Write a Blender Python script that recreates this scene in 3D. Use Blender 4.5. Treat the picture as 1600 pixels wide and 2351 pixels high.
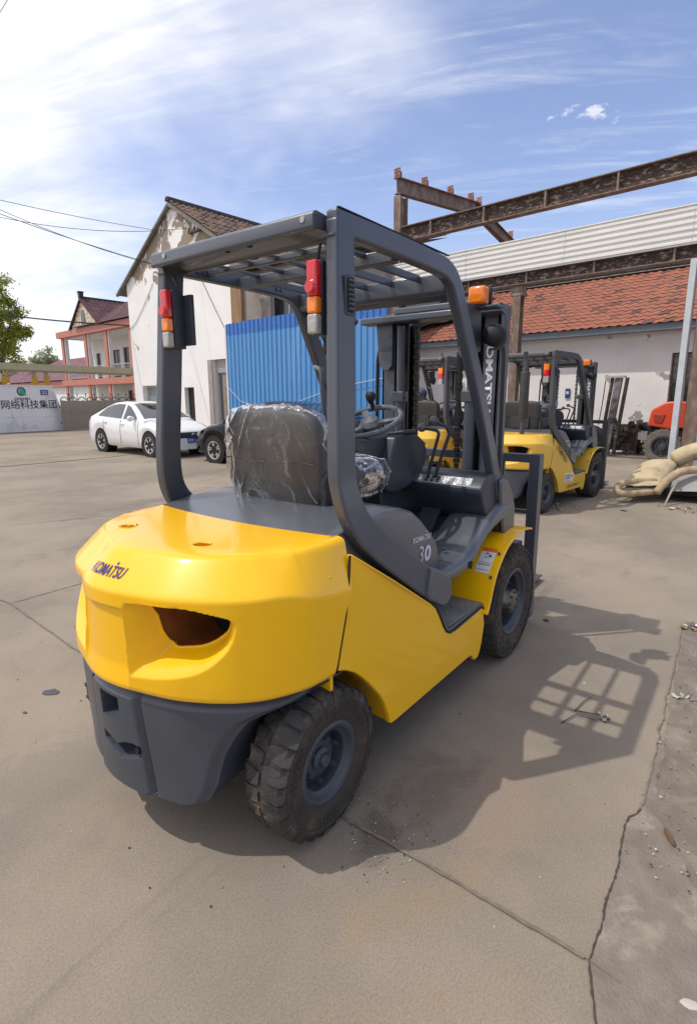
import bpy, bmesh, math, random
from mathutils import Vector, Matrix, noise as mnoise
random.seed(7)
for _o in list(bpy.data.objects): bpy.data.objects.remove(_o)
SC = bpy.context.scene
COL = SC.collection
R = math.radians

# ------------------------------------------------------------------ camera
CAM_LOC = Vector((-1.30014, -1.64400, 1.52548))
PITCH, ROLL, YAW, FPX = 0.207614, -0.003458, 0.644231, 1241.51
_fw = Vector((math.cos(YAW)*math.cos(PITCH), math.sin(YAW)*math.cos(PITCH), -math.sin(PITCH)))
_rt = Vector((math.sin(YAW), -math.cos(YAW), 0))
_up = _rt.cross(_fw)
_r2 = _rt*math.cos(ROLL) + _up*math.sin(ROLL)
_u2 = -_rt*math.sin(ROLL) + _up*math.cos(ROLL)
cam_data = bpy.data.cameras.new('camera')
cam = bpy.data.objects.new('camera', cam_data); COL.objects.link(cam)
cam_data.sensor_fit = 'VERTICAL'; cam_data.sensor_height = 36.0
cam_data.lens = FPX/2351.0*36.0
cam_data.clip_start = 0.05; cam_data.clip_end = 3000
_m = Matrix((_r2, _u2, -_fw)).transposed().to_4x4(); _m.translation = CAM_LOC
cam.matrix_world = _m
SC.camera = cam

# ------------------------------------------------------------------ sun, sky, exposure
SUN_DIR = Vector((-0.91, 0.89, 2.12)).normalized()     # towards the sun
sun_data = bpy.data.lights.new('sun', 'SUN'); sun = bpy.data.objects.new('sun', sun_data); COL.objects.link(sun)
sun_data.energy = 2.1; sun_data.angle = R(0.55); sun_data.color = (1.0, 0.945, 0.86)
sun.rotation_euler = SUN_DIR.to_track_quat('Z', 'Y').to_euler()
sun.location = (0, 0, 30)
world = bpy.data.worlds.new('World'); SC.world = world; world.use_nodes = True
def build_world():
    nt = world.node_tree; N = nt.nodes; L = nt.links; N.clear()
    out = N.new('ShaderNodeOutputWorld'); bg = N.new('ShaderNodeBackground'); bg.inputs[1].default_value = 0.15
    sky = N.new('ShaderNodeTexSky'); sky.sky_type = 'NISHITA'; sky.sun_disc = False
    sky.sun_elevation = math.asin(SUN_DIR.z); sky.sun_rotation = math.atan2(SUN_DIR.x, SUN_DIR.y)
    sky.air_density = 1.0; sky.dust_density = 1.2; sky.ozone_density = 1.6
    tc = N.new('ShaderNodeTexCoord')
    sep = N.new('ShaderNodeSeparateXYZ'); L.new(tc.outputs['Generated'], sep.inputs[0])
    def M(op, a, b=None, c=None):
        n = N.new('ShaderNodeMath'); n.operation = op
        for i, v in enumerate((a, b, c)):
            if v is None: continue
            if isinstance(v, (int, float)): n.inputs[i].default_value = v
            else: L.new(v, n.inputs[i])
        return n.outputs[0]
    z = M('MAXIMUM', sep.outputs[2], 0.0)
    den = M('ADD', z, 0.16)
    px = M('DIVIDE', sep.outputs[0], den); py = M('DIVIDE', sep.outputs[1], den)
    comb = N.new('ShaderNodeCombineXYZ'); L.new(px, comb.inputs[0]); L.new(py, comb.inputs[1])
    def noise(scale, detail, rough, dist, rot, sc, loc=(0, 0, 0)):
        m0 = N.new('ShaderNodeMapping'); m0.inputs['Rotation'].default_value = (0, 0, R(rot)); L.new(comb.outputs[0], m0.inputs[0])
        mp = N.new('ShaderNodeMapping'); mp.inputs['Scale'].default_value = sc; mp.inputs['Location'].default_value = loc
        L.new(m0.outputs[0], mp.inputs[0])
        n = N.new('ShaderNodeTexNoise'); n.inputs['Scale'].default_value = scale; n.inputs['Detail'].default_value = detail
        n.inputs['Roughness'].default_value = rough; n.inputs['Distortion'].default_value = dist
        L.new(mp.outputs[0], n.inputs[0]); return n.outputs['Fac']
    def ss(v, a, b):
        n = N.new('ShaderNodeMapRange'); n.interpolation_type = 'SMOOTHSTEP'
        n.inputs[1].default_value = a; n.inputs[2].default_value = b; L.new(v, n.inputs[0]); return n.outputs[0]
    # broad bright veil on the sun's side of the sky, streaky cirrus elsewhere
    side = M('ADD', M('MULTIPLY', sep.outputs[0], -0.45), M('MULTIPLY', sep.outputs[1], 0.60))
    side = M('ADD', side, M('MULTIPLY', M('POWER', z, 2.0), 0.95))  # veil also spread overhead, out of frame, added to lift the shadow fill
    big = noise(1.1, 4, 0.55, 0.3, 20, (1, 1, 1), (3.1, 0.4, 0))
    veil = ss(M('ADD', side, M('MULTIPLY', M('SUBTRACT', big, 0.5), 1.15)), -0.02, 0.62)
    streak = noise(2.6, 10, 0.62, 1.1, 68, (0.40, 2.4, 1), (0.7, 1.9, 0))
    streak2 = noise(7.0, 9, 0.62, 1.6, 50, (0.5, 1.8, 1), (4.2, 0.9, 0))
    cir = M('MULTIPLY', ss(streak, 0.44, 0.72), ss(M('ADD', big, M('MULTIPLY', streak2, 0.5)), 0.52, 0.86))
    puff = noise(5.5, 6, 0.5, 0.15, 0, (1, 1, 1), (9.37, 4.35, 0))
    # one small group of fair-weather puffs
    pc = N.new('ShaderNodeMapping'); pc.vector_type = 'TEXTURE'; pc.inputs['Location'].default_value = PUFF_AT; pc.inputs['Rotation'].default_value = (0, 0, R(-58)); pc.inputs['Scale'].default_value = (.13, .058, 1); L.new(comb.outputs[0], pc.inputs[0])
    pl = N.new('ShaderNodeVectorMath'); pl.operation = 'LENGTH'; L.new(pc.outputs[0], pl.inputs[0])
    pn = noise(16, 7, .62, .3, 0, (1, 1, 1), (2.2, 1.1, 0))
    pf = ss(M('ADD', M('SUBTRACT', 1.0, pl.outputs['Value']), M('MULTIPLY', M('SUBTRACT', pn, .5), 5.0)), .55, 1.35)
    low = M('POWER', M('SUBTRACT', 1.0, z), 7.0)
    f = M('MAXIMUM', M('MULTIPLY', veil, M('ADD', 0.46, M('MULTIPLY', ss(streak, .30, .66), .34))), M('MULTIPLY', cir, 0.34))
    f = M('ADD', f, M('MULTIPLY', M('MULTIPLY', streak2, 0.26), M('ADD', veil, 0.22)))
    f = M('MAXIMUM', f, M('MULTIPLY', pf, 0.55))
    f = M('MINIMUM', M('MAXIMUM', f, M('MULTIPLY', low, 0.50)), 0.78)
    mix = N.new('ShaderNodeMixRGB'); L.new(f, mix.inputs[0])
    tint = N.new('ShaderNodeMixRGB'); tint.blend_type = 'MULTIPLY'; tint.inputs[0].default_value = 1.0
    tint.inputs[2].default_value = SKY_TINT
    L.new(sky.outputs[0], tint.inputs[1])
    L.new(tint.outputs[0], mix.inputs[1]); mix.inputs[2].default_value = CLOUD_COL
    L.new(mix.outputs[0], bg.inputs[0]); L.new(bg.outputs[0], out.inputs[0])
PUFF_AT = (1.625, 0.4365, 0)
SKY_TINT = (1.04, 0.95, 1.03, 1)
CLOUD_COL = (6.5, 6.4, 6.4, 1)
build_world()
SC.view_settings.view_transform = 'Standard'; SC.view_settings.look = 'None'
SC.view_settings.gamma = 1.0; SC.view_settings.use_curve_mapping = False
SC.view_settings.exposure = 0.36
SC.cycles.max_bounces = 8; SC.cycles.transparent_max_bounces = 16
SC.cycles.use_denoising = True

# ------------------------------------------------------------------ materials
MATS = {}
def mat(name, col, rough=0.5, metal=0.0, var=0.12, vscale=6.0, bump=0.0, bscale=60.0, coat=0.0, col2=None, mix=(0.5, 0.7),
        mscale=3.0, alpha=1.0, trans=0.0, emit=None, spec=0.5, coords='Object', dist=0.0, detail=8, stretch=(1, 1, 1), rvar=0.0, coat_rough=0.06):
    """Principled surface: base colour with fine tone variation, an optional second colour in patches, and bump."""
    if name in MATS: return MATS[name]
    m = bpy.data.materials.new(name); m.use_nodes = True; MATS[name] = m
    nt = m.node_tree; N = nt.nodes; L = nt.links; b = N['Principled BSDF']
    tc = N.new('ShaderNodeTexCoord')
    mp = N.new('ShaderNodeMapping'); mp.inputs['Scale'].default_value = stretch; L.new(tc.outputs[coords], mp.inputs[0])
    n1 = N.new('ShaderNodeTexNoise'); n1.inputs['Scale'].default_value = vscale; n1.inputs['Detail'].default_value = detail
    L.new(mp.outputs[0], n1.inputs[0])
    ra = N.new('ShaderNodeMapRange'); ra.inputs[1].default_value = 0.25; ra.inputs[2].default_value = 0.75
    ra.inputs[3].default_value = 1 - var; ra.inputs[4].default_value = 1 + var; L.new(n1.outputs['Fac'], ra.inputs[0])
    base = N.new('ShaderNodeRGB'); base.outputs[0].default_value = (*col, 1)
    cur = base.outputs[0]
    if col2 is not None:
        n2 = N.new('ShaderNodeTexNoise'); n2.inputs['Scale'].default_value = mscale; n2.inputs['Detail'].default_value = 10
        n2.inputs['Roughness'].default_value = 0.62; n2.inputs['Distortion'].default_value = dist
        L.new(mp.outputs[0], n2.inputs[0])
        mr = N.new('ShaderNodeMapRange'); mr.interpolation_type = 'SMOOTHSTEP'; mr.inputs[1].default_value = mix[0]; mr.inputs[2].default_value = mix[1]
        L.new(n2.outputs['Fac'], mr.inputs[0])
        mx = N.new('ShaderNodeMixRGB'); L.new(mr.outputs[0], mx.inputs[0]); L.new(cur, mx.inputs[1]); mx.inputs[2].default_value = (*col2, 1)
        cur = mx.outputs[0]
    mul = N.new('ShaderNodeVectorMath'); mul.operation = 'SCALE'; L.new(cur, mul.inputs[0]); L.new(ra.outputs[0], mul.inputs['Scale'])
    L.new(mul.outputs[0], b.inputs['Base Color'])
    b.inputs['Roughness'].default_value = rough; b.inputs['Metallic'].default_value = metal
    if rvar:
        rr = N.new('ShaderNodeMapRange'); rr.inputs[1].default_value = .3; rr.inputs[2].default_value = .7
        rr.inputs[3].default_value = max(0, rough-rvar); rr.inputs[4].default_value = min(1, rough+rvar)
        L.new(n1.outputs['Fac'], rr.inputs[0]); L.new(rr.outputs[0], b.inputs['Roughness'])
    b.inputs['Specular IOR Level'].default_value = spec
    b.inputs['Coat Weight'].default_value = coat; b.inputs['Coat Roughness'].default_value = coat_rough
    b.inputs['Alpha'].default_value = alpha; b.inputs['Transmission Weight'].default_value = trans
    if emit: b.inputs['Emission Color'].default_value = (*emit[0], 1); b.inputs['Emission Strength'].default_value = emit[1]
    if bump:
        nb = N.new('ShaderNodeTexNoise'); nb.inputs['Scale'].default_value = bscale; nb.inputs['Detail'].default_value = 6
        L.new(mp.outputs[0], nb.inputs[0])
        bp = N.new('ShaderNodeBump'); bp.inputs['Strength'].default_value = bump; bp.inputs['Distance'].default_value = 0.02
        L.new(nb.outputs['Fac'], bp.inputs['Height']); L.new(bp.outputs[0], b.inputs['Normal'])
    return m

# ------------------------------------------------------------------ mesh builder
class MB:
    def __init__(s, M=None): s.v = []; s.f = []; s.m = []; s.M = M
    def add(s, vs, fs, mi=0):
        o = len(s.v)
        if s.M is not None: vs = [s.M @ Vector(v) for v in vs]
        s.v.extend([tuple(v) for v in vs])
        s.f.extend([tuple(i+o for i in f) for f in fs])
        s.m.extend([mi]*len(fs)); return s
    def box(s, x0, x1, y0, y1, z0, z1, mi=0):
        if x0 > x1: x0, x1 = x1, x0
        if y0 > y1: y0, y1 = y1, y0
        if z0 > z1: z0, z1 = z1, z0
        v = [(x, y, z) for z in (z0, z1) for y in (y0, y1) for x in (x0, x1)]
        return s.add(v, [(0, 2, 3, 1), (4, 5, 7, 6), (0, 1, 5, 4), (2, 6, 7, 3), (0, 4, 6, 2), (1, 3, 7, 5)], mi)
    def obox(s, c, ax, ay, az, mi=0):
        c = Vector(c); ax = Vector(ax); ay = Vector(ay); az = Vector(az)
        v = [c+ax*x+ay*y+az*z for z in (-1, 1) for y in (-1, 1) for x in (-1, 1)]
        return s.add(v, [(0, 2, 3, 1), (4, 5, 7, 6), (0, 1, 5, 4), (2, 6, 7, 3), (0, 4, 6, 2), (1, 3, 7, 5)], mi)
    def bar(s, p0, p1, w, h, upv=(0, 0, 1), mi=0):
        p0 = Vector(p0); p1 = Vector(p1); d = (p1-p0); u = Vector(upv)
        sd = d.cross(u)
        if sd.length < 1e-6: sd = d.cross(Vector((1, 0, 0)))
        sd.normalize(); u = sd.cross(d).normalized()
        return s.obox((p0+p1)/2, d/2, sd*w/2, u*h/2, mi)
    def prism(s, poly, axis, a0, a1, mi=0):
        """poly: 2D points in the two other axes (order x,y,z without the axis)."""
        def P(a, q):
            if axis == 'x': return (a, q[0], q[1])
            if axis == 'y': return (q[0], a, q[1])
            return (q[0], q[1], a)
        n = len(poly); v = [P(a0, q) for q in poly]+[P(a1, q) for q in poly]
        ar = sum(poly[i][0]*poly[(i+1) % n][1]-poly[(i+1) % n][0]*poly[i][1] for i in range(n))
        flip = (ar > 0) != (axis == 'y')
        if a1 < a0: flip = not flip
        f = [tuple(range(n)), tuple(range(2*n-1, n-1, -1))]+[(i, i+n, (i+1) % n+n, (i+1) % n) for i in range(n)]
        if flip: f = [tuple(reversed(q)) for q in f]
        return s.add(v, f, mi)
    def cyl(s, p0, p1, r0, r1=None, n=16, mi=0, caps=True):
        r1 = r0 if r1 is None else r1
        p0 = Vector(p0); p1 = Vector(p1); d = (p1-p0).normalized()
        a = d.cross(Vector((0, 0, 1)))
        if a.length < 1e-4: a = d.cross(Vector((1, 0, 0)))
        a.normalize(); b = d.cross(a)
        v = []
        for p, r in ((p0, r0), (p1, r1)):
            for i in range(n):
                t = 2*math.pi*i/n; v.append(p+(a*math.cos(t)+b*math.sin(t))*r)
        f = [(i, (i+1) % n, (i+1) % n+n, i+n) for i in range(n)]
        if caps: f += [tuple(range(n-1, -1, -1)), tuple(range(n, 2*n))]
        return s.add(v, f, mi)
    def tube(s, path, r, n=8, mi=0, caps=True, closed=False):
        P = [Vector(q) for q in path]; k = len(P)
        rs = r if isinstance(r, (list, tuple)) else [r]*k
        t0 = (P[1]-P[0]).normalized(); a = t0.cross(Vector((0, 0, 1)))
        if a.length < 1e-3: a = t0.cross(Vector((1, 0, 0)))
        a.normalize(); v = []
        for i in range(k):
            if closed: t = (P[(i+1) % k]-P[i-1])
            else: t = (P[min(i+1, k-1)]-P[max(i-1, 0)])
            if t.length < 1e-9: t = t0
            t.normalize(); a = (a-t*a.dot(t))
            if a.length < 1e-6: a = t.cross(Vector((0, 1, 0)))
            a.normalize(); b = t.cross(a)
            for j in range(n):
                q = 2*math.pi*j/n; v.append(P[i]+(a*math.cos(q)+b*math.sin(q))*rs[i])
        f = []
        for i in range(k if closed else k-1):
            i2 = (i+1) % k
            for j in range(n):
                f.append((i*n+j, i*n+(j+1) % n, i2*n+(j+1) % n, i2*n+j))
        if caps and not closed: f += [tuple(range(n-1, -1, -1)), tuple((k-1)*n+j for j in range(n))]
        return s.add(v, f, mi)
    def loft(s, rings, mi=0, caps=True, closed=True):
        n = len(rings[0]); v = [p for r in rings for p in r]; f = []
        for i in range(len(rings)-1):
            for j in range(n if closed else n-1):
                j2 = (j+1) % n
                f.append((i*n+j, i*n+j2, (i+1)*n+j2, (i+1)*n+j))
        if caps and closed: f += [tuple(range(n-1, -1, -1)), tuple((len(rings)-1)*n+j for j in range(n))]
        return s.add(v, f, mi)
    def lathe(s, prof, c, axis='y', n=48, mi=0, mfun=None):
        """prof: (r, h) pairs turned round the axis through c."""
        c = Vector(c); v = []; f = []; k = len(prof)
        for i in range(n):
            t = 2*math.pi*i/n; ct, st = math.cos(t), math.sin(t)
            for r, h in prof:
                if axis == 'y': v.append(c+Vector((r*ct, h, r*st)))
                elif axis == 'x': v.append(c+Vector((h, r*ct, r*st)))
                else: v.append(c+Vector((r*ct, r*st, h)))
        o = len(s.v); ms = []
        for i in range(n):
            for j in range(k-1):
                i2 = (i+1) % n
                f.append((i*k+j, i*k+j+1, i2*k+j+1, i2*k+j)); ms.append(mi if mfun is None else mfun(j))
        s.add(v, f, mi); s.m[-len(f):] = ms; return s
    def grid(s, fn, nu, nv, mi=0, mfun=None, skip=None):
        v = [fn(i/(nu-1), j/(nv-1)) for i in range(nu) for j in range(nv)]; f = []; ms = []
        for i in range(nu-1):
            for j in range(nv-1):
                q = (i*nv+j, i*nv+j+1, (i+1)*nv+j+1, (i+1)*nv+j)
                if skip and skip(v[q[0]], v[q[2]]): continue
                f.append(q); ms.append(mfun(v[q[0]], v[q[2]]) if mfun else mi)
        s.add(v, f, mi)
        if f: s.m[-len(f):] = ms
        return s
    def mesh(s, name, mats, smooth=None, fix=False):
        me = bpy.data.meshes.new(name); me.from_pydata(s.v, [], s.f)
        if not isinstance(mats, (list, tuple)): mats = [mats]
        for m in mats: me.materials.append(m)
        if len(mats) > 1: me.polygons.foreach_set('material_index', s.m)
        if fix:
            bm = bmesh.new(); bm.from_mesh(me); bmesh.ops.remove_doubles(bm, verts=bm.verts, dist=1e-5)
            bmesh.ops.recalc_face_normals(bm, faces=bm.faces); bm.to_mesh(me); bm.free()
        if smooth is not None:
            me.polygons.foreach_set('use_smooth', [True]*len(me.polygons))
            if smooth < 179: me.set_sharp_from_angle(angle=R(smooth))
        me.update(); return me
    def build(s, name, mats, parent=None, smooth=None, bevel=0.0, segs=2, fix=False, loc=None):
        me = s.mesh(name, mats, smooth, fix)
        return link(name, me, parent, bevel, segs, loc)

def link(name, me, parent=None, bevel=0.0, segs=2, loc=None):
    o = bpy.data.objects.new(name, me); COL.objects.link(o)
    if parent is not None: o.parent = parent
    if loc is not None: o.location = loc
    if bevel:
        b = o.modifiers.new('bevel', 'BEVEL'); b.width = bevel; b.segments = segs; b.limit_method = 'ANGLE'; b.angle_limit = R(32)
        b.harden_normals = False
        me.polygons.foreach_set('use_smooth', [True]*len(me.polygons)); me.set_sharp_from_angle(angle=R(50))
    return o
def thing(name, label, cat, loc=(0, 0, 0), rz=0.0, group=None):
    o = bpy.data.objects.new(name, None); COL.objects.link(o)
    o.location = loc; o.rotation_euler = (0, 0, rz); o.empty_display_size = 0.2
    tag(o, label, cat, group); return o
def tag(o, label=None, cat=None, group=None, kind=None):
    if label: o['label'] = label
    if cat: o['category'] = cat
    if group: o['group'] = group
    if kind: o['kind'] = kind
    return o
def kids(o): return [c for c in bpy.data.objects if c.parent == o]
def text_mesh(body, bold=0.0, shear=0.0, extrude=0.0, space=1.0):
    cu = bpy.data.curves.new('lettering', 'FONT'); cu.body = body; cu.offset = bold; cu.shear = shear; cu.extrude = extrude
    cu.space_character = space; cu.resolution_u = 3; cu.fill_mode = 'FRONT' if not extrude else 'BOTH'
    ob = bpy.data.objects.new('lettering', cu); COL.objects.link(ob)
    me = bpy.data.meshes.new_from_object(ob.evaluated_get(bpy.context.evaluated_depsgraph_get()))
    bpy.data.objects.remove(ob); return me
def lettering(body, origin, right, up, width, height, m, parent, bold=0.0, shear=0.0, name='lettering', off=0.0, space=1.0):
    """Flat letters stretched to a width x height box whose lower left corner is origin."""
    bpy.context.view_layer.update()
    me = text_mesh(body, bold, shear, 0.0, space)
    xs = [v.co.x for v in me.vertices]; ys = [v.co.y for v in me.vertices]
    x0, x1, y0, y1 = min(xs), max(xs), min(ys), max(ys)
    right = Vector(right).normalized(); up = Vector(up).normalized(); n = right.cross(up); o = Vector(origin)+n*off
    for v in me.vertices:
        q = o+right*((v.co.x-x0)/(x1-x0)*width)+up*((v.co.y-y0)/(y1-y0)*height); v.co = q
    me.materials.clear(); me.materials.append(m); me.name = name
    return link(name, me, parent)
def lerp(a, b, t): return a+(b-a)*t
def interp(x, xs, ys):
    if x <= xs[0]: return ys[0]
    for i in range(1, len(xs)):
        if x <= xs[i]: return lerp(ys[i-1], ys[i], (x-xs[i-1])/(xs[i]-xs[i-1]))
    return ys[-1]
def sstep(a, b, x):
    t = max(0.0, min(1.0, (x-a)/(b-a))); return t*t*(3-2*t)
def fillet(pts, r, n=5):
    """Round the inner corners of a 3D polyline."""
    P = [Vector(p) for p in pts]; out = [P[0]]
    for i in range(1, len(P)-1):
        a = (P[i-1]-P[i]); b = (P[i+1]-P[i]); d = min(r, a.length*.45, b.length*.45)
        A = P[i]+a.normalized()*d; B = P[i]+b.normalized()*d
        for k in range(n+1):
            t = k/n; out.append(A*(1-t)**2+P[i]*2*t*(1-t)+B*t*t)
    out.append(P[-1]); return out
def inpoly(x, y, poly):
    c = False; n = len(poly); j = n-1
    for i in range(n):
        xi, yi = poly[i]; xj, yj = poly[j]
        if (yi > y) != (yj > y) and x < (xj-xi)*(y-yi)/(yj-yi)+xi: c = not c
        j = i
    return c
def dpoly(x, y, poly, skip=()):
    d = 9.0; n = len(poly)
    for i in range(n):
        if i in skip: continue
        x0, y0 = poly[i]; x1, y1 = poly[(i+1) % n]; dx, dy = x1-x0, y1-y0
        t = max(0, min(1, ((x-x0)*dx+(y-y0)*dy)/(dx*dx+dy*dy+1e-12)))
        d = min(d, math.hypot(x-x0-dx*t, y-y0-dy*t))
    return d
# yard frame: u runs along the warehouse wall, v away from the camera
YA = R(-5.1)
def yd(u, v, z=0.0): return Vector((v*math.cos(YA)-u*math.sin(YA), v*math.sin(YA)+u*math.cos(YA), z))
def yd_thing(name, label, cat, u, v, group=None):
    """Local axes: x = away from the camera (v), y = along the wall to the left (u)."""
    return thing(name, label, cat, yd(u, v), YA, group)
# ------------------------------------------------------------------ palette
YEL = mat('yellow_paint', (0.92, 0.498, 0.0008), 0.36, var=0.03, vscale=2.2, coat=0.65, spec=0.25, bump=0.010, bscale=9, coat_rough=0.09)
GREY = mat('charcoal_paint', (0.064, 0.072, 0.092), 0.36, var=0.10, vscale=3, coat=0.25, bump=0.03, bscale=35, rvar=0.08)
GREYB = mat('bumper_paint', (0.052, 0.058, 0.074), 0.42, var=0.12, vscale=5, coat=0.15, bump=0.06, bscale=25, rvar=0.1, col2=(0.12, 0.125, 0.135), mix=(0.66, 0.76), mscale=9)
PLAS = mat('dark_plastic', (0.030, 0.037, 0.050), 0.40, var=0.12, vscale=9, bump=0.05, bscale=220)
PLASG = mat('grey_plastic', (0.088, 0.095, 0.110), 0.30, var=0.08, vscale=7, bump=0.02, bscale=120, coat=.3, coat_rough=.15)
BLK = mat('black_rubber', (0.012, 0.012, 0.013), 0.6, var=0.2, bump=0.06, bscale=120)
CAVITY = mat('cavity_black', (0.006, 0.006, 0.006), 0.8, var=0.3)
TYRE = mat('tyre_rubber', (0.042, 0.032, 0.026), 0.78, var=0.30, vscale=12, bump=0.25, bscale=70, col2=(0.095, 0.068, 0.048), mix=(0.48, 0.74), mscale=7)
TREAD = mat('tread_rubber', (0.040, 0.036, 0.034), 0.72, var=0.25, vscale=16, bump=0.25, bscale=90, col2=(0.11, 0.085, 0.065), mix=(0.5, 0.72), mscale=11)
RIM = mat('rim_paint', (0.050, 0.058, 0.072), 0.42, var=0.18, vscale=8, bump=0.06, bscale=60, rvar=0.12)
STEEL = mat('worn_steel', (0.20, 0.19, 0.18), 0.38, metal=0.9, var=0.25, vscale=25, col2=(0.09, 0.06, 0.045), mix=(0.5, 0.7), mscale=18)
CHAIN = mat('oiled_chain', (0.030, 0.028, 0.027), 0.35, metal=0.6, var=0.35, vscale=40)
REDL = mat('red_lens', (0.62, 0.012, 0.018), 0.12, var=0.15, vscale=30, coat=0.6)
AMBL = mat('amber_lens', (0.85, 0.20, 0.004), 0.12, var=0.15, vscale=30, coat=0.6)
CLRL = mat('clear_lens', (0.36, 0.355, 0.34), 0.10, var=0.2, vscale=60, coat=0.8, bump=0.2, bscale=90)
WHITE_INK = mat('white_ink', (0.62, 0.62, 0.66), 0.5, var=0.05)
BLUE_INK = mat('blue_ink', (0.012, 0.018, 0.16), 0.4, var=0.08)
LABELW = mat('label_white', (0.72, 0.71, 0.72), 0.3, var=0.04, coat=0.3)
LABELO = mat('label_orange', (0.80, 0.16, 0.02), 0.35, var=0.05)
SILVER = mat('silver_label', (0.50, 0.50, 0.50), 0.16, metal=0.55, var=0.25, vscale=18, bump=0.35, bscale=22, stretch=(1, 1.6, 1))
SEATV = mat('seat_vinyl', (0.032, 0.031, 0.031), 0.5, var=0.15, bump=0.1, bscale=150)
def plastic_film():
    m = bpy.data.materials.new('plastic_film'); m.use_nodes = True; nt = m.node_tree; N = nt.nodes; L = nt.links; N.clear()
    out = N.new('ShaderNodeOutputMaterial'); tr = N.new('ShaderNodeBsdfTransparent'); tr.inputs[0].default_value = (.94, .94, .95, 1)
    gl = N.new('ShaderNodeBsdfGlossy'); gl.inputs['Roughness'].default_value = 0.17; gl.inputs[0].default_value = (.72, .72, .72, 1)
    df = N.new('ShaderNodeBsdfDiffuse'); df.inputs[0].default_value = (.55, .55, .56, 1)
    tc = N.new('ShaderNodeTexCoord'); n = N.new('ShaderNodeTexNoise'); n.inputs['Scale'].default_value = 4.0; n.inputs['Detail'].default_value = 6; L.new(tc.outputs['Object'], n.inputs[0])
    cr = N.new('ShaderNodeMapRange'); cr.inputs[1].default_value = .35; cr.inputs[2].default_value = .7; cr.inputs[3].default_value = .02; cr.inputs[4].default_value = .13
    L.new(n.outputs['Fac'], cr.inputs[0])
    fr = N.new('ShaderNodeFresnel'); fr.inputs[0].default_value = 1.20; bn = N.new('ShaderNodeTexNoise'); bn.inputs['Scale'].default_value = 26; bn.inputs['Detail'].default_value = 3; bn.inputs['Distortion'].default_value = 1.2; L.new(tc.outputs['Object'], bn.inputs[0]); bp = N.new('ShaderNodeBump'); bp.inputs['Strength'].default_value = .30; bp.inputs['Distance'].default_value = .012; L.new(bn.outputs['Fac'], bp.inputs['Height']); L.new(bp.outputs[0], gl.inputs['Normal']); L.new(bp.outputs[0], fr.inputs['Normal'])
    m1 = N.new('ShaderNodeMixShader'); L.new(cr.outputs[0], m1.inputs[0]); L.new(tr.outputs[0], m1.inputs[1]); L.new(df.outputs[0], m1.inputs[2])
    m2 = N.new('ShaderNodeMixShader'); L.new(fr.outputs[0], m2.inputs[0]); L.new(m1.outputs[0], m2.inputs[1]); L.new(gl.outputs[0], m2.inputs[2])
    L.new(m2.outputs[0], out.inputs[0]); return m
FILM = plastic_film()

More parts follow.
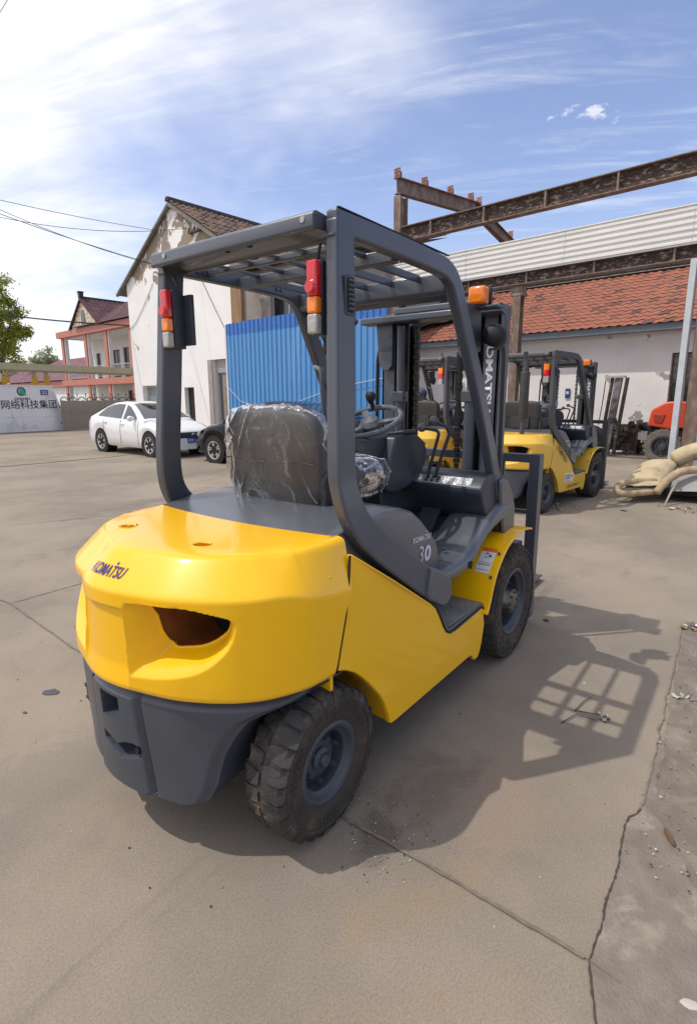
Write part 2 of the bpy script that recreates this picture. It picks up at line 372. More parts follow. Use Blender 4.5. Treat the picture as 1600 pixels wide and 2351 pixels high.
# ------------------------------------------------------------------ wheels
def make_wheel(name, parent, c, side, Rt, w, rim_r, kind, drive):
    """c: wheel centre; side: -1 when the outer face looks to -y. Parts: tyre and rim are sub-parts of the wheel's hub piece."""
    cx, cy, cz = c
    hub = MB(); s = side; yo = w/2*s
    # disc and hub of the wheel
    H = lambda h: h*s
    hub.lathe([(0.001, H(w*.5*.35)), (rim_r*.55, H(w*.5*.30)), (rim_r*.62, H(w*.5*.12)), (rim_r*.84, H(w*.5*.02))], (cx, cy, cz), 'y', 36)
    wheel = hub.build(name, RIM, parent, smooth=35)
    # tyre
    t = MB(); Rb = Rt*(.962 if kind == 'lug' else .962); sh = Rb*.955
    ri = rim_r*1.03
    prof = [(ri, -w*.40), (ri+.012, -w*.455), ((ri+sh)/2, -w*.50), (sh-.012, -w*.485), (sh, -w*.47), (Rb, -w*.40), (Rb+.002, 0), (Rb, w*.40), (sh, w*.47), (sh-.012, w*.485), ((ri+sh)/2, w*.50), (ri+.012, w*.455), (ri, w*.40)]
    t.lathe(prof, (cx, cy, cz), 'y', 72, mfun=lambda j: 1 if 4 <= j <= 7 else 0)
    rng = random.Random(3)
    nl = 27 if kind == 'lug' else 30
    for k in range(nl):
        for sd in (-1, 1):
            a0 = 2*math.pi*(k+(0.5 if sd > 0 else 0))/nl; da = 2*math.pi/nl
            rt = Rt*(1-rng.random()*.008)
            if kind == 'lug':
                # chevron block: narrow at the centre, wide on the shoulder, plus a shoulder rib
                pts = [(0.006*sd, -.30), (0.006*sd, .30), (w*.22*sd, .42), (w*.455*sd, .445), (w*.50*sd, .43), (w*.50*sd, -.43), (w*.455*sd, -.445), (w*.22*sd, -.42)]
                top = []; bot = []
                for (yy, aa) in pts:
                    edge = abs(yy) > w*.44
                    r_o = rt-(.004 if edge else 0)-(.026 if abs(yy) > w*.49 else 0); r_i = Rb-.010-(.030 if abs(yy) > w*.49 else 0)
                    an = a0+aa*da
                    top.append((cx+r_o*math.cos(an), cy+yy, cz+r_o*math.sin(an)))
                    bot.append((cx+r_i*math.cos(an), cy+yy*(1.0), cz+r_i*math.sin(an)))
            else:
                pts = [(0.004*sd, -.45), (0.004*sd, .45), (w*.40*sd, .45), (w*.485*sd, .43), (w*.485*sd, -.43), (w*.40*sd, -.45)]
                top = []; bot = []
                for (yy, aa) in pts:
                    r_o = rt-(.016 if abs(yy) > w*.45 else 0); r_i = Rb-.02
                    an = a0+aa*da
                    top.append((cx+r_o*math.cos(an), cy+yy, cz+r_o*math.sin(an)))
                    bot.append((cx+r_i*math.cos(an), cy+yy, cz+r_i*math.sin(an)))
            n = len(pts); fs = [tuple(range(n))]+[(i, i+n, (i+1) % n+n, (i+1) % n) for i in range(n)]
            if sd > 0: fs = [tuple(reversed(q)) for q in fs]
            t.add(top+bot, fs, 1)
    if kind == 'solid':      # ring of blind holes and a raised band on the wall of the solid tyre
        for k in range(26):
            an = 2*math.pi*k/26
            for rr, r0 in ((ri+(sh-ri)*.72, .0085), (ri+(sh-ri)*.36, .007)):
                if rr < ri+(sh-ri)*.5 and k % 2: continue
                q = (cx+rr*math.cos(an), cy+yo*.995, cz+rr*math.sin(an)); q2 = (q[0], cy+yo*1.012, q[2])
                t.cyl(q, q2, r0, r0, 8, 2)
        t.lathe([(sh*.985, yo*1.0), (sh*.985, yo*1.03), (sh*.965, yo*1.03), (sh*.965, yo*1.0)], (cx, cy, cz), 'y', 60)
    else:
        t.lathe([(sh*.925, yo*.99), (sh*.920, yo*1.03), (sh*.905, yo*1.03), (sh*.90, yo*.99)], (cx, cy, cz), 'y', 60)
        for k in range(44):      # raised moulded characters as small blocks
            an = 2*math.pi*k/60+.3
            if 14 <= k <= 19 or 33 <= k <= 35: continue
            rr = ri+(sh-ri)*.52; hh = .008+.003*((k*7) % 3); ww = .004+.001*((k*5) % 3)
            e = Vector((math.cos(an), 0, math.sin(an))); tt = Vector((-math.sin(an), 0, math.cos(an)))
            t.obox(Vector((cx, cy+yo*1.002, cz))+e*rr, tt*ww, Vector((0, .0022, 0)), e*hh)
    t.build('tyre', [TYRE, TREAD, BLK], wheel, smooth=38)
    # rim
    r = MB()
    r.lathe([(ri+.004, H(w*.5*.80)), (ri+.008, H(w*.5*.88)), (ri-.002, H(w*.5*.93)), (ri-.014, H(w*.5*.88)), (ri-.020, H(w*.5*.70)), (ri-.034, H(w*.5*.60)), (ri-.040, H(w*.5*.1)), (ri-.042, H(-w*.5*.8))], (cx, cy, cz), 'y', 56)
    r.build('rim', RIM, wheel, smooth=40)
    # hub cap and bolts
    h = MB()
    if drive:
        h.lathe([(0.001, H(.105)), (.055, H(.105)), (.072, H(.098)), (.078, H(.06)), (.085, H(.05)), (.088, H(-.02))], (cx, cy, cz), 'y', 28)
        for k in range(8):
            an = 2*math.pi*k/8; q = Vector((cx+.060*math.cos(an), cy+H(.10), cz+.060*math.sin(an)))
            h.cyl(q, q+Vector((0, s*.014, 0)), .009, .009, 6)
    else:
        h.lathe([(0.001, H(.062)), (.020, H(.062)), (.024, H(.056)), (.026, H(.045)), (.036, H(.042)), (.042, H(.036)), (.044, H(.0))], (cx, cy, cz), 'y', 24)
    h.build('hub_cap', STEEL if drive else RIM, wheel, smooth=35)
    for k in range(8 if drive else 6):
        an = 2*math.pi*(k+.3)/(8 if drive else 6); rr = rim_r*.56
        b = MB(); q = Vector((cx+rr*math.cos(an), cy+H(w*.5*.28), cz+rr*math.sin(an)))
        b.cyl(q, q+Vector((0, s*.016, 0)), .011, .011, 6); b.cyl(q+Vector((0, s*.014, 0)), q+Vector((0, s*.026, 0)), .006, .006, 6)
        b.build('wheel_bolt', RIM, wheel)
    return wheel

# ------------------------------------------------------------------ counterweight
OUT = [(.02, -.598), (-.04, -.5965), (-.096, -.592), (-.16, -.574), (-.228, -.541), (-.275, -.505), (-.322, -.456), (-.371, -.385), (-.419, -.288), (-.456, -.160), (-.474, -.08), (-.480, 0)]
OUT = OUT+[(x, -y) for x, y in reversed(OUT[:-1])]
def resample(P, n):
    L = [0]
    for i in range(1, len(P)): L.append(L[-1]+math.dist(P[i-1], P[i]))
    # Catmull-Rom on arc length
    def at(s):
        i = 1
        while i < len(L)-1 and L[i] < s: i += 1
        t = (s-L[i-1])/(L[i]-L[i-1]); p1, p2 = P[i-1], P[i]; p0 = P[i-2] if i >= 2 else p1; p3 = P[i+1] if i+1 < len(P) else p2
        return tuple(0.5*((2*b)+(-a+c)*t+(2*a-5*b+4*c-d)*t*t+(-a+3*b-3*c+d)*t**3) for a, b, c, d in zip(p0, p1, p2, p3))
    return [at(L[-1]*k/(n-1)) for k in range(n)]
def cw_ring(n):
    P = resample(OUT, n); Nn = []
    for i in range(n):
        a = P[max(i-1, 0)]; b = P[min(i+1, n-1)]; d = Vector((b[0]-a[0], b[1]-a[1])).normalized(); Nn.append((-d.y, d.x))
    # inward normal: towards +x / centre
    res = []
    for (x, y), (nx, ny) in zip(P, Nn):
        if nx*(0.3-x)+ny*(0-y) < 0: nx, ny = -nx, -ny
        res.append((x, y, nx, ny))
    return res
EYE0 = [(.132, .885), (.150, .912), (.293, .921), (.378, .911), (.462, .888), (.479, .868), (.458, .785), (.385, .712), (.276, .678), (.144, .662), (.128, .767)]
POCKET0 = [(.188, .900), (.30, .910), (.40, .897), (.425, .865), (.402, .815), (.340, .766), (.27, .747), (.216, .742), (.193, .775), (.186, .85)]
def closed_curve(P, n):
    q = P+[P[0], P[1], P[2]]; out = []
    for i in range(len(P)):
        p0, p1, p2, p3 = q[i], q[i+1], q[i+2], q[(i+3) % len(q)]
        for k in range(n):
            t = k/n; out.append(tuple(0.5*((2*b)+(-a+c)*t+(2*a-5*b+4*c-d)*t*t+(-a+3*b-3*c+d)*t**3) for a, b, c, d in zip(p0, p1, p2, p3)))
    return out
EYE = EYE0[:2]+resample(EYE0[2:5], 5)[1:-1]+resample(EYE0[4:10], 18)+[EYE0[10]]
POCKET = closed_curve(POCKET0, 3)
EYE_TOP = tuple(range(0, 6))
def nearest_on(x, y, poly):
    b = (9, 0, 0); n = len(poly)
    for i in range(n):
        x0, y0 = poly[i]; x1, y1 = poly[(i+1) % n]; dx, dy = x1-x0, y1-y0; t = max(0, min(1, ((x-x0)*dx+(y-y0)*dy)/(dx*dx+dy*dy+1e-12)))
        d = math.hypot(x-x0-dx*t, y-y0-dy*t)
        if d < b[0]: b = (d, x0+dx*t, y0+dy*t)
    return b
def scoop(y, z):
    y = abs(y); e = dpoly(y, z, EYE, skip=EYE_TOP); et = dpoly(y, z, EYE)
    return .125*sstep(0, .10, e)*sstep(0, .016, et)+.006*sstep(0, .010, et)
def eye_depth(y, z):
    y = abs(y)
    d = 0.0
    if y < .50 and .64 < z < .93 and inpoly(y, z, EYE):
        e = dpoly(y, z, EYE, skip=EYE_TOP)       # scooped from below and the sides
        et = dpoly(y, z, EYE)
        d = .125*sstep(0, .10, e)*sstep(0, .016, et)+.006*sstep(0, .010, et)
    if z < .892 and y < .14:
        d = max(d, .014*sstep(.892, .876, z)*sstep(.14, .120, y)*sstep(.60, .70, z))
    return d
CW_PROF = [(.600, .030), (.604, .014), (.612, .005), (.625, .001), (.66, .0), (.70, 0), (.9, 0), (.932, .0005), (.941, .0025), (.947, .0070), (.955, .0145), (.975, .0340), (1.005, .0640), (1.031, .0905), (1.0405, .1010), (1.0460, .1110), (1.0492, .125), (1.0512, .145), (1.053, .17)]
def make_counterweight(parent):
    n = 520; ring = cw_ring(n)
    zs = []
    for i in range(len(CW_PROF)-1):
        (z0, d0), (z1, d1) = CW_PROF[i], CW_PROF[i+1]
        k = max(1, int(round((z1-z0)/.0038))) if z1-z0 > .02 else 2
        for j in range(k): zs.append((lerp(z0, z1, j/k), lerp(d0, d1, j/k)))
    zs.append(CW_PROF[-1])
    rows = []
    for (z, ins) in zs:
        row = []
        for (x, y, nx, ny) in ring:
            xs = .023+(z-.614)*.29-.004
            w = sstep(-.22, .10, x); bz = max(0.0, 1-abs(z-.93)/.30) if z < .93 else max(0.0, 1-(z-.93)/.12)
            zz = z-.085*w*bz
            k_in = 1.0-.45*sstep(-.2, .02, x)
            lf = .024*sstep(0, .22, y)*sstep(.60, .90, z)+.006*sstep(0, .2, y)
            X = x+nx*(ins*k_in+lf); Y = y+ny*(ins*k_in+lf)
            if x > -.10: X = -.10+(X+.10)*(xs+.10)/(.12)
            if .73 < zz < .93 and .17 < abs(Y) < .45:
                q = nearest_on(abs(Y), zz, POCKET)
                if q[0] < .0027: Y = math.copysign(q[1], Y); zz = q[2]
            X += eye_depth(Y, zz)
            row.append((X, Y, zz))
        rows.append(row)
    last = rows[-1]
    for t in (.08, .2, .4, .6, .8, 1.0):
        row = []
        for (X, Y, Z) in last:
            tx = .075+.055*(Y/.55)**2; row.append((lerp(X, max(tx, X), t), Y*(1-.0*t), 1.053+.004*math.sin(t*1.57)-.012*t*0))
        rows.append(row)
    mb = MB(); v = [p for r in rows for p in r]; f = []; ms = []
    nz = len(zs)
    for i in range(len(rows)-1):
        for j in range(n-1):
            a, b, c, d = i*n+j, i*n+j+1, (i+1)*n+j+1, (i+1)*n+j
            cx = (v[a][0]+v[c][0])/2; cy = (v[a][1]+v[c][1])/2; cz = (v[a][2]+v[c][2])/2
            if cz > 1.04 and any(math.hypot(cx+.21, cy-s*.22) < .026 for s in (-1, 1)): continue
            
            if cz < .93 and inpoly(abs(cy), cz, POCKET): continue
            f.append((a, d, c, b)); ms.append(0)
    mb.add(v, f); mb.m = ms
    # front edges folded in so the casting has thickness at the seam
    for col in (0, n-1):
        e = [rows[i][col] for i in range(nz)]; sg = 1 if e[0][1] < 0 else -1
        e2 = [(p[0]+.002, p[1]+sg*.03, p[2]) for p in e]
        m2 = len(e); mb.add(e+e2, [(i, i+1, i+1+m2, i+m2) for i in range(m2-1)])
    cw = mb.build('counterweight', YEL, parent, smooth=34, fix=False)
    # dark engine bay seen through the openings
    for s in (-1, 1):
        ctr_ = (.315, .84); pk = [(ctr_[0]+(a-ctr_[0])*1.03, ctr_[1]+(b-ctr_[1])*1.03) for a, b in POCKET]
        ra_ = [(cw_point_fast(a, .80)+scoop(*q)+.004+(.034 if s > 0 else 0), s*a, b) for (a, b), q in zip(pk, POCKET)]; rb_ = [(cw_point_fast(a, .80)*.3-.02, s*(ctr_[0]+(a-ctr_[0])*.9), b) for a, b in pk]
        g = MB(); nk = len(pk); fs_ = [(i, (i+1) % nk, (i+1) % nk+nk, i+nk) for i in range(nk)]; g.add(ra_+rb_, fs_)
        g.m = [1 if (pk[i][0] < .24 or pk[i][1] < .775) else 0 for i in range(nk)]
        g.build('duct_wall', [CAVITY, mat('primer_brown', (.22, .065, .012), .45, var=.3, vscale=14)], cw)
        g = MB(); g.tube([(cw_point_fast(a, .80)+scoop(a, b)+(.032 if s > 0 else 0), s*a*(1 if s < 0 else .96), b) for a, b in POCKET], .0055, 6, closed=True); g.build('duct_rim', YEL, cw, smooth=80)
        g = MB(); g.box(-.16, -.15, s*.15, s*.46, .70, .945); g.build('radiator_grille', CAVITY, cw)
        h = MB(); c = Vector((-.21, s*.22, 0))
        h.lathe([(.036, 1.0525), (.033, 1.0565), (.029, 1.055), (.0265, 1.045), (.0265, .96), (.001, .96)], c, 'z', 24)
        h.build('lifting_hole', YEL, cw, smooth=40)
    # emblem lettering on the sloped rear face
    up = Vector((.55, 0, .835)).normalized()
    return cw
def cw_point(y, z):
    """Outer surface point and inward normal of the sloped upper face."""
    ring = cw_ring(300); best = None
    ins = interp(z, [p[0] for p in CW_PROF], [p[1] for p in CW_PROF])
    for (x, yy, nx, ny) in ring:
        X, Y = x+nx*ins, yy+ny*ins
        if best is None or abs(Y-y) < best[0]: best = (abs(Y-y), X)
    return Vector((best[1], y, z))
def cw_emblem(cw):
    me = text_mesh("KOMATSU", bold=.022, shear=.22, space=1.10)
    xs = [v.co.x for v in me.vertices]; ys = [v.co.y for v in me.vertices]; x0, x1, y0, y1 = min(xs), max(xs), min(ys), max(ys)
    def place(u, w):      # u 0..1 along the word, w 0..1 up
        y = .058-.166*u; z = .973+.030*w
        P = cw_point(y, z); return P+Vector((-.0032, 0, .0030))
    tab = {}
    for v in me.vertices:
        u = (v.co.x-x0)/(x1-x0); w = (v.co.y-y0)/(y1-y0)
        key = (round(u*60), round(w*12))
        if key not in tab: tab[key] = (place(key[0]/60, key[1]/12))
        base = tab[key]; y = .058-.166*u; z = .973+.030*w
        v.co = Vector((base.x, y, z))
    # smooth x by plane fit from exact sampling
    for v in me.vertices:
        y, z = v.co.y, v.co.z; v.co.x = cw_point_fast(y, z)-.0035
    me.materials.clear(); me.materials.append(BLUE_INK); link('emblem_lettering', me, cw)
    d = MB(); P = [(y, z) for y, z in ((-.050, 1.0055), (-.057, 1.0055), (-.057, 1.0125), (-.050, 1.0125))]
    d.add([(cw_point_fast(y, z)-.0035, y, z) for y, z in P], [(0, 1, 2, 3)]); d.build('emblem_lettering', BLUE_INK, cw)
_cwt = {}
def cw_point_fast(y, z):
    if 'r' not in _cwt: _cwt['r'] = cw_ring(300)
    ins = interp(z, [p[0] for p in CW_PROF], [p[1] for p in CW_PROF])
    pts = [(yy+ny*ins, x+nx*ins) for (x, yy, nx, ny) in _cwt['r']]
    for i in range(len(pts)-1):
        if (pts[i][0]-y)*(pts[i+1][0]-y) <= 0:
            t = (y-pts[i][0])/(pts[i+1][0]-pts[i][0]+1e-9); return lerp(pts[i][1], pts[i+1][1], t)
    return pts[0][1]

def make_bumper(parent):
    ymax = lambda z: interp(z, [.19, .21, .224, .29, .346, .403, .475, .526, .552, .567, .575, .60], [.285, .306, .342, .373, .386, .402, .435, .468, .514, .548, .575, .585])
    ring = cw_ring(401)
    def xo(y, ins):
        return None
    ptsc = {}
    def outx(y, ins):
        k = round(ins, 4)
        if k not in ptsc: ptsc[k] = [(yy+ny*ins, x+nx*ins) for (x, yy, nx, ny) in ring]
        pts = ptsc[k]
        lo, hi = 0, len(pts)-1
        while hi-lo > 1:
            m = (lo+hi)//2
            if pts[m][0] < y: lo = m
            else: hi = m
        t = (y-pts[lo][0])/(pts[hi][0]-pts[lo][0]+1e-9); return lerp(pts[lo][1], pts[hi][1], max(0, min(1, t)))
    SLOT = [(.066, .398), (.02, .385), (-.02, .372), (-.06, .392), (-.10, .398), (-.132, .392), (-.132, .352), (-.085, .338), (-.02, .318), (.03, .340), (.066, .362)]
    def dep(y, z):
        d = 0
        # raised centre panel with grooves on both sides
        a = abs(y); gl = .132+.028*(.6-z)/.4
        d += .016*math.exp(-((a-gl)/.010)**2)
        if a > gl: d += .006
        if abs(y) < .054 and .462 < z < .556:
            d += .075*sstep(0, .0065, min(.054-abs(y), z-.462, .556-z))
        if inpoly(y, z, SLOT): d += .060*sstep(0, .008, dpoly(y, z, SLOT))
        return d
    ZR = [.185, .190, .197, .21]+[lerp(.22, .57, i/120) for i in range(121)]+[.580, .588, .592, .594]
    nc = 321; rows = []
    for z in ZR:
        ym = ymax(z); row = []
        ins = .016+.012*(1-sstep(.19, .60, z))
        ins += .045*sstep(.565, .596, z)*0.55
        if z < .21: ins += .03*(1-sstep(.185, .21, z))
        for j in range(nc):
            y = lerp(-ym, ym, j/(nc-1)); e = ym-abs(y)
            X = outx(y, round(ins, 4))+dep(y, z)+.02*(1-sstep(0, .03, e))
            row.append((X, y, z))
        # fold the arch edges forward and inward
        a, b = row[0], row[-1]
        pre = [(a[0]+.20, a[1]+.03, z), (a[0]+.08, a[1]+.012, z), (a[0]+.02, a[1]+.001, z)]
        row = pre+row+[(b[0]+.02, b[1]-.001, z), (b[0]+.08, b[1]-.012, z), (b[0]+.20, b[1]-.03, z)]
        rows.append(row)
    mb = MB(); n = len(rows[0])
    v = [p for r in rows for p in r]
    f = [(i*n+j, (i+1)*n+j, (i+1)*n+j+1, i*n+j+1) for i in range(len(rows)-1) for j in range(n-1)]
    # underside
    k = len(v); v += [(x+.25, y*.8, .19) for (x, y, z) in rows[0]]
    f += [(j, j+1, k+j+1, k+j) for j in range(n-1)]
    mb.add(v, f)
    bp = mb.build('bumper', GREYB, parent, smooth=40)
    h = MB(); h.cyl((-.445, -.115, .372), (-.40, -.115, .372), .011, .011, 12); h.build('drain_hole', CAVITY, bp)
    return bp
# ------------------------------------------------------------------ forklift assembly
def sweep_plate(path, widths, y_of, th, side):
    """Flat-sided member: path of XZ points with perpendicular width; y_of gives the outer face; thickness goes inward."""
    rings = []; k = len(path)
    for i in range(k):
        a = path[max(i-1, 0)]; b = path[min(i+1, k-1)]; d = Vector((b[0]-a[0], b[1]-a[1])).normalized(); n = Vector((-d.y, d.x))
        w = widths[i]/2 if isinstance(widths, (list, tuple)) else widths/2
        y = y_of(i); yi = y-side*th*1.0
        p = path[i]
        rings.append([(p[0]+n.x*w, y, p[1]+n.y*w), (p[0]-n.x*w, y, p[1]-n.y*w), (p[0]-n.x*w, yi, p[1]-n.y*w), (p[0]+n.x*w, yi, p[1]+n.y*w)])
    return rings
def smooth_path(P, n):
    return resample(P, n)
def make_forklift(label, main=True, group=None):
    T = thing('forklift', label, 'forklift', group=group)
    cw = make_counterweight(T); cw_emblem(cw)
    make_bumper(T)
    # --- chassis core so nothing is hollow below
    c = MB(); c.box(-.02, 1.75, -.36, .36, .20, .62); c.box(-.15, .35, -.30, .30, .30, .95); c.build('chassis', CAVITY, T)
    ax = MB(); ax.cyl((0, -.45, .272), (0, .45, .272), .045, n=16); ax.box(-.08, .08, -.38, .38, .21, .33); ax.build('steer_axle', CAVITY, T, smooth=40)
    ax = MB(); ax.cyl((1.7, -.45, .345), (1.7, .45, .345), .10, n=20); ax.build('drive_axle', GREY, T, smooth=40)
    for s in (-1, 1):
        # --- side panel
        P = [(.138, .996), (.150, .994), (.384, .843), (.70, .641), (.730, .618), (.752, .588), (.780, .548), (.809, .503), (.838, .466), (.875, .444), (.93, .438), (1.22, .452), (1.25, .452), (1.268, .437), (1.292, .343), (1.268, .25), (1.242, .195), (1.222, .180), (1.186, .178), (1.172, .19), (1.150, .215), (1.117, .226),
             (.40, .232), (.372, .236), (.362, .250), (.358, .275), (.327, .345), (.295, .395), (.254, .442), (.215, .486), (.172, .529), (.128, .566), (.084, .592), (.055, .606), (.030, .614)]
        p = MB(); p.prism(P, 'y', s*.600, s*.572); p.v = [(x, y-s*.16*max(0, z-.84), z) for x, y, z in p.v]; sp = p.build('side_panel', YEL, T, bevel=.006, segs=3)
        g = MB()      # wheel-arch liner
        A = [(.372, .236), (.358, .275), (.327, .345), (.295, .395), (.254, .442), (.215, .486), (.172, .529), (.128, .566), (.084, .592), (.030, .614)]
        g.loft([[(x+.004, s*.574, z+.004) for x, z in A], [(x+.01, s*.35, z+.012) for x, z in A]], closed=False, caps=False)
        g.build('arch_liner', YEL, T, smooth=60)
        g = MB(); g.box(.015, .03, s*.36, s*.575, .40, .95); g.build('arch_flange', YEL, T)
        q = MB(); q.tube([(.0235+(z_-.614)*.29+.001, s*(.5955-.16*max(0, z_-.84)), z_) for z_ in (.616, .70, .80, .88, .94, .995)], .0052, 6); q.build('seam_gap_shade', CAVITY, T, smooth=80)  # shade of the open panel gap drawn as a black tube
        # seal strip where the panel meets the step
        q = MB(); q.tube([(x, s*.600, z+.004) for x, z in P[3:14]], .0065, 6); q.build('rubber_seal', BLK, T, smooth=80)
        # --- step
        st = MB(); st.prism([(.80, .53), (.815, .53), (.885, .458), (1.275, .468), (1.275, .430), (.87, .430)], 'y', s*.596, s*.36); tr = st.build('step', PLASG, T, bevel=.004)
        st = MB(); st.box(.90, 1.262, s*.585, s*.375, .4625, .4695); rb = random.Random(5)
        for i in range(9):
            for j in range(5):
                x = .92+i*.037; y = s*(.395+j*.042+(.02 if i % 2 else 0)); st.box(x, x+.018, y, y-s*.004, .4695, .4735)
        st.build('tread_mat', mat('dusty_rubber', (.19, .185, .18), .8, var=.25, vscale=12, bump=.2, bscale=80), tr, bevel=.002)
        # --- skirt of the floor moulding beside the step
        xs = [.86, .90, .96, 1.05, 1.135, 1.22, 1.30, 1.37, 1.45, 1.55, 1.66]
        zb = [.690, .668, .655, .652, .660, .692, .745, .785, .812, .835, .86]
        zt = [.745, .742, .742, .745, .752, .785, .825, .865, .905, .945, .97]
        rings = []
        for x, b, t in zip(*[[interp(lerp(.86, 1.66, i/32), xs, a) for i in range(33)] for a in (xs, zb, zt)]):
            rings.append([(x, s*.36, b-.18), (x, s*.50, b), (x, s*.540, b+.006), (x, s*.560, b+.024), (x, s*.565, lerp(b, t, .5)), (x, s*.556, lerp(b, t, .8)), (x, s*.535, t), (x, s*.46, t+.006), (x, s*.34, t-.006), (x, s*.30, t-.022)])
        m = MB(); m.loft(rings, closed=False, caps=False); fl = m.build('floor_skirt', PLASG, T, smooth=60, fix=True)
        h = MB(); h.lathe([(.0005, .0), (.017, .0), (.019, -s*.002), (.021, s*.002)], (1.154, s*.5668, .70), 'y', 20); h.build('skirt_hole', CAVITY, fl)
        w = MB(); w.box(.80, 1.30, s*.36, s*.372, .44, .70); w.build('step_riser', PLASG, T)
        # --- front fender
        F = smooth_path([(1.262, .415), (1.288, .455), (1.316, .52), (1.348, .583), (1.405, .652), (1.50, .722), (1.62, .762), (1.76, .776), (1.90, .757)], 26)
        rings = [[(x, s*.625, z) for x, z in F], [(x, s*.36, z) for x, z in F]]
        m = MB(); inner = [(x+.012, z-.012) for x, z in F]
        ring4 = [[(a[0], s*.625, a[1]), (a[0], s*.36, a[1]), (b[0], s*.36, b[1]), (b[0], s*.625, b[1])] for a, b in zip(F, inner)]
        m.loft(ring4); fe = m.build('fender', YEL, T, bevel=.004, fix=True)
        for bx, bz, by in ((1.352, .578, .60), (1.455, .684, .60)):
            b = MB(); b.cyl((bx-.004, s*by, bz+.008), (bx-.012, s*by, bz+.016), .008, n=10); b.build('fender_bolt', GREY, fe)
        if s < 0:
            # safety label wrapped on the fender
            seg = smooth_path([F[i] for i in range(len(F))], 200)
            def on(t): 
                a, b = seg[int(t)], seg[int(t)+1]; d = Vector((b[0]-a[0], b[1]-a[1])).normalized(); return Vector((a[0], 0, a[1])), Vector((-d.y, 0, d.x))
            lab = MB(); i0, i1 = 52, 92
            for k in range(12):
                ta, tb = lerp(i0, i1, k/12), lerp(i0, i1, (k+1)/12)
                (pa, na), (pb, nb) = on(ta), on(tb); mi = 1 if k >= 10 else 0
                y0, y1 = -.500, -.583
                lab.add([pa+na*.0022+Vector((0, y0, 0)), pa+na*.0022+Vector((0, y1, 0)), pb+nb*.0022+Vector((0, y1, 0)), pb+nb*.0022+Vector((0, y0, 0))], [(0, 1, 2, 3)], mi)
            for k in range(11):
                t_ = i0+2+k*1.35; (pa, na), (pb, nb) = on(t_), on(t_+.55)
                y1 = -.576 if k % 3 else -.55
                if k == 5: continue
                lab.add([pa+na*.003+Vector((0, -.507, 0)), pa+na*.003+Vector((0, y1, 0)), pb+nb*.003+Vector((0, y1, 0)), pb+nb*.003+Vector((0, -.507, 0))], [(0, 1, 2, 3)], 2)
            rl = random.Random(2)
            for k in range(14):     # pictogram strokes
                t_ = i0+22+rl.random()*8; y = -.565+rl.random()*.04; (pa, na) = on(t_)
                (pb, nb) = on(t_+.6+rl.random()*2)
                lab.add([pa+na*.003+Vector((0, y, 0)), pa+na*.003+Vector((0, y-.006, 0)), pb+nb*.003+Vector((0, y-.010, 0)), pb+nb*.003+Vector((0, y-.002, 0))], [(0, 1, 2, 3)], 3)
            INKG = mat('ink_grey', (.30, .30, .33), .5); INKK = mat('ink_black', (.02, .02, .02), .5)
            lab.build('warning_label', [LABELW, LABELO, INKG, INKK], fe)
        # --- overhead guard: rear pillar with hooked foot
        path = smooth_path([(.238, 2.095), (.225, 1.90), (.206, 1.60), (.192, 1.40), (.186, 1.28), (.192, 1.20), (.212, 1.125), (.255, 1.055), (.325, .992), (.43, .915), (.56, .826), (.68, .745), (.80, .672), (.845, .648)], 60)
        yof = lambda i: s*interp(path[i][1], [.60, .70, 1.0, 1.25, 2.10], [.596, .592, .570, .527, .484])
        wd = [interp(z, [.6, .75, .95, 1.1, 1.3, 2.1], [.125, .128, .122, .112, .104, .100]) for x, z in path]
        m = MB(); m.loft(sweep_plate(path, wd, yof, .052, s)); pil = m.build('rear_pillar', GREY, T, bevel=.010, segs=3, fix=True)
        m = MB(); m.prism([(.685, .800), (.655, .690), (.668, .672), (.790, .606), (.835, .602), (.868, .622), (.874, .690), (.860, .722), (.836, .742), (.700, .812)], 'y', s*.606, s*.535); m.build('pillar_foot', PLASG, pil, bevel=.014, segs=3)
        m = MB(); m.bar((.195, s*.484+s*.0005, 2.066), (.288, s*.484+s*.0005, 2.066), .001, .004); 
        # weld collar under the roof beam
        m.box(.178, .194, s*.427, s*.478, 2.040, 2.048); m.build('weld_seam', GREY, pil, bevel=.003)
        # roof rail and front pillar as one bent member
        path = smooth_path([(.19, 2.085), (.40, 2.088), (.70, 2.088), (.92, 2.082), (1.00, 2.068), (1.055, 2.035), (1.098, 1.975), (1.165, 1.862), (1.28, 1.665), (1.40, 1.435), (1.52, 1.185), (1.60, 1.00), (1.64, .90)], 70)
        yof2 = lambda i: s*interp(path[i][1], [.9, 1.1, 1.7, 2.05, 2.1], [.545, .525, .500, .486, .484])
        wd = [interp(x, [.2, .9, 1.05, 1.2, 1.6], [.078, .078, .085, .088, .085]) for x, z in path]
        def sweep2():
            rings = []; k = len(path)
            for i in range(k):
                a = path[max(i-1, 0)]; b = path[min(i+1, k-1)]; d = Vector((b[0]-a[0], b[1]-a[1])).normalized(); n = Vector((-d.y, d.x)); w = wd[i]/2; y = yof2(i); pp = path[i]; yi = y-s*.05
                rings.append([(pp[0]+n.x*w, y, pp[1]+n.y*w), (pp[0]-n.x*w, y, pp[1]-n.y*w), (pp[0]-n.x*w, yi, pp[1]-n.y*w), (pp[0]+n.x*w, yi, pp[1]+n.y*w)])
            return rings
        m = MB(); m.loft(sweep2()); fp = m.build('front_pillar', GREY, T, bevel=.010, segs=3, fix=True)
        # dark edge strip along the outer top of the rail
        m = MB(); m.bar((.20, s*.478, 2.1275), (.98, s*.478, 2.1275), .010, .004); m.build('edge_strip', BLK, fp)
        for bx in (.36, .39, .86, .89):
            m = MB(); m.cyl((bx, s*.434, 2.08), (bx, s*.426, 2.08), .011, n=8); m.build('rail_bolt', GREY, fp)
    # --- guard roof
    roof = MB()
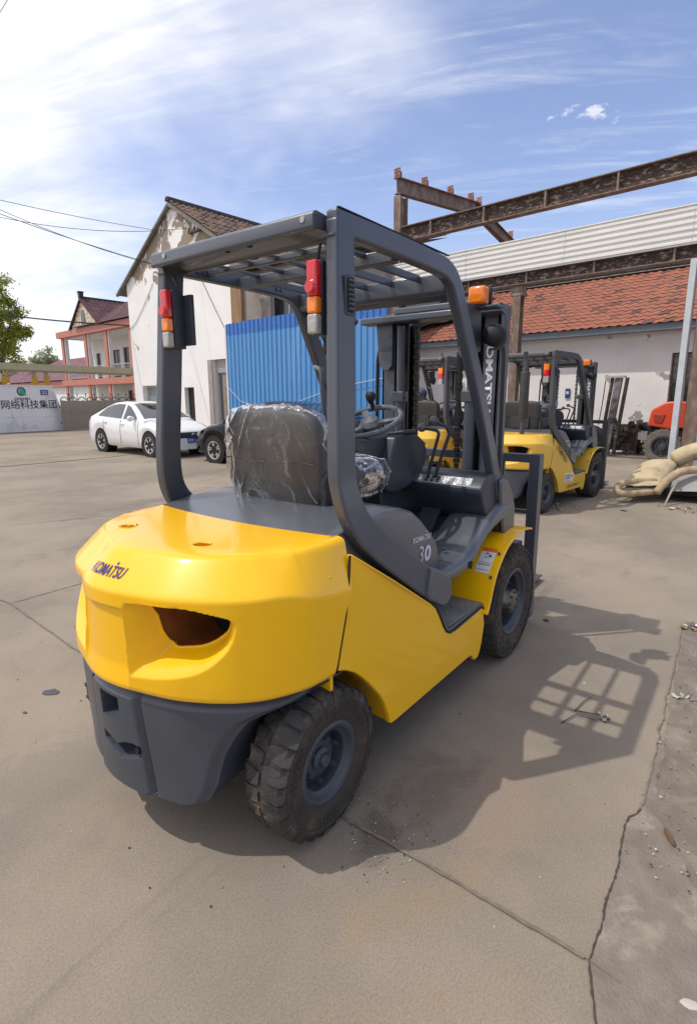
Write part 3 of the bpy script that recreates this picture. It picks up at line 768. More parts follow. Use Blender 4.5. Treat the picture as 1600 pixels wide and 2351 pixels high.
    prof = [(.142, 2.112), (.135, 2.100), (.134, 2.066), (.140, 2.056), (.150, 2.056), (.158, 2.062), (.282, 2.066), (.290, 2.056), (.297, 2.060), (.298, 2.096), (.288, 2.104), (.155, 2.117)]
    roof.prism(prof, 'y', -.428, .455)
    rb = roof.build('roof_beam', GREY, T, bevel=.005, segs=2)
    for y in (-.385, .36, .02, -.10): 
        m = MB(); m.cyl((.17 if abs(y) < .2 else .136, y, 2.064 if abs(y) < .2 else 2.09), (.17 if abs(y) < .2 else .1315, y, 2.059 if abs(y) < .2 else 2.09), .010, n=12); m.build('beam_slot', CAVITY if abs(y) < .2 else CLRL, rb)
    for x0, x1, z0, z1 in ((.406, .434, 2.066, 2.092), (.592, .642, 2.040, 2.088)):
        m = MB(); m.box(x0, x1, -.436, .436, z0, z1); m.build('cross_bar', GREY, T, bevel=.005)
    m = MB(); m.prism([(1.035, 2.075), (1.030, 2.000), (1.045, 1.985), (1.085, 1.990), (1.090, 2.010), (1.078, 2.070)], 'y', -.436, .436); m.build('front_beam', GREY, T, bevel=.005)
    m = MB(); m.prism([(1.09, 2.035), (1.155, 2.020), (1.17, 1.985), (1.155, 1.975), (1.09, 2.005)], 'y', -.47, .47); m.build('visor_beam', GREY, T, bevel=.005)
    for y in (-.30, -.15, 0, .15, .30):
        m = MB(); m.box(.275, .593, y-.016, y+.016, 2.074, 2.087); m.build('slat', GREY, T, bevel=.003)
        m = MB(); m.box(.640, 1.036, y-.008, y+.008, 2.048, 2.080); m.build('slat', GREY, T, bevel=.003)
    m = MB(); m.box(.97, .99, .030, .046, 1.90, 2.03); m.cyl((.98, .038, 1.905), (.98, .02, 1.89), .017, n=10); m.build('mirror_stub', GREY, T)
    # --- tail lamps
    for s in (-1, 1):
        y0, y1 = s*.384, s*.427
        hs = MB(); hs.box(.178, .232, y0-s*.004, y1, 1.735, 1.972); hs.box(.232, .250, y0-s*.05, y1-s*.02, 1.75, 1.955)
        hs.cyl((.21, y0, 1.985), (.20, y0+s*.02, 2.03), .006, n=8)
        lamp = hs.build('tail_lamp', PLAS, T, bevel=.006)
        for nm, a, b, mm in (('red_lens', 1.858, 1.970, REDL), ('amber_lens', 1.803, 1.857, AMBL), ('clear_lens', 1.738, 1.802, CLRL)):
            l = MB(); l.box(.146, .177, y0, y1, a, b); l.build(nm, mm, lamp, bevel=.007, segs=3)
        l = MB(); l.cyl((.145, (y0+y1)/2, 1.885), (.134, (y0+y1)/2, 1.885), .024, .018, 20); l.build('reflector', REDL, lamp, smooth=40)
    # --- louvred vent in the near pillar
    v = MB(); vx = lambda z: .2305-.012*(2.0-z)*0.9
    ysf = lambda z: -interp(z, [1.25, 2.10], [.527, .484])
    fr = [(.208, 1.798), (.254, 1.796), (.260, 1.802), (.262, 1.914), (.256, 1.922), (.212, 1.924), (.206, 1.918)]
    v.prism(fr, 'y', -.502, -.4975); vent = v.build('vent', PLAS, T, bevel=.004)
    v = MB(); v.prism([(.219, 1.808), (.249, 1.806), (.252, 1.812), (.254, 1.908), (.249, 1.915), (.222, 1.915), (.218, 1.908)], 'y', -.5036, -.5024); v.build('vent_opening', CAVITY, vent)
    for k in range(7):
        z = 1.817+k*.0148; b = MB(); b.obox((.236, -.5055, z), (.0155, 0, 0), (0, .0035, -.0025), (0, .0008, .0015)); b.build('louvre', PLASG, vent)
    # --- engine hood with side lettering
    P = [(.088, 1.035), (.10, 1.047), (.2, 1.068), (.33, 1.086), (.48, 1.092), (.60, 1.078), (.69, 1.050), (.765, 1.000), (.84, .935), (.905, .875), (.935, .83), (.945, .735), (.93, .700), (.88, .672), (.60, .672), (.088, .672)]
    rings = []
    ys = [-.505, -.500, -.488, -.470, -.44, -.40]; ins = [.030, .014, .005, .001, 0, 0]
    ctr = Vector((.52, .85))
    for y, i_ in list(zip(ys, ins))+[(-a, b) for a, b in reversed(list(zip(ys, ins)))]:
        ring = []
        for (x, z) in P:
            d = Vector((x, z))-ctr; k = 1-i_/max(.18, d.length)
            ring.append((ctr.x+d.x*k, y, ctr.y+d.y*k))
        rings.append(ring)
    m = MB(); m.loft(rings); hood = m.build('hood', PLASG, T, smooth=32, fix=True)
    lettering("KOMATSU", (.676, -.5075, .905), (1, 0, -.035), (0, 0, 1), .164, .026, WHITE_INK, hood, bold=.030, shear=.2, space=1.12)
    m = MB(); m.box(.792, .799, -.5085, -.5075, .936, .943); m.build('lettering', WHITE_INK, hood)
    lettering("3", (.728, -.5075, .806), (1, 0, -.1), (0, 0, 1), .046, .076, WHITE_INK, hood, shear=.1)
    lettering("0", (.782, -.5075, .800), (1, 0, -.1), (0, 0, 1), .060, .076, WHITE_INK, hood, bold=.045, shear=.1)
    # --- seat
    st = MB()
    def cushion(mb, c, sx, sy, sz, p=4.0, nu=36, nv=20, tilt=0.0, bulge=0.0, mi=0, wr=0.0, seed=0):
        def fn(a, b):
            th = 2*math.pi*a; ph = math.pi*(b-.5)
            f = lambda t: math.copysign(abs(t)**(2/p), t)
            x = sx*f(math.cos(ph))*f(math.cos(th)); y = sy*f(math.cos(ph))*f(math.sin(th)); z = sz*f(math.sin(ph))
            q = Vector((x, y, z))
            if wr:
                # loose film: broad billows plus sharp tension folds running down and inwards
                w1 = mnoise.noise(Vector((x*5+seed, y*6, z*4))); ax = y*1.0+z*.55*(1 if y > 0 else -1)
                f1 = max(0, 1-abs(mnoise.noise(Vector((x*6+seed, ax*13, z*2.2))))*5.0)**2; f2 = max(0, 1-abs(mnoise.noise(Vector((x*9, y*8-z*9+seed, z*5+y*4))))*6.0)**2
                g_ = Vector((math.copysign(abs(x/sx)**(p-1), x)/sx, math.copysign(abs(y/sy)**(p-1), y)/sy, math.copysign(abs(z/sz)**(p-1), z)/sz)).normalized()
                q += g_*(wr*.38*(.7*w1+.55*f1+.5*f2))
            x, y, z = q
            x += tilt*z
            if tilt: y *= 1-.09*max(0, -z/sz)**1.5
            return (c[0]+x, c[1]+y, c[2]+z)
        mb.grid(fn, nu, nv, mi)
    cushion(st, (.420, .035, 1.255), .060, .280, .225, p=5, tilt=-.10)
    seat = st.build('seat', SEATV, T, smooth=70, fix=True)
    m = MB(); cushion(m, (.66, .035, 1.165), .25, .265, .075, p=5); m.build('seat_cushion', SEATV, seat, smooth=70, fix=True)
    m = MB(); m.tube([(.352-.003*math.cos(k), .035+.27*(1-2*k/20), 1.262+.006*math.sin(k*.5)) for k in range(21)], .003, 5); m.build('backrest_seam', BLK, seat, smooth=70)
    m = MB(); m.box(.40, .86, -.20, .27, 1.085, 1.11); m.build('seat_base', BLK, seat, bevel=.01)
    m = MB(); m.prism([(.385, 1.05), (.39, 1.20), (.41, 1.235), (.44, 1.23), (.52, 1.12), (.54, 1.06), (.50, 1.03), (.41, 1.03)], 'y', -.262, -.226); hp = m.build('hip_bracket', BLK, seat, bevel=.008, segs=3)
    for q in ((.425, 1.215), (.425, 1.10)):
        m = MB(); m.cyl((q[0], -.263, q[1]), (q[0], -.270, q[1]), .008, n=8); m.build('bracket_bolt', STEEL, hp)
    if main:
        m = MB(); cushion(m, (.418, .035, 1.262), .072, .292, .236, p=4.2, tilt=-.10, nu=260, nv=150, wr=.030, seed=3); m.build('plastic_wrap', FILM, seat, smooth=179)
        m = MB(); cushion(m, (.67, .02, 1.165), .27, .300, .090, p=3.5, nu=200, nv=110, wr=.075, seed=8); m.build('plastic_wrap', FILM, seat, smooth=179)
    # --- steering column, wheel, levers
    m = MB(); m.prism([(.905, 1.325), (1.12, 1.338), (1.15, 1.322), (1.0, 1.06), (.985, 1.05), (.96, 1.06)], 'y', -.095, .095)
    m.prism([(1.10, 1.328), (1.22, 1.338), (1.34, 1.322), (1.41, 1.285), (1.44, 1.235), (1.43, 1.17), (1.36, 1.095), (1.26, 1.055), (1.12, 1.03), (1.02, 1.05), (1.0, 1.12)], 'y', -.15, .13); m.prism([(1.03, 1.08), (1.25, 1.08), (1.33, .80), (1.10, .78)], 'y', -.09, .09)
    colm = m.build('steering_column', PLAS, T, bevel=.022, segs=3)
    for q in ((.955, 1.155), (1.03, 1.165)):
        h = MB(); h.cyl((q[0], -.0955, q[1]), (q[0], -.0975, q[1]), .010, n=12); h.build('screw_recess', CAVITY, colm)
    wc = Vector((1.075, .0, 1.405)); nrm = Vector((-.42, 0, .907)).normalized(); ua = Vector((0, 1, 0)); ub = nrm.cross(ua)
    sw = MB(); sw.tube([wc+(ua*math.cos(t)+ub*math.sin(t))*.168 for t in [2*math.pi*k/48 for k in range(48)]], .0145, 10, closed=True)
    wheel = sw.build('steering_wheel', PLASG, T, smooth=80)
    m = MB(); m.cyl(wc-nrm*.055, wc-nrm*.012, .055, .062, 24); m.cyl(wc-nrm*.012, wc+nrm*.012, .062, .045, 24)
    for ang in (60, 180, 300):
        t = R(ang+12); d = ua*math.cos(t)+ub*math.sin(t); m.bar(wc-nrm*.012+d*.045, wc+d*.165, .036, .012, nrm)
    m.build('wheel_hub', PLASG, wheel, smooth=40)
    kp = wc+(ua*math.cos(R(-62))+ub*math.sin(R(-62)))*.165
    kp = wc+(ua*.42-ub*.907)*.165
    m = MB(); m.cyl(kp, kp+nrm*.045, .014, .011, 12); m.lathe([(.001, .036), (.018, .034), (.027, .022), (.029, .008), (.024, -.008), (.014, -.02), (.010, -.03)], kp+nrm*.062, 'z', 18); m.build('spinner_knob', BLK, wheel, smooth=60)
    m = MB(); m.tube([(1.16, -.06, 1.335), (1.20, -.12, 1.345), (1.22, -.20, 1.35)], [.010, .012, .016], 8); m.build('column_stalk', PLAS, T, smooth=70)
    m = MB(); m.tube(fillet([(1.05, .26, 1.30), (1.03, .27, 1.45), (1.02, .275, 1.60), (1.05, .30, 1.68), (1.14, .42, 1.70)], .05), .014, 8); m.build('grab_rail', GREY, T, smooth=70)
    for (a, b_, c2) in (((1.35, -.16, 1.365), (1.36, -.265, 1.35), (1.38, -.185, 1.05)), ((1.35, -.232, 1.405), (1.36, -.332, 1.362), (1.39, -.225, 1.05))):
        m = MB(); m.tube(fillet([a, b_, (lerp(b_[0], c2[0], .75), lerp(b_[1], c2[1], .8)+.0, lerp(b_[2], c2[2], .7)), c2], .03), .0095, 8); lv = m.build('lever', PLAS, T, smooth=70)
        m = MB(); m.lathe([(.001, .026), (.014, .023), (.022, .010), (.024, -.002), (.020, -.014), (.012, -.022), (.001, -.024)], a, 'z', 16); m.build('lever_knob', PLASG, lv, smooth=60)
    # --- front cowl with switch panel
    P = [(1.345, 1.035), (1.350, 1.060), (1.405, 1.108), (1.46, 1.122), (1.60, 1.118), (1.70, 1.08), (1.765, .99), (1.795, .88), (1.80, .74), (1.66, .72), (1.62, .80), (1.575, .832), (1.52, .845), (1.46, .872), (1.405, .925), (1.365, .985)]
    m = MB(); m.prism(P, 'y', -.525, .03); cw2 = m.build('dash_cowl', PLAS, T, bevel=.030, segs=4)
    m = MB(); m.prism([(1.40, 1.00), (1.45, 1.06), (1.60, 1.08), (1.72, 1.03), (1.80, .88), (1.80, .72), (1.66, .70), (1.62, .80), (1.50, .90)], 'y', .03, .535); m.build('dash_cowl', PLAS, T, bevel=.03, segs=3)
    for s_ in (-1, 1):
        m = MB(); m.prism([(1.545, 1.075), (1.60, 1.088), (1.66, 1.070), (1.735, .995), (1.785, .90), (1.795, .775), (1.70, .735), (1.64, .745), (1.60, .84), (1.565, .95)], 'y', s_*.553, s_*.528); m.build('cowl_side', PLASG, T, bevel=.012, segs=3)
    # silver switch panel on the sloping rear lip of the cowl
    O = Vector((1.352, -.085, 1.056)); rt_ = Vector((0, -1, 0)); up_ = Vector((.055, 0, .048)).normalized(); nn = rt_.cross(up_)
    pan = MB(); pan.obox(O+rt_*.185+up_*.034+nn*.004, rt_*.185, up_*.031, nn*.003); pn = pan.build('switch_panel', SILVER, cw2, bevel=.006, segs=2)
    m = MB(); m.lathe([(.001, .012), (.018, .011), (.024, .004), (.025, 0)], (0, 0, 0), 'z', 20)
    M4 = Matrix((rt_, up_, nn)).transposed().to_4x4(); M4.translation = O+rt_*.05+up_*.034+nn*.006
    m.v = [tuple(M4 @ Vector(v)) for v in m.v]; m.build('rotary_switch', SILVER, cw2, smooth=50)
    for i in range(2):
        for j in range(2):
            m = MB(); m.obox(O+rt_*(.105+i*.034)+up_*(.022+j*.026)+nn*.010, rt_*.008, up_*.007, nn*.006); m.build('push_button', PLAS, cw2, bevel=.002)
    m = MB(); m.obox(O+rt_*.172+up_*.034+nn*.010, rt_*.007, up_*.02, nn*.003); m.build('push_button', PLAS, cw2)
    for i in range(7):
        m = MB(); m.obox(O+rt_*(.215+i*.020)+up_*.034+nn*.0085, rt_*.0062, up_*(.018+.004*(i % 2)), nn*.001); m.build('switch_caption', LABELW, cw2)
    m = MB(); m.cyl((1.36, -.012, 1.03), (1.335, -.012, 1.02), .012, n=12); m.tube([(1.335, -.012, 1.015), (1.325, -.012, .98), (1.33, -.018, .94)], .006, 6); m.build('ignition_key', BLK, cw2)
    # --- floor and pedal
    m = MB(); m.prism([(.88, .70), (1.32, .735), (1.62, .95), (1.64, .93), (1.34, .70), (.88, .66)], 'y', -.46, .46); fl = m.build('floor_plate', PLAS, T)
    m = MB(); m.obox((1.20, -.37, .765), (.16, 0, .035), (0, .10, 0), (-.001, 0, .004)); m.build('floor_cover', PLASG, fl, bevel=.006)
    m = MB(); m.cyl((1.10, -.445, .772), (1.098, -.445, .782), .012, n=12); m.build('floor_bolt', STEEL, fl)
    pd = MB(); po = Vector((1.36, -.20, .84)); ux = Vector((.09, 0, .10)).normalized(); uy = Vector((0, 1, 0)); un = ux.cross(uy)*-1
    pd.obox(po, ux*.09, uy*.055, un*.006)
    for k in range(9): pd.obox(po+ux*(-.075+k*.019)+un*.009, ux*.005, uy*.052, un*.004)
    pd.build('pedal', PLAS, T)
    # --- wheels
    for s in (-1, 1):
        make_wheel('wheel', T, (0, s*.508, .272), s, .272, .17, .137, 'lug', False)
        make_wheel('wheel', T, (1.70, s*.505, .345), s, .345, .225, .187, 'solid', True)
    # --- mast
    for s in (-1, 1):
        m = MB(); m.box(1.80, 1.815, s*.305, s*.40, .10, 2.05); m.box(1.80, 1.95, s*.383, s*.40, .10, 2.05); m.box(1.935, 1.95, s*.305, s*.383, .10, 2.05)
        rail = m.build('mast_rail', GREY, T, bevel=.003)
        if s < 0:
            lettering("KOMATSU", (1.7985, -.322, 1.885), (0, 0, -1), (0, -1, 0), .445, .045, WHITE_INK, rail, bold=.035)
        m = MB(); m.box(1.835, 1.85, s*.225, s*.300, .12, 1.99); m.box(1.835, 1.985, s*.283, s*.300, .12, 1.99); m.box(1.97, 1.985, s*.225, s*.283, .12, 1.99); m.build('inner_rail', CHAIN, T)
        m = MB(); m.cyl((1.775, s*.245, .20), (1.775, s*.245, 1.52), .034, n=18); m.cyl((1.775, s*.245, 1.52), (1.775, s*.245, 1.97), .024, n=14); cy = m.build('lift_cylinder', GREY, T, smooth=50)
        m = MB(); m.box(1.735, 1.80, s*.20, s*.292, 1.50, 1.565); m.build('cylinder_clamp', GREY, cy, bevel=.004)
        m = MB(); m.box(1.735, 1.80, s*.205, s*.285, 1.03, 1.045); m.build('cylinder_clamp', GREY, cy, bevel=.004)
        ch = MB(); yc = s*.150
        for k in range(44):
            z = .55+k*.032; w = .011 if k % 2 else .017
            ch.box(1.805, 1.829, yc-w, yc+w, z, z+.028); 
            if k % 2 == 0: ch.cyl((1.803, yc, z+.014), (1.831, yc, z+.014), .007, n=6)
        ch.build('lift_chain', CHAIN, T)
        m = MB(); m.tube(fillet([(1.79, s*.44, .55), (1.79, s*.44, 1.0), (1.79, s*.43, 1.80), (1.80, s*.38, 1.92)], .1), .012, 8); m.build('hydraulic_hose', BLK, T, smooth=70)
    m = MB(); m.box(1.685, 1.80, -.44, .50, 1.985, 2.025); m.box(1.80, 1.83, -.40, .40, 1.985, 2.025); m.build('mast_tie', GREY, T, bevel=.008)
    m = MB(); m.box(1.80, 1.90, -.30, .32, 2.045, 2.085); m.build('mast_tie', GREY, T, bevel=.008)
    m = MB(); m.prism([(.30, 2.0), (.425, 2.0), (.40, 1.74), (.375, 1.705), (.33, 1.70), (.30, 1.73)], 'x', 1.76, 1.772); m.build('tie_gusset', GREY, T, bevel=.003)
    m = MB(); m.prism([(-.24, 2.0), (-.16, 2.0), (-.16, 1.78), (-.20, 1.74), (-.26, 1.60)], 'x', 1.76, 1.772); m.build('tie_gusset', GREY, T, bevel=.003)
    for z in (.16, .95): 
        m = MB(); m.box(1.86, 1.93, -.31, .31, z, z+.10); m.build('mast_tie', CHAIN, T, bevel=.005)
    for s in (-1, 1):
        m = MB(); m.tube([(1.30, s*.30, .55), (1.80, s*.42, .62)], [.035, .028], 12); m.build('tilt_cylinder', GREY, T, smooth=50)
    # --- carriage, load backrest and forks
    fr = MB(); fr.box(2.215, 2.285, -.475, -.545, .05, 1.165); fr.box(2.285, 2.292, -.475, -.545, .05, 1.165); bk = fr.build('load_backrest', GREY, T, bevel=.004)
    m = MB(); m.box(2.215, 2.285, .475, .545, .05, 1.165); m.build('backrest_upright', GREY, bk, bevel=.004)
    m = MB(); m.box(2.220, 2.280, -.475, .475, 1.108, 1.163); m.build('backrest_bar', GREY, bk, bevel=.004)
    m = MB(); m.box(2.235, 2.265, -.475, .475, .768, .790); m.build('backrest_bar', GREY, bk, bevel=.003)
    for y in (-.29, .29): 
        m = MB(); m.box(2.238, 2.262, y-.011, y+.011, .79, 1.108); m.build('backrest_bar', GREY, bk, bevel=.003)
    for z in (.14, .48):
        m = MB(); m.box(2.10, 2.20, -.47, .47, z, z+.11); m.build('carriage_bar', GREY, T, bevel=.006)
    for y in (-.27, .27):
        m = MB(); m.prism([(2.20, .65), (2.245, .65), (2.245, .085), (3.20, .050), (3.20, .038), (2.20, .035)], 'y', y-.055, y+.055); m.build('fork', GREY, T, bevel=.004)
    # --- front work lamps on the right pillar and the left
    for s in (-1, 1):
        m = MB(); m.prism([(1.185, 1.965), (1.40, 1.985), (1.415, 1.76), (1.375, 1.745), (1.30, 1.77)], 'y', s*.450, s*.456); m.box(1.34, 1.42, s*.455, s*.56, 1.955, 1.968); br = m.build('lamp_bracket', PLAS, T, bevel=.004)
        m = MB(); m.box(1.325, 1.395, s*.412, s*.500, 1.975, 2.062); m.build('amber_lens', AMBL, br, bevel=.016, segs=3)
        m = MB(); m.box(1.398, 1.425, s*.418, s*.503, 1.980, 2.062); m.build('amber_lens', BLK, br, bevel=.008)
        m = MB(); m.lathe([(.001, -.055), (.03, -.052), (.050, -.036), (.056, .0), (.056, .05), (.05, .062), (.001, .062)], (1.42, s*.520, 1.832), 'x', 22); m.build('head_lamp', BLK, br, smooth=45)
        m = MB(); m.tube(fillet([(1.42, s*.50, 1.945), (1.42, s*.575, 1.945), (1.42, s*.59, 1.80), (1.42, s*.555, 1.765), (1.42, s*.50, 1.765)], .03), .0055, 8); m.build('lamp_guard', GREY, br, smooth=70)
    return T
def ground_material():
    m = bpy.data.materials.new('yard_concrete'); m.use_nodes = True; nt = m.node_tree; N = nt.nodes; L = nt.links; b = N['Principled BSDF']
    tc = N.new('ShaderNodeTexCoord')
    def noise(sc, det=6, rough=.6, dist=0, stretch=None, rot=0):
        src = tc.outputs['Object']
        if stretch:
            mp = N.new('ShaderNodeMapping'); mp.inputs['Scale'].default_value = stretch; mp.inputs['Rotation'].default_value = (0, 0, R(rot)); L.new(src, mp.inputs[0]); src = mp.outputs[0]
        n = N.new('ShaderNodeTexNoise'); n.inputs['Scale'].default_value = sc; n.inputs['Detail'].default_value = det; n.inputs['Roughness'].default_value = rough; n.inputs['Distortion'].default_value = dist
        L.new(src, n.inputs[0]); return n.outputs['Fac']
    def mr(v, a, b_, c=0., d=1., smooth=True):
        n = N.new('ShaderNodeMapRange'); n.interpolation_type = 'SMOOTHSTEP' if smooth else 'LINEAR'
        for i, x in enumerate((a, b_, c, d)): n.inputs[i+1].default_value = x
        L.new(v, n.inputs[0]); return n.outputs[0]
    def mix(f, a, c, bt='MIX'):
        n = N.new('ShaderNodeMixRGB'); n.blend_type = bt
        for i, x in ((0, f), (1, a), (2, c)):
            if isinstance(x, float): n.inputs[i].default_value = x
            elif isinstance(x, tuple): n.inputs[i].default_value = (*x, 1)
            else: L.new(x, n.inputs[i])
        return n.outputs[0]
    col = mix(mr(noise(.55, 7, .62), .38, .64), (.300, .250, .196), (.226, .193, .154))
    col = mix(mr(noise(1.7, 8, .65, .6), .52, .72, 0, .55), col, (.315, .255, .185))
    col = mix(mr(noise(.9, 8, .7, 1.2), .60, .70, 0, .40), col, (.285, .205, .125))          # ochre stains
    col = mix(mr(noise(1.3, 9, .7, .8, (.35, 1.6, 1), 35), .58, .72, 0, .50), col, (.140, .118, .096))    # dark scuffs
    sp = N.new('ShaderNodeTexVoronoi'); sp.inputs['Scale'].default_value = 5.5; sp.inputs['Randomness'].default_value = 1.0; L.new(tc.outputs['Object'], sp.inputs[0])
    blot = mr(sp.outputs['Distance'], .035, .052, 1., 0.)
    sel = N.new('ShaderNodeSeparateXYZ'); L.new(sp.outputs['Color'], sel.inputs[0])
    pick = mr(sel.outputs[0], .93, .94)
    mm = N.new('ShaderNodeMath'); mm.operation = 'MULTIPLY'; L.new(blot, mm.inputs[0]); L.new(pick, mm.inputs[1])
    col = mix(mm.outputs[0], col, (.44, .40, .34))                                              # pale splashes
    def blob(cx, cy, rx, ry, rot, c, k):
        mp = N.new('ShaderNodeMapping'); mp.vector_type = 'TEXTURE'; mp.inputs['Location'].default_value = (cx, cy, 0); mp.inputs['Rotation'].default_value = (0, 0, R(rot)); mp.inputs['Scale'].default_value = (rx, ry, 1)
        L.new(tc.outputs['Object'], mp.inputs[0]); ln = N.new('ShaderNodeVectorMath'); ln.operation = 'LENGTH'; L.new(mp.outputs[0], ln.inputs[0])
        ad = N.new('ShaderNodeMath'); ad.operation = 'ADD'; L.new(ln.outputs['Value'], ad.inputs[0]); L.new(mr(edge, .3, .7, -.75, .75, False), ad.inputs[1])
        return mix(mr(ad.outputs[0], .35, 1.15, k, 0.), col, c)
    edge = noise(3.5, 9, .7, .5)
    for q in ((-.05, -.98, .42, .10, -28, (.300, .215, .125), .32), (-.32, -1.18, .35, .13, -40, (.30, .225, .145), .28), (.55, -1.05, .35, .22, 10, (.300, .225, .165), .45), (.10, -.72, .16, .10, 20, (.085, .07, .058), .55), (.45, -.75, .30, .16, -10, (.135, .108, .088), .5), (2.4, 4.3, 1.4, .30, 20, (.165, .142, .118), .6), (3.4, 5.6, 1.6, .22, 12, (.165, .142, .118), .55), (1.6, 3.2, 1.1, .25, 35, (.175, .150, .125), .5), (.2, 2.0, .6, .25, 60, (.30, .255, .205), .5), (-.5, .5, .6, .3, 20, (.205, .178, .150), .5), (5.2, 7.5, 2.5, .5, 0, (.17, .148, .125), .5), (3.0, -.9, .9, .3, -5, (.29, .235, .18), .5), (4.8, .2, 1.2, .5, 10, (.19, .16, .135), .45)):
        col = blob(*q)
    fine = noise(140, 5, .75); grain = noise(520, 3, .7)
    col = mix(1.0, col, mix(mr(fine, .3, .7), (.80, .80, .80), (1.16, 1.16, 1.16)), 'MULTIPLY')
    col = mix(1.0, col, mix(mr(grain, .32, .68), (.84, .84, .84), (1.13, 1.13, 1.13)), 'MULTIPLY')
    L.new(col, b.inputs['Base Color']); b.inputs['Roughness'].default_value = .86; b.inputs['Specular IOR Level'].default_value = .25
    bp = N.new('ShaderNodeBump'); bp.inputs['Strength'].default_value = .30; bp.inputs['Distance'].default_value = .006
    ad = N.new('ShaderNodeMath'); ad.operation = 'ADD'; L.new(fine, ad.inputs[0]); L.new(noise(30, 6), ad.inputs[1]); L.new(ad.outputs[0], bp.inputs['Height'])
    L.new(bp.outputs[0], b.inputs['Normal']); return m
CONC = ground_material()
g = MB(); S = 900
g.add([(-S, -S, 0), (S, -S, 0), (S, S, 0), (-S, S, 0)], [(0, 1, 2, 3)])
tag(g.build('ground', CONC), kind='structure')
FORK = make_forklift('yellow forklift with charcoal overhead guard and plastic-wrapped seat, standing large in front', True)
# ------------------------------------------------------------------ yard materials
RUST = mat('rusted_steel', (.185, .118, .088), .72, var=.30, vscale=9, bump=.25, bscale=40, col2=(.235, .185, .150), mix=(.42, .68), mscale=4.5, stretch=(1, 1, .45))
RUSTD = mat('rusted_web', (.055, .034, .027), .8, var=.45, vscale=22, bump=.4, bscale=60, col2=(.27, .215, .17), mix=(.50, .66), mscale=11, dist=.1, stretch=(1, .55, 1.5))
CLAD = mat('white_cladding', (.74, .72, .68), .45, var=.07, vscale=3, col2=(.45, .42, .37), mix=(.62, .82), mscale=2.5, stretch=(1, .3, 1))
TRIMW = mat('pale_trim', (.50, .53, .55), .5, var=.12, vscale=5)
PLASTER = mat('white_plaster', (.82, .785, .755), .85, var=.07, vscale=1.3, bump=.15, bscale=9, col2=(.36, .325, .29), mix=(.610, .640), mscale=1.3, dist=.15)
BRICKW = mat('grey_render', (.34, .30, .275), .9, var=.14, vscale=2.5, bump=.2, bscale=12, col2=(.24, .22, .20), mix=(.5, .7), mscale=1.5)
FASCIA = mat('blue_grey_fascia', (.20, .235, .285), .6, var=.12, vscale=3)
GLASSD = mat('dark_glass', (.012, .016, .018), .08, var=.2, spec=.8)
GLASSG = mat('grey_glass', (.09, .11, .11), .10, var=.2, spec=.8)
ALU = mat('aluminium_frame', (.45, .45, .45), .4, metal=.5, var=.1)
DARKF = mat('dark_frame', (.035, .030, .028), .6, var=.2)
TILEROOF = None
def tile_material(name, c1, c2, c3):
    m = bpy.data.materials.new(name); m.use_nodes = True; nt = m.node_tree; N = nt.nodes; L = nt.links; b = N['Principled BSDF']
    oi = N.new('ShaderNodeObjectInfo'); ge = N.new('ShaderNodeNewGeometry'); ad = N.new('ShaderNodeMath'); ad.operation = 'ADD'
    L.new(oi.outputs['Random'], ad.inputs[0]); L.new(ge.outputs['Random Per Island'], ad.inputs[1])
    fr = N.new('ShaderNodeMath'); fr.operation = 'FRACT'; L.new(ad.outputs[0], fr.inputs[0])
    cr = N.new('ShaderNodeValToRGB'); L.new(fr.outputs[0], cr.inputs[0]); e = cr.color_ramp.elements
    e[0].color = (*c3, 1); e[0].position = 0; e[1].color = (*c1, 1); e[1].position = .22
    x = e.new(.65); x.color = (*c2, 1); x = e.new(1.0); x.color = (*c1, 1)
    n = N.new('ShaderNodeTexNoise'); n.inputs['Scale'].default_value = 9; n.inputs['Detail'].default_value = 8
    tc = N.new('ShaderNodeTexCoord'); L.new(tc.outputs['Object'], n.inputs[0])
    mr = N.new('ShaderNodeMapRange'); mr.inputs[1].default_value = .3; mr.inputs[2].default_value = .75; mr.inputs[3].default_value = 1.2; mr.inputs[4].default_value = .62; L.new(n.outputs['Fac'], mr.inputs[0])
    sc = N.new('ShaderNodeVectorMath'); sc.operation = 'SCALE'; L.new(cr.outputs[0], sc.inputs[0]); L.new(mr.outputs[0], sc.inputs['Scale'])
    L.new(sc.outputs[0], b.inputs['Base Color']); b.inputs['Roughness'].default_value = .85; return m
TILEM = tile_material('red_roof_tile', (.350, .118, .066), (.275, .110, .072), (.105, .060, .048))
TILEO = tile_material('weathered_roof_tile', (.20, .115, .08), (.10, .068, .055), (.045, .040, .038))
TILEP = tile_material('maroon_roof_tile', (.105, .045, .052), (.085, .036, .045), (.15, .085, .09))
def s_tile(w, l, th=.018, amp=.030, seg=7):
    """One S-profile roof tile: local x across, y down the slope, z up; a thick curved plate of about 50 triangles."""
    top = []; bot = []
    for j in (0, 1):
        for i in range(seg):
            t = i/(seg-1); x = (t-.5)*w*1.10; z = amp*math.sin((t*1.12-.10)*2*math.pi)*.55+amp*.25+(.020 if j else .0)
            top.append((x, (j-.5)*l*1.18, z)); bot.append((x, (j-.5)*l*1.18, z-th))
    v = top+bot; n = seg; f = []
    for i in range(n-1):
        f.append((i, i+1, n+i+1, n+i)); k = 2*n
        f.append((k+i+1, k+i, k+n+i, k+n+i+1))
        f.append((n+i, n+i+1, k+n+i+1, k+n+i))
        f.append((i+1, i, k+i, k+i+1))
    f += [(0, n, k+n, k), (n-1, 2*n-1+0-0, k+2*n-1, k+n-1)]
    return v, f
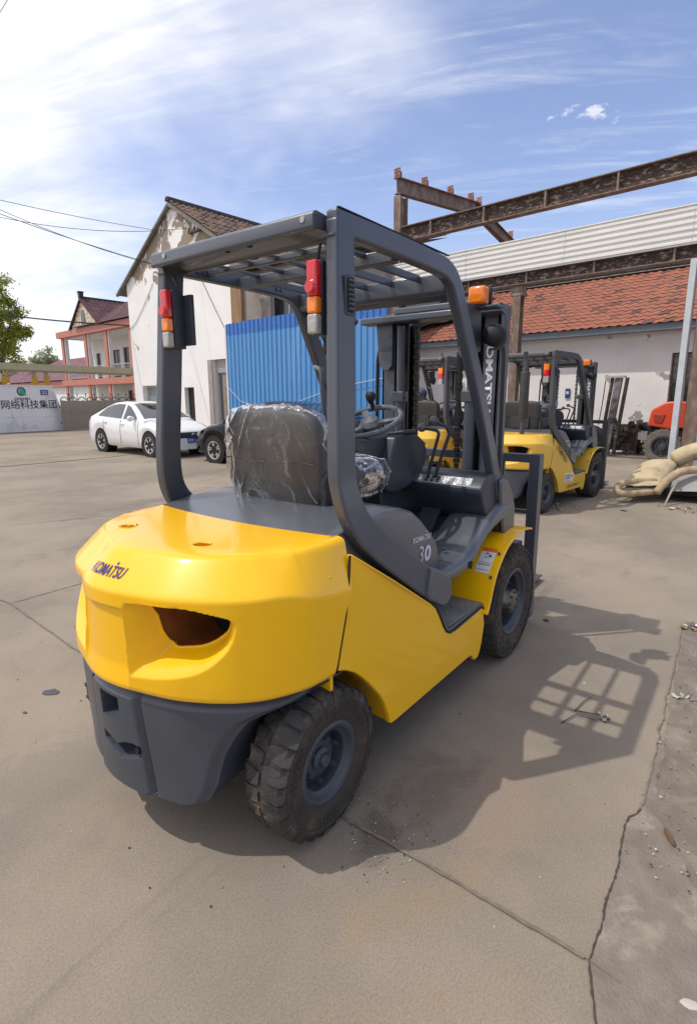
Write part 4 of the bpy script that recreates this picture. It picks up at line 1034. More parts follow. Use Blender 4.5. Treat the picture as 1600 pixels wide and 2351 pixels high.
def tiled_slope(parent, origin, along, down, cols, rows, w, l, material, budget, score, seed=1, jit=.008, skip=None):
    """Tiles laid on a plane. along/down: unit vectors; the best-scored tiles are objects, the rest one stuff part."""
    along = Vector(along).normalized(); down = Vector(down).normalized(); nrm = along.cross(down)
    if nrm.z < 0: nrm = -nrm
    v, f = s_tile(w, l); base = MB(); base.add(v, f); me = base.mesh('tile', material, 40)
    rng = random.Random(seed); cells = []
    for r in range(rows):
        for c in range(cols):
            p = Vector(origin)+along*(c+.5)*w+down*(r+.5)*l+nrm*(.012+rng.random()*jit)
            if skip and skip(p): continue
            M = Matrix((along, down, nrm)).transposed().to_4x4()
            M = M @ Matrix.Rotation(rng.uniform(-.03, .03), 4, 'Z') @ Matrix.Rotation(rng.uniform(-.02, .02), 4, 'X'); M.translation = p
            cells.append((score(p), len(cells), M))
    cells.sort(key=lambda q: (q[0], q[1]))
    for s_, i_, M in cells[:budget]:
        o = bpy.data.objects.new('tile', me); COL.objects.link(o); o.parent = parent; o.matrix_local = M
    if len(cells) > budget:
        mb = MB()
        for s_, i_, M in cells[budget:]: mb.add([M @ Vector(q) for q in v], f)
        o = mb.build('roof_tiles', material, parent, smooth=40); o['kind'] = 'stuff'
# local frame of yd_things: x = v direction, y = u direction
# ------------------------------------------------------------------ warehouse with red tile roof
WH = yd_thing('warehouse', 'long white plastered warehouse with red clay tile roof behind the parked forklifts', 'building', 0, 0)
def wall_with_holes(mb, x, y0, y1, z0, z1, holes, th=.25, mi=0, mrev=0):
    """Wall in the plane x=const facing -x with rectangular openings (ya, yb, za, zb)."""
    ysn = sorted({y0, y1, *[h[0] for h in holes], *[h[1] for h in holes]}); zsn = sorted({z0, z1, *[h[2] for h in holes], *[h[3] for h in holes]})
    for a, b in zip(ysn, ysn[1:]):
        for c, d in zip(zsn, zsn[1:]):
            ym, zm = (a+b)/2, (c+d)/2
            if any(h[0] < ym < h[1] and h[2] < zm < h[3] for h in holes): continue
            mb.add([(x, a, c), (x, b, c), (x, b, d), (x, a, d)], [(0, 3, 2, 1)], mi)
    for (a, b, c, d) in holes:
        mb.add([(x, a, c), (x, b, c), (x, b, d), (x, a, d), (x+th, a, c), (x+th, b, c), (x+th, b, d), (x+th, a, d)], [(0, 1, 5, 4), (1, 2, 6, 5), (2, 3, 7, 6), (3, 0, 4, 7)], mrev)
def window_unit(parent, x, a, b, c, d, frame, glass, nv=1, nh=1, bars=0, fw=.05, name='window'):
    m = MB(); m.box(x, x+.05, a, a+fw, c, d); m.box(x, x+.05, b-fw, b, c, d); m.box(x, x+.05, a+fw, b-fw, c, c+fw); m.box(x, x+.05, a+fw, b-fw, d-fw, d)
    for k in range(1, nv): y = lerp(a, b, k/nv); m.box(x+.003, x+.047, y-fw*.35, y+fw*.35, c+fw, d-fw)
    for k in range(1, nh): z = lerp(c, d, k/nh); m.box(x+.006, x+.044, a+fw, b-fw, z-fw*.35, z+fw*.35)
    w = m.build(name, frame, parent)
    for i in range(nv):
        for j in range(nh):
            p = MB(); p.box(x+.02, x+.03, lerp(a, b, i/nv)+.01, lerp(a, b, (i+1)/nv)-.01, lerp(c, d, j/nh)+.01, lerp(c, d, (j+1)/nh)-.01); p.build('pane', glass, w)
    if bars:
        q = MB()
        for k in range(bars):
            z = lerp(c, d, (k+.5)/bars); q.bar((x-.03, a, z), (x-.03, b, z), .012, .012)
        q.build('window_bar', DARKF, w)
    return w
m = MB(); hole = [(1.10, 1.80, 1.30, 2.66)]
wall_with_holes(m, 15.5, -9, 13.5, 0, 3.30, hole); m.add([(15.5, 13.5, 0), (22, 13.5, 0), (22, 13.5, 3.3), (18.6, 13.5, 5.3), (15.5, 13.5, 3.3)], [(0, 1, 2, 3, 4)])
m.add([(22, 13.5, 0), (22, -9, 0), (22, -9, 3.3), (22, 13.5, 3.3)], [(0, 1, 2, 3)]); m.add([(15.5, -9, 0), (22, -9, 0), (22, -9, 3.3), (18.6, -9, 5.3), (15.5, -9, 3.3)], [(4, 3, 2, 1, 0)])
m.build('wall', PLASTER, WH)
window_unit(WH, 15.62, 1.10, 1.80, 1.30, 2.66, mat('rust_frame', (.16, .10, .08), .7, var=.3), GLASSD, 2, 2, 7, fw=.045)
m = MB(); m.box(15.02, 15.14, -9, 13.5, 3.22, 3.38); m.build('eave_fascia', FASCIA, WH)
m = MB(); m.box(15.14, 15.5, -9, 13.5, 3.235, 3.25); m.build('eave_soffit', FASCIA, WH)
dn = Vector((-(18.6-15.0), 0, -(5.36-3.40))); L_ = dn.length; dn.normalize()
m = MB(); m.add([(15.0, -9, 3.385), (15.0, 13.5, 3.385), (18.6, 13.5, 5.335), (18.6, -9, 5.335), (22.2, -9, 3.385), (22.2, 13.5, 3.385)], [(0, 3, 2, 1), (3, 4, 5, 2)]); rf = m.build('roof', TILEO, WH)
# matrix: parent is WH (local frame); score by distance to the visible middle of the slope
tiled_slope(WH, (18.55, -2.2, 5.315), (0, 1, 0), dn, 60, 16, .245, L_/16*.99, TILEM, 300, lambda p: abs(p.y-3.6)+(0 if 1.0 < p.y < 6.6 else 50), seed=4)
m = MB(); m.prism([(18.42, 5.36), (18.5, 5.44), (18.6, 5.47), (18.7, 5.44), (18.78, 5.36)], 'y', -9, 13.5); 
ridge = m.build('ridge_cap', mat('ridge_mortar', (.21, .185, .165), .9, var=.3, vscale=5, bump=.5, bscale=18), WH)
rg = random.Random(9); m = MB()
for k in range(60):
    y = -3+k*.22; m.cyl((18.5, y, 5.45+rg.uniform(-.01, .015)), (18.5, y+.215, 5.46), .085, .075, 10)
m.build('ridge_tiles', mat('ridge_tile', (.055, .05, .05), .85, var=.4, vscale=6), WH)['kind'] = 'stuff'
# drainpipe, wall socket box, door recess behind the parked forklift
t = yd_thing('drain_pipe', 'cream drainpipe with an elbow on the white warehouse wall', 'pipe', 0, 0)
m = MB(); m.tube(fillet([(15.43, 6.22, 3.2), (15.43, 6.22, 1.35), (15.43, 6.42, 1.08), (15.43, 6.42, .05)], .12), .055, 12); m.build('pipe', mat('cream_pipe', (.55, .50, .44), .5, var=.1), t, smooth=60)
for z in (2.4, 1.7, .7):
    m = MB(); y = 6.22 if z > 1.3 else 6.42; m.cyl((15.43, y, z), (15.43, y, z+.05), .066, n=14); m.build('pipe_collar', mat('cream_pipe', (.5, .5, .5)), t)
t = yd_thing('notice_board', 'small blue notice plate on the white warehouse wall behind the steering wheel', 'sign', 0, 0)
m = MB(); m.box(15.46, 15.48, 4.36, 4.50, 1.50, 1.78); m.build('plate', mat('notice_blue', (.02, .06, .22), .5, var=.2), t)
m = MB(); m.box(15.45, 15.46, 4.39, 4.47, 1.62, 1.70); m.build('print', WHITE_INK, t)
# black sheet hanging on the tiles
TARP = mat('black_sheet', (.012, .014, .018), .45, var=.3, bump=.4, bscale=12)
t = yd_thing('tarpaulin', 'torn black sheet lying over the left part of the red tile roof', 'tarpaulin', 0, 0)
rt = random.Random(12); m = MB()
def tp(a, b):
    y = lerp(8.2, 11.4, a)+.12*math.sin(b*9); s = lerp(.55, 3.9, b)*(1-.35*(1-a)*b); p = Vector((18.55, y, 5.45))+dn*s
    return (p.x-.02, p.y, p.z+.10+.04*mnoise.noise(Vector((a*6, b*6, 2))))
m.grid(tp, 26, 26); m.build('sheet', TARP, t, smooth=80)
m = MB()
for k in range(26):
    y = 8.3+k*.06; a = Vector((16.4+k*.03, y, 4.25)); m.tube([a, a+Vector((-.05, -.02*rt.random(), -.2-rt.random()*.25))], .012, 4)
m.build('frayed_strip', mat('frayed_white', (.5, .5, .52), .6, var=.2), t)['kind'] = 'stuff'
# ------------------------------------------------------------------ rusty steel frame
SF = yd_thing('steel_frame', 'rusty steel portal frame with long beams and white corrugated cladding', 'steel frame', 0, 0)
def ibeam_post(y, x, z0, z1, d, w, nm='post'):
    m = MB(); m.box(x-d/2, x-d/2+.018, y-w/2, y+w/2, z0, z1); m.box(x+d/2-.018, x+d/2, y-w/2, y+w/2, z0, z1); m.box(x-d/2+.018, x+d/2-.018, y-.008, y+.008, z0, z1)
    return m.build(nm, RUST, SF)
ibeam_post(.56, 12.1, 0, 6.3, .26, .26); ibeam_post(4.55, 12.1, 0, 4.05, .22, .20); ibeam_post(8.18, 12.1, 0, 6.98, .36, .22)
ibeam_post(8.18, 20.4, 0, 6.8, .36, .22)
m = MB(); m.box(11.98, 12.26, 4.40, 4.72, 3.95, 4.02); m.box(11.99, 12.24, 4.42, 4.70, 4.02, 4.19); m.build('post_head', RUST, SF)
def ibeam_run(y0, y1, x, z0, z1, w):
    m = MB(); m.box(x-w/2, x+w/2, y0, y1, z1-.02, z1); m.box(x-w/2, x+w/2, y0, y1, z0, z0+.02); fl = m.build('beam_flange', RUST, SF)
    m = MB(); m.box(x-.008, x+.008, y0, y1, z0+.02, z1-.02); m.build('beam_web', RUSTD, fl)
    y = y1-1.0
    while y > y0:
        m = MB(); m.box(x-w/2+.01, x-.009, y-.02, y+.02, z0+.021, z1-.021); m.build('stiffener', RUST, fl); y -= 1.55
ibeam_run(-4, 8.05, 12.0, 5.755, 6.145, .24); ibeam_run(-4, 8.4, 12.0, 4.19, 4.47, .20)
m = MB(); rib = []
z = 4.455; prof = []
for k in range(6):
    zz = 4.455+k*.118; prof += [(11.86, zz), (11.86, zz+.030), (11.835, zz+.040), (11.835, zz+.082), (11.86, zz+.092)]
prof.append((11.86, 5.165))
for y0, y1 in ((-4, -1.6), (-1.6, .9), (.9, 3.4), (3.4, 5.9), (5.9, 8.15)):
    m = MB(); m.loft([[(x, y0+.004, z_) for x, z_ in prof], [(x, y1-.004, z_) for x, z_ in prof]], closed=False, caps=False)
    m.loft([[(x+.02, y0+.004, z_) for x, z_ in prof], [(x+.02, y1-.004, z_) for x, z_ in prof]], closed=False, caps=False)
    m.build('cladding_sheet', CLAD, SF, smooth=20)
m = MB(); m.box(11.83, 11.90, -4, 8.15, 5.166, 5.19); m.build('cladding_cap', CLAD, SF)
m = MB(); m.box(11.85, 12.05, .775, .885, 0, 4.18); m.build('corner_trim', TRIMW, SF)
m = MB(); m.box(11.9, 11.95, -3.5, .415, 0, 2.6); m.build('side_sheet', mat('grey_sheet', (.30, .31, .32), .5, var=.1), SF)
# rafters with cleats
def rafter(p0, p1, w, d, nm):
    p0 = Vector(p0); p1 = Vector(p1); dr = (p1-p0).normalized(); up = Vector((0, 1, 0)).cross(dr)
    if up.z < 0: up = -up
    m = MB()
    for o in (-d/2+.01, d/2-.01): m.obox((p0+p1)/2+up*o, (p1-p0)/2, Vector((0, w/2, 0)), up*.010)
    m.obox((p0+p1)/2, (p1-p0)/2, Vector((0, .008, 0)), up*(d/2-.02)); r = m.build(nm, RUST, SF); return r, dr, up
r1, d1, u1 = rafter((11.9, 8.18, 7.22), (16.25, 8.18, 7.62), .20, .40, 'rafter')
r2, d2, u2 = rafter((16.15, 8.18, 7.64), (20.6, 8.18, 6.62), .20, .36, 'rafter')
for k, (r_, d_, u_, base) in enumerate([(r1, d1, u1, Vector((11.9, 8.18, 7.22)))]*4+[(r2, d2, u2, Vector((16.15, 8.18, 7.64)))]*2):
    t_ = [.05, 1.35, 2.75, 4.0, .15, 2.6][k]; c = base+d_*t_+u_*(.20+.11)
    m = MB(); m.obox(c, d_*.008, Vector((0, .10, 0)), u_*.12); m.obox(c+d_*.10-u_*.02, d_*.10, Vector((0, .006, 0)), u_*.09); cl = m.build('cleat', mat('orange_rust', (.24, .095, .05), .8, var=.35, vscale=12), r_)
    for yy, zz in ((-.06, .06), (.06, .06), (-.06, -.03), (.06, -.03)):
        h = MB(); h.cyl(c-d_*.009+Vector((0, yy, 0))+u_*zz, c-d_*.012+Vector((0, yy, 0))+u_*zz, .014, n=8); h.build('bolt_hole', mat('sky_hole', (.5, .55, .65), .9), cl)
# ------------------------------------------------------------------ blue corrugated fence
BLUE = mat('blue_sheet', (.080, .260, .54), .42, var=.08, vscale=2, bump=.05, bscale=8, col2=(.115, .31, .58), mix=(.45, .75), mscale=.8, stretch=(1, 3, .5))
BF = yd_thing('sheet_fence', 'tall blue corrugated steel sheet fence behind the black car', 'fence', 0, 0)
def corr(y0, n, pitch):
    pr = []
    for k in range(n):
        y = y0-k*pitch
        pr += [(9.5, y), (9.5, y-pitch*.66), (9.5-.030, y-pitch*.76), (9.5-.030, y-pitch*.90)]
    pr.append((9.5, y0-n*pitch)); return pr
yy = 12.95; rf_ = random.Random(4)
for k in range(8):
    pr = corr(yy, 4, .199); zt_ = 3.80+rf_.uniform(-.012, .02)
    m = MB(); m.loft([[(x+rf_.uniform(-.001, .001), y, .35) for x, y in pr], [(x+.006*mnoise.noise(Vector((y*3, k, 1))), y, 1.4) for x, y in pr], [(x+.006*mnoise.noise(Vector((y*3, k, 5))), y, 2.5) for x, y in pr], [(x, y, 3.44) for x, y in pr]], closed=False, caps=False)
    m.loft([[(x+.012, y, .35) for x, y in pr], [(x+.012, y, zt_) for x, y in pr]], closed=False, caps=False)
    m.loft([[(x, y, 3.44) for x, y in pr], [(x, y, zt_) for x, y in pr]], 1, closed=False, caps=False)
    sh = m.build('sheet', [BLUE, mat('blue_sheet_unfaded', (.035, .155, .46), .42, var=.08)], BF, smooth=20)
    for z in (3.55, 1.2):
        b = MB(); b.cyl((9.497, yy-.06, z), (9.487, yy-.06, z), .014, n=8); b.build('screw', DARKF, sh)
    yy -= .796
m = MB(); m.box(9.47, 9.53, 12.955, 13.02, .0, 3.78); m.build('edge_trim', mat('white_edge', (.62, .64, .68), .5), BF)
m = MB(); m.box(9.6, 9.66, 6.6, 13.0, 3.3, 3.36); m.box(9.6, 9.66, 6.6, 13.0, 1.0, 1.06); m.build('rail', RUST, BF)
for y in (6.7, 8.8, 10.9, 12.9):
    m = MB(); m.box(9.66, 9.72, y-.03, y+.03, 0, 3.7); m.build('post', RUST, BF)
CORDW = mat('white_cord', (.62, .62, .62), .7, var=.05)
def wire(name, label, cat, pts, r, m_, sag=0.0, n=24, group=None):
    P = [Vector(q) for q in pts]; out = []
    if len(P) == 2 and sag:
        for k in range(n+1):
            t_ = k/n; q = P[0].lerp(P[1], t_); q.z -= sag*4*t_*(1-t_); out.append(q)
    else: out = P
    mb = MB(); mb.tube(out, r, 6); o = mb.build(name, m_, smooth=80); tag(o, label, cat, group); return o
wire('cord', 'white cord strung slackly across the blue sheet fence', 'cord', [yd(12.98, 9.40, 1.95), yd(12.3, 9.42, 1.45), yd(11.2, 9.44, 1.22), yd(9.6, 9.44, 1.45), yd(8.2, 9.44, 1.80), yd(6.6, 9.42, 2.00)], .008, CORDW)
# ------------------------------------------------------------------ gabled white house
HO = yd_thing('gabled_house', 'white two-storey house with peeling plaster gable and old tile roof', 'house', 0, 0)
def house_plaster():
    m = mat('peeling_plaster', (.83, .81, .79), .88, var=.05, vscale=1.1, bump=.22, bscale=7)
    nt = m.node_tree; N = nt.nodes; L = nt.links; b = N['Principled BSDF']; src = b.inputs['Base Color'].links[0].from_socket
    tc = N.new('ShaderNodeTexCoord'); n = N.new('ShaderNodeTexNoise'); n.inputs['Scale'].default_value = .75; n.inputs['Detail'].default_value = 12; n.inputs['Roughness'].default_value = .66; n.inputs['Distortion'].default_value = .5
    L.new(tc.outputs['Object'], n.inputs[0]); sp = N.new('ShaderNodeSeparateXYZ'); L.new(tc.outputs['Object'], sp.inputs[0])
    mr = N.new('ShaderNodeMapRange'); mr.inputs[1].default_value = 5.6; mr.inputs[2].default_value = 7.6; mr.inputs[3].default_value = -.13; mr.inputs[4].default_value = .075; L.new(sp.outputs[2], mr.inputs[0])
    ad = N.new('ShaderNodeMath'); L.new(n.outputs['Fac'], ad.inputs[0]); L.new(mr.outputs[0], ad.inputs[1])
    st = N.new('ShaderNodeMapRange'); st.interpolation_type = 'SMOOTHSTEP'; st.inputs[1].default_value = .515; st.inputs[2].default_value = .545; L.new(ad.outputs[0], st.inputs[0])
    mx = N.new('ShaderNodeMixRGB'); L.new(st.outputs[0], mx.inputs[0]); L.new(src, mx.inputs[1]); mx.inputs[2].default_value = (.275, .225, .165, 1)
    n2 = N.new('ShaderNodeTexNoise'); n2.inputs['Scale'].default_value = 1.6; n2.inputs['Detail'].default_value = 14; n2.inputs['Roughness'].default_value = .75; L.new(tc.outputs['Object'], n2.inputs[0])
    s2 = N.new('ShaderNodeMapRange'); s2.inputs[1].default_value = .66; s2.inputs[2].default_value = .70; s2.inputs[4].default_value = .6; L.new(n2.outputs['Fac'], s2.inputs[0])
    m3 = N.new('ShaderNodeMixRGB'); L.new(s2.outputs[0], m3.inputs[0]); L.new(mx.outputs[0], m3.inputs[1]); m3.inputs[2].default_value = (.34, .32, .30, 1)
    L.new(m3.outputs[0], b.inputs['Base Color']); return m
HPL = house_plaster()
m = MB(); hs = [(21.3, 23.28, .95, 2.13), (18.9, 19.65, .55, 2.0), (16.45, 17.45, .0, 3.06)]
wall_with_holes(m, 12.0, 15.85, 24.05, 0, 6.36, hs, th=.30, mrev=0)
m.add([(12.0, 24.05, 6.36), (12.0, 24.05, 6.86), (12.0, 19.75, 9.28), (12.0, 15.85, 7.08), (12.0, 15.85, 6.36)], [(0, 1, 2, 3, 4)])
m.add([(12, 24.05, 0), (24, 24.05, 0), (24, 24.05, 6.8), (12, 24.05, 6.8)], [(0, 3, 2, 1)]); m.add([(12, 15.85, 0), (24, 15.85, 0), (24, 15.85, 6.9), (12, 15.85, 6.9)], [(0, 1, 2, 3)])
m.build('wall', HPL, HO)
window_unit(HO, 12.2, 21.3, 23.28, .95, 2.13, mat('pale_frame', (.45, .45, .42), .6, var=.1), mat('milky_glass', (.22, .25, .24), .25, var=.15), 2, 1, 0, .08)
window_unit(HO, 12.2, 18.9, 19.65, .55, 2.0, DARKF, GLASSD, 2, 4, 6, .04)
# roller-shutter doorway
m = MB()
for k in range(10): m.box(12.15, 12.17, 16.46, 17.44, 2.55+k*.05, 2.592+k*.05)
m.build('roller_shutter', mat('shutter_grey', (.38, .38, .38), .5, var=.15), HO)
m = MB(); m.box(12.2, 12.25, 16.46, 17.1, 0, 2.54); dr_ = m.build('door', mat('faded_door', (.28, .235, .19), .7, var=.2), HO)
m = MB(); m.box(11.96, 12.0-.003, 17.453, 17.75, 0, 3.06); m.box(11.96, 11.997, 17.1, 17.12, 0, 2.55); m.build('door_jamb', BRICKW, HO)
# roof planes and tiles
rs = lambda y: 9.40-(abs(y-19.75))*.583
m = MB()
for sgn, ye in ((1, 24.78), (-1, 14.6)):
    m.add([(11.85, 19.75, 9.36), (24, 19.75, 9.36), (24, ye, rs(ye)-.04), (11.85, ye, rs(ye)-.04), (11.85, 19.75, 9.28), (24, 19.75, 9.28), (24, ye, rs(ye)-.12), (11.85, ye, rs(ye)-.12)], [(0, 1, 2, 3), (4, 7, 6, 5), (0, 3, 7, 4), (3, 2, 6, 7)])
m.build('roof', mat('roof_board', (.16, .14, .12), .9, var=.25), HO)
dnr = Vector((0, -1, -.583)).normalized()
tiled_slope(HO, (11.85, 19.72, 9.37), (1, 0, 0), dnr, 44, 20, .27, 5.9/20, TILEO, 240, lambda p: p.x-.6*p.z, seed=6, jit=.03)
m = MB(); m.prism([(19.60, 9.38), (19.66, 9.52), (19.84, 9.52), (19.90, 9.38)], 'x', 11.8, 24); m.build('ridge_cap', mat('dark_ridge', (.045, .042, .038), .9, var=.4, vscale=5, bump=.5, bscale=14), HO)
m = MB(); m.prism([(19.75, 9.30), (24.78, 6.39), (24.78, 6.30), (19.75, 9.20)], 'x', 11.80, 11.93); m.prism([(19.75, 9.30), (14.6, 6.32), (14.6, 6.20), (19.75, 9.20)], 'x', 11.80, 11.93); m.build('verge', mat('verge_mortar', (.20, .185, .165), .9, var=.3, bump=.4, bscale=10), HO)
m = MB(); m.box(11.85, 11.99, 17.6, 18.45, 7.90, 7.97)
for y in (17.7, 18.0, 18.38): m.cyl((11.88, y, 7.97), (11.88, y, 8.10), .05, .03, 8)
m.build('insulator_bracket', mat('brown_ceramic', (.06, .035, .028), .5, var=.3), HO)
# annex beside the house and a rusty post
AN = yd_thing('annex', 'grey rendered annex with dark windows above the blue fence', 'building', 0, 0)
m = MB(); wall_with_holes(m, 12.35, 10.5, 15.84, 0, 6.1, [(12.4, 14.15, 3.6, 5.25)]); m.add([(12.35, 10.5, 0), (20, 10.5, 0), (20, 10.5, 6.1), (12.35, 10.5, 6.1)], [(0, 1, 2, 3)]); m.build('wall', BRICKW, AN)
window_unit(AN, 12.45, 12.4, 14.15, 3.6, 5.25, ALU, GLASSD, 2, 1, 0, .06)
m = MB(); m.add([(12.1, 10.3, 6.15), (12.1, 15.84, 6.15), (18, 15.84, 7.6), (18, 10.3, 7.6)], [(0, 3, 2, 1)]); m.add([(12.1, 10.3, 6.05), (12.1, 15.84, 6.05), (18, 15.84, 7.5), (18, 10.3, 7.5)], [(0, 1, 2, 3)]); m.build('roof', TILEO, AN)
dsl = Vector((-5.9, 0, -1.45)).normalized()
tiled_slope(AN, (18, 10.3, 7.62), (0, 1, 0), dsl, 22, 20, .25, 6.07/20, TILEO, 0, lambda p: 0, seed=16)
t = yd_thing('tarpaulin', 'blue sheet covering part of the annex roof, seen through the guard slats', 'tarpaulin', 0, 0)
m = MB(); m.grid(lambda a, b: (lerp(12.6, 14.0, b), lerp(12.6, 14.6, a), 6.31+lerp(0, .345, b)+.03*mnoise.noise(Vector((a*5, b*5, 1)))), 12, 12); m.build('sheet', mat('blue_tarp', (.02, .12, .42), .5, var=.15), t, smooth=70)
t = yd_thing('rusty_post', 'tall orange-brown rusty post beside the white house', 'post', 0, 0)
m = MB(); m.box(11.45, 11.60, 14.70, 15.30, 0, 6.6); m.build('post', mat('timber_rust', (.27, .165, .085), .8, var=.25, vscale=4, stretch=(1, 1, .2), col2=(.16, .10, .06), mix=(.5, .7)), t)
m = MB(); m.box(11.42, 11.62, 14.62, 15.38, 6.6, 6.68); m.build('post_cap', RUST, t)
# ------------------------------------------------------------------ two-storey building with terracotta trim
TERRA = mat('terracotta_tile', (.47, .175, .125), .6, var=.10, vscale=6, bump=.1, bscale=12)
WHW = mat('white_wall', (.70, .70, .69), .85, var=.05, vscale=1)
RB = yd_thing('balcony_building', 'white two-storey building with terracotta columns and maroon tile roof', 'building', 0, 0)
m = MB(); wins = [(46.5, 47.4, 3.3, 5.4), (43.0, 44.4, 3.3, 5.5), (41.4, 42.4, 3.3, 5.6), (38.2, 39.4, 4.3, 5.7), (34.6, 36.4, 3.5, 5.9), (44.4, 45.5, .3, 2.0), (40.9, 42.1, .2, 2.2), (36.6, 38.0, .2, 2.3)]
wall_with_holes(m, 20.6, 30, 48.0, 0, 6.6, wins, th=.2); m.add([(18.0, 48.0, 0), (28, 48.0, 0), (28, 48.0, 6.6), (20.6, 48.0, 6.6), (20.6, 48.0, 0)], [(0, 4, 3, 2, 1)]); m.build('wall', WHW, RB)
for (a, b, c, d) in wins: window_unit(RB, 20.72, a, b, c, d, DARKF, mat('brown_glass', (.035, .022, .016), .15, var=.3), 2 if b-a > 1.1 else 1, 2, 0, .07)
for y in (47.75, 43.3, 39.75, 35.9, 32.0):
    m = MB(); m.box(18.0, 18.42, y-.21, y+.21, 0, 2.6); m.box(18.0, 18.42, y-.21, y+.21, 3.1, 6.5); m.build('column', TERRA, RB)
    m = MB(); m.box(18.1, 18.38, y-.34, y-.212, 0, 2.6); m.box(18.1, 18.38, y-.34, y-.212, 3.1, 6.5); m.build('column_side', WHW, RB)
m = MB(); m.box(17.85, 18.45, 30, 48.5, 6.5, 6.98); m.box(18.45, 28, 48.0, 48.5, 6.5, 6.98); m.build('fascia', TERRA, RB)
m = MB(); m.box(17.9, 18.45, 30, 48.3, 2.62, 3.08); m.build('floor_band', TERRA, RB)
m = MB(); m.box(18.45, 20.6, 30, 48.0, 6.52, 6.56); m.box(18.45, 20.6, 30, 48.0, 2.66, 3.04); m.build('balcony_slab', WHW, RB)
for a, b in ((47.5, 43.55), (43.05, 40.0), (39.5, 36.1), (35.7, 32.2)):
    m = MB(); m.bar((18.2, a, 4.05), (18.2, b, 4.05), .05, .05); m.bar((18.2, a, 3.25), (18.2, b, 3.25), .03, .03); rl = m.build('railing', ALU, RB)
    n = int((a-b)/.16); m = MB()
    for k in range(1, n): y = lerp(a, b, k/n); m.bar((18.2, y, 3.25), (18.2, y, 4.05), .02, .02, (1, 0, 0))
    m.build('baluster', ALU, rl)['kind'] = 'stuff'
# main roof and dormer gable
sl = Vector((-1, 0, -.62)).normalized()
m = MB(); m.add([(17.7, 30, 7.0), (17.7, 44.5, 7.0), (22, 41.0, 9.66), (22, 30, 9.66), (26.3, 30, 7.0), (26.3, 44.5, 7.0)], [(0, 3, 2, 1), (3, 4, 5, 2)]); m.build('roof', TILEP, RB)
tiled_slope(RB, (22, 30, 9.68), (0, 1, 0), sl, 36, 15, .40, 5.06/15, TILEP, 0, lambda p: 0, seed=22, skip=lambda p: p.y > 41.0+(22-p.x)*.81)
m = MB(); m.prism([(45.4, 7.0), (43.0, 9.0), (40.3, 7.0)], 'x', 17.95, 18.05); dg = m.build('dormer', mat('cream_tile', (.62, .53, .42), .7, var=.1, vscale=3), RB)
bk = mat('cream_tile2', (.58, .49, .38), .7, var=.12)
for r in range(6):
    z = 7.02+r*.30; w = 2.2*(1-(z-7.0)/2.0)
    for k in range(6):
        y0 = 43.0-w+k*.75+(.37 if r % 2 else 0); y1 = min(y0+.70, 43.0+w)
        if y0 < 43.0+w-.1 and not (42.6 < (y0+y1)/2 < 43.4 and 7.2 < z < 8.1): b = MB(); b.box(17.925, 17.95, y0, y1, z, z+.27); b.build('tile', bk, dg)
m = MB(); m.prism([(42.65, 7.25), (42.65, 7.9), (42.72, 8.10), (42.87, 8.24), (43.0, 8.28), (43.13, 8.24), (43.28, 8.10), (43.35, 7.9), (43.35, 7.25)], 'x', 17.90, 17.945); m.build('arched_window', GLASSD, dg)
m = MB()
for s_, ye in ((1, 45.6), (-1, 40.1)): m.add([(17.75, 43.0, 9.12), (22, 43.0, 9.12), (22, ye, 6.98), (17.75, ye, 6.98), (17.75, 43.0, 8.98), (17.75, ye, 6.84)], [(0, 1, 2, 3), (0, 3, 5, 4)])
m.build('dormer_roof', TILEP, RB)
tiled_slope(RB, (17.78, 43.0, 9.14), (1, 0, 0), Vector((0, -2.9, -2.14)).normalized(), 10, 11, .40, 3.6/11, TILEP, 0, lambda p: 0, seed=23)
for y, z, x in ((43.0, 9.1, 17.85), (40.6, 9.62, 21.9)):
    m = MB(); m.box(x-.1, x+.2, y-.16, y+.16, z, z+.42); m.box(x-.14, x+.24, y-.2, y+.2, z+.42, z+.5); m.build('roof_finial', DARKF, RB)
m = MB(); m.bar((17.8, 43.0, 9.18), (22, 43.0, 9.18), .16, .16); m.build('ridge_cap', DARKF, RB)
# low annex with maroon roof further left
LA = yd_thing('low_building', 'low white building with long maroon tile roof behind the gate', 'building', 0, 0)
m = MB(); m.box(24, 33, 48.5, 110, 0, 3.4); m.build('wall', WHW, LA)
m = MB(); m.box(23.6, 24.0, 48.5, 110, 2.9, 3.5); m.build('fascia', TERRA, LA)
m = MB(); m.box(23.95, 23.99, 50.5, 54.5, .8, 2.6); m.build('window', GLASSD, LA)
m = MB(); m.add([(23.4, 48.5, 3.55), (23.4, 110, 3.55), (28.5, 110, 6.5), (28.5, 48.5, 6.5), (33.6, 48.5, 3.55), (33.6, 110, 3.55)], [(0, 3, 2, 1), (3, 4, 5, 2)]); m.build('roof', TILEP, LA)
TILEV = tile_material('mauve_roof_tile', (.20, .095, .115), (.17, .08, .10), (.26, .15, .165))
tiled_slope(LA, (28.5, 48.5, 6.52), (0, 1, 0), Vector((-5.1, 0, -2.95)).normalized(), 80, 15, .45, 5.89/15, TILEV, 0, lambda p: 0, seed=24)
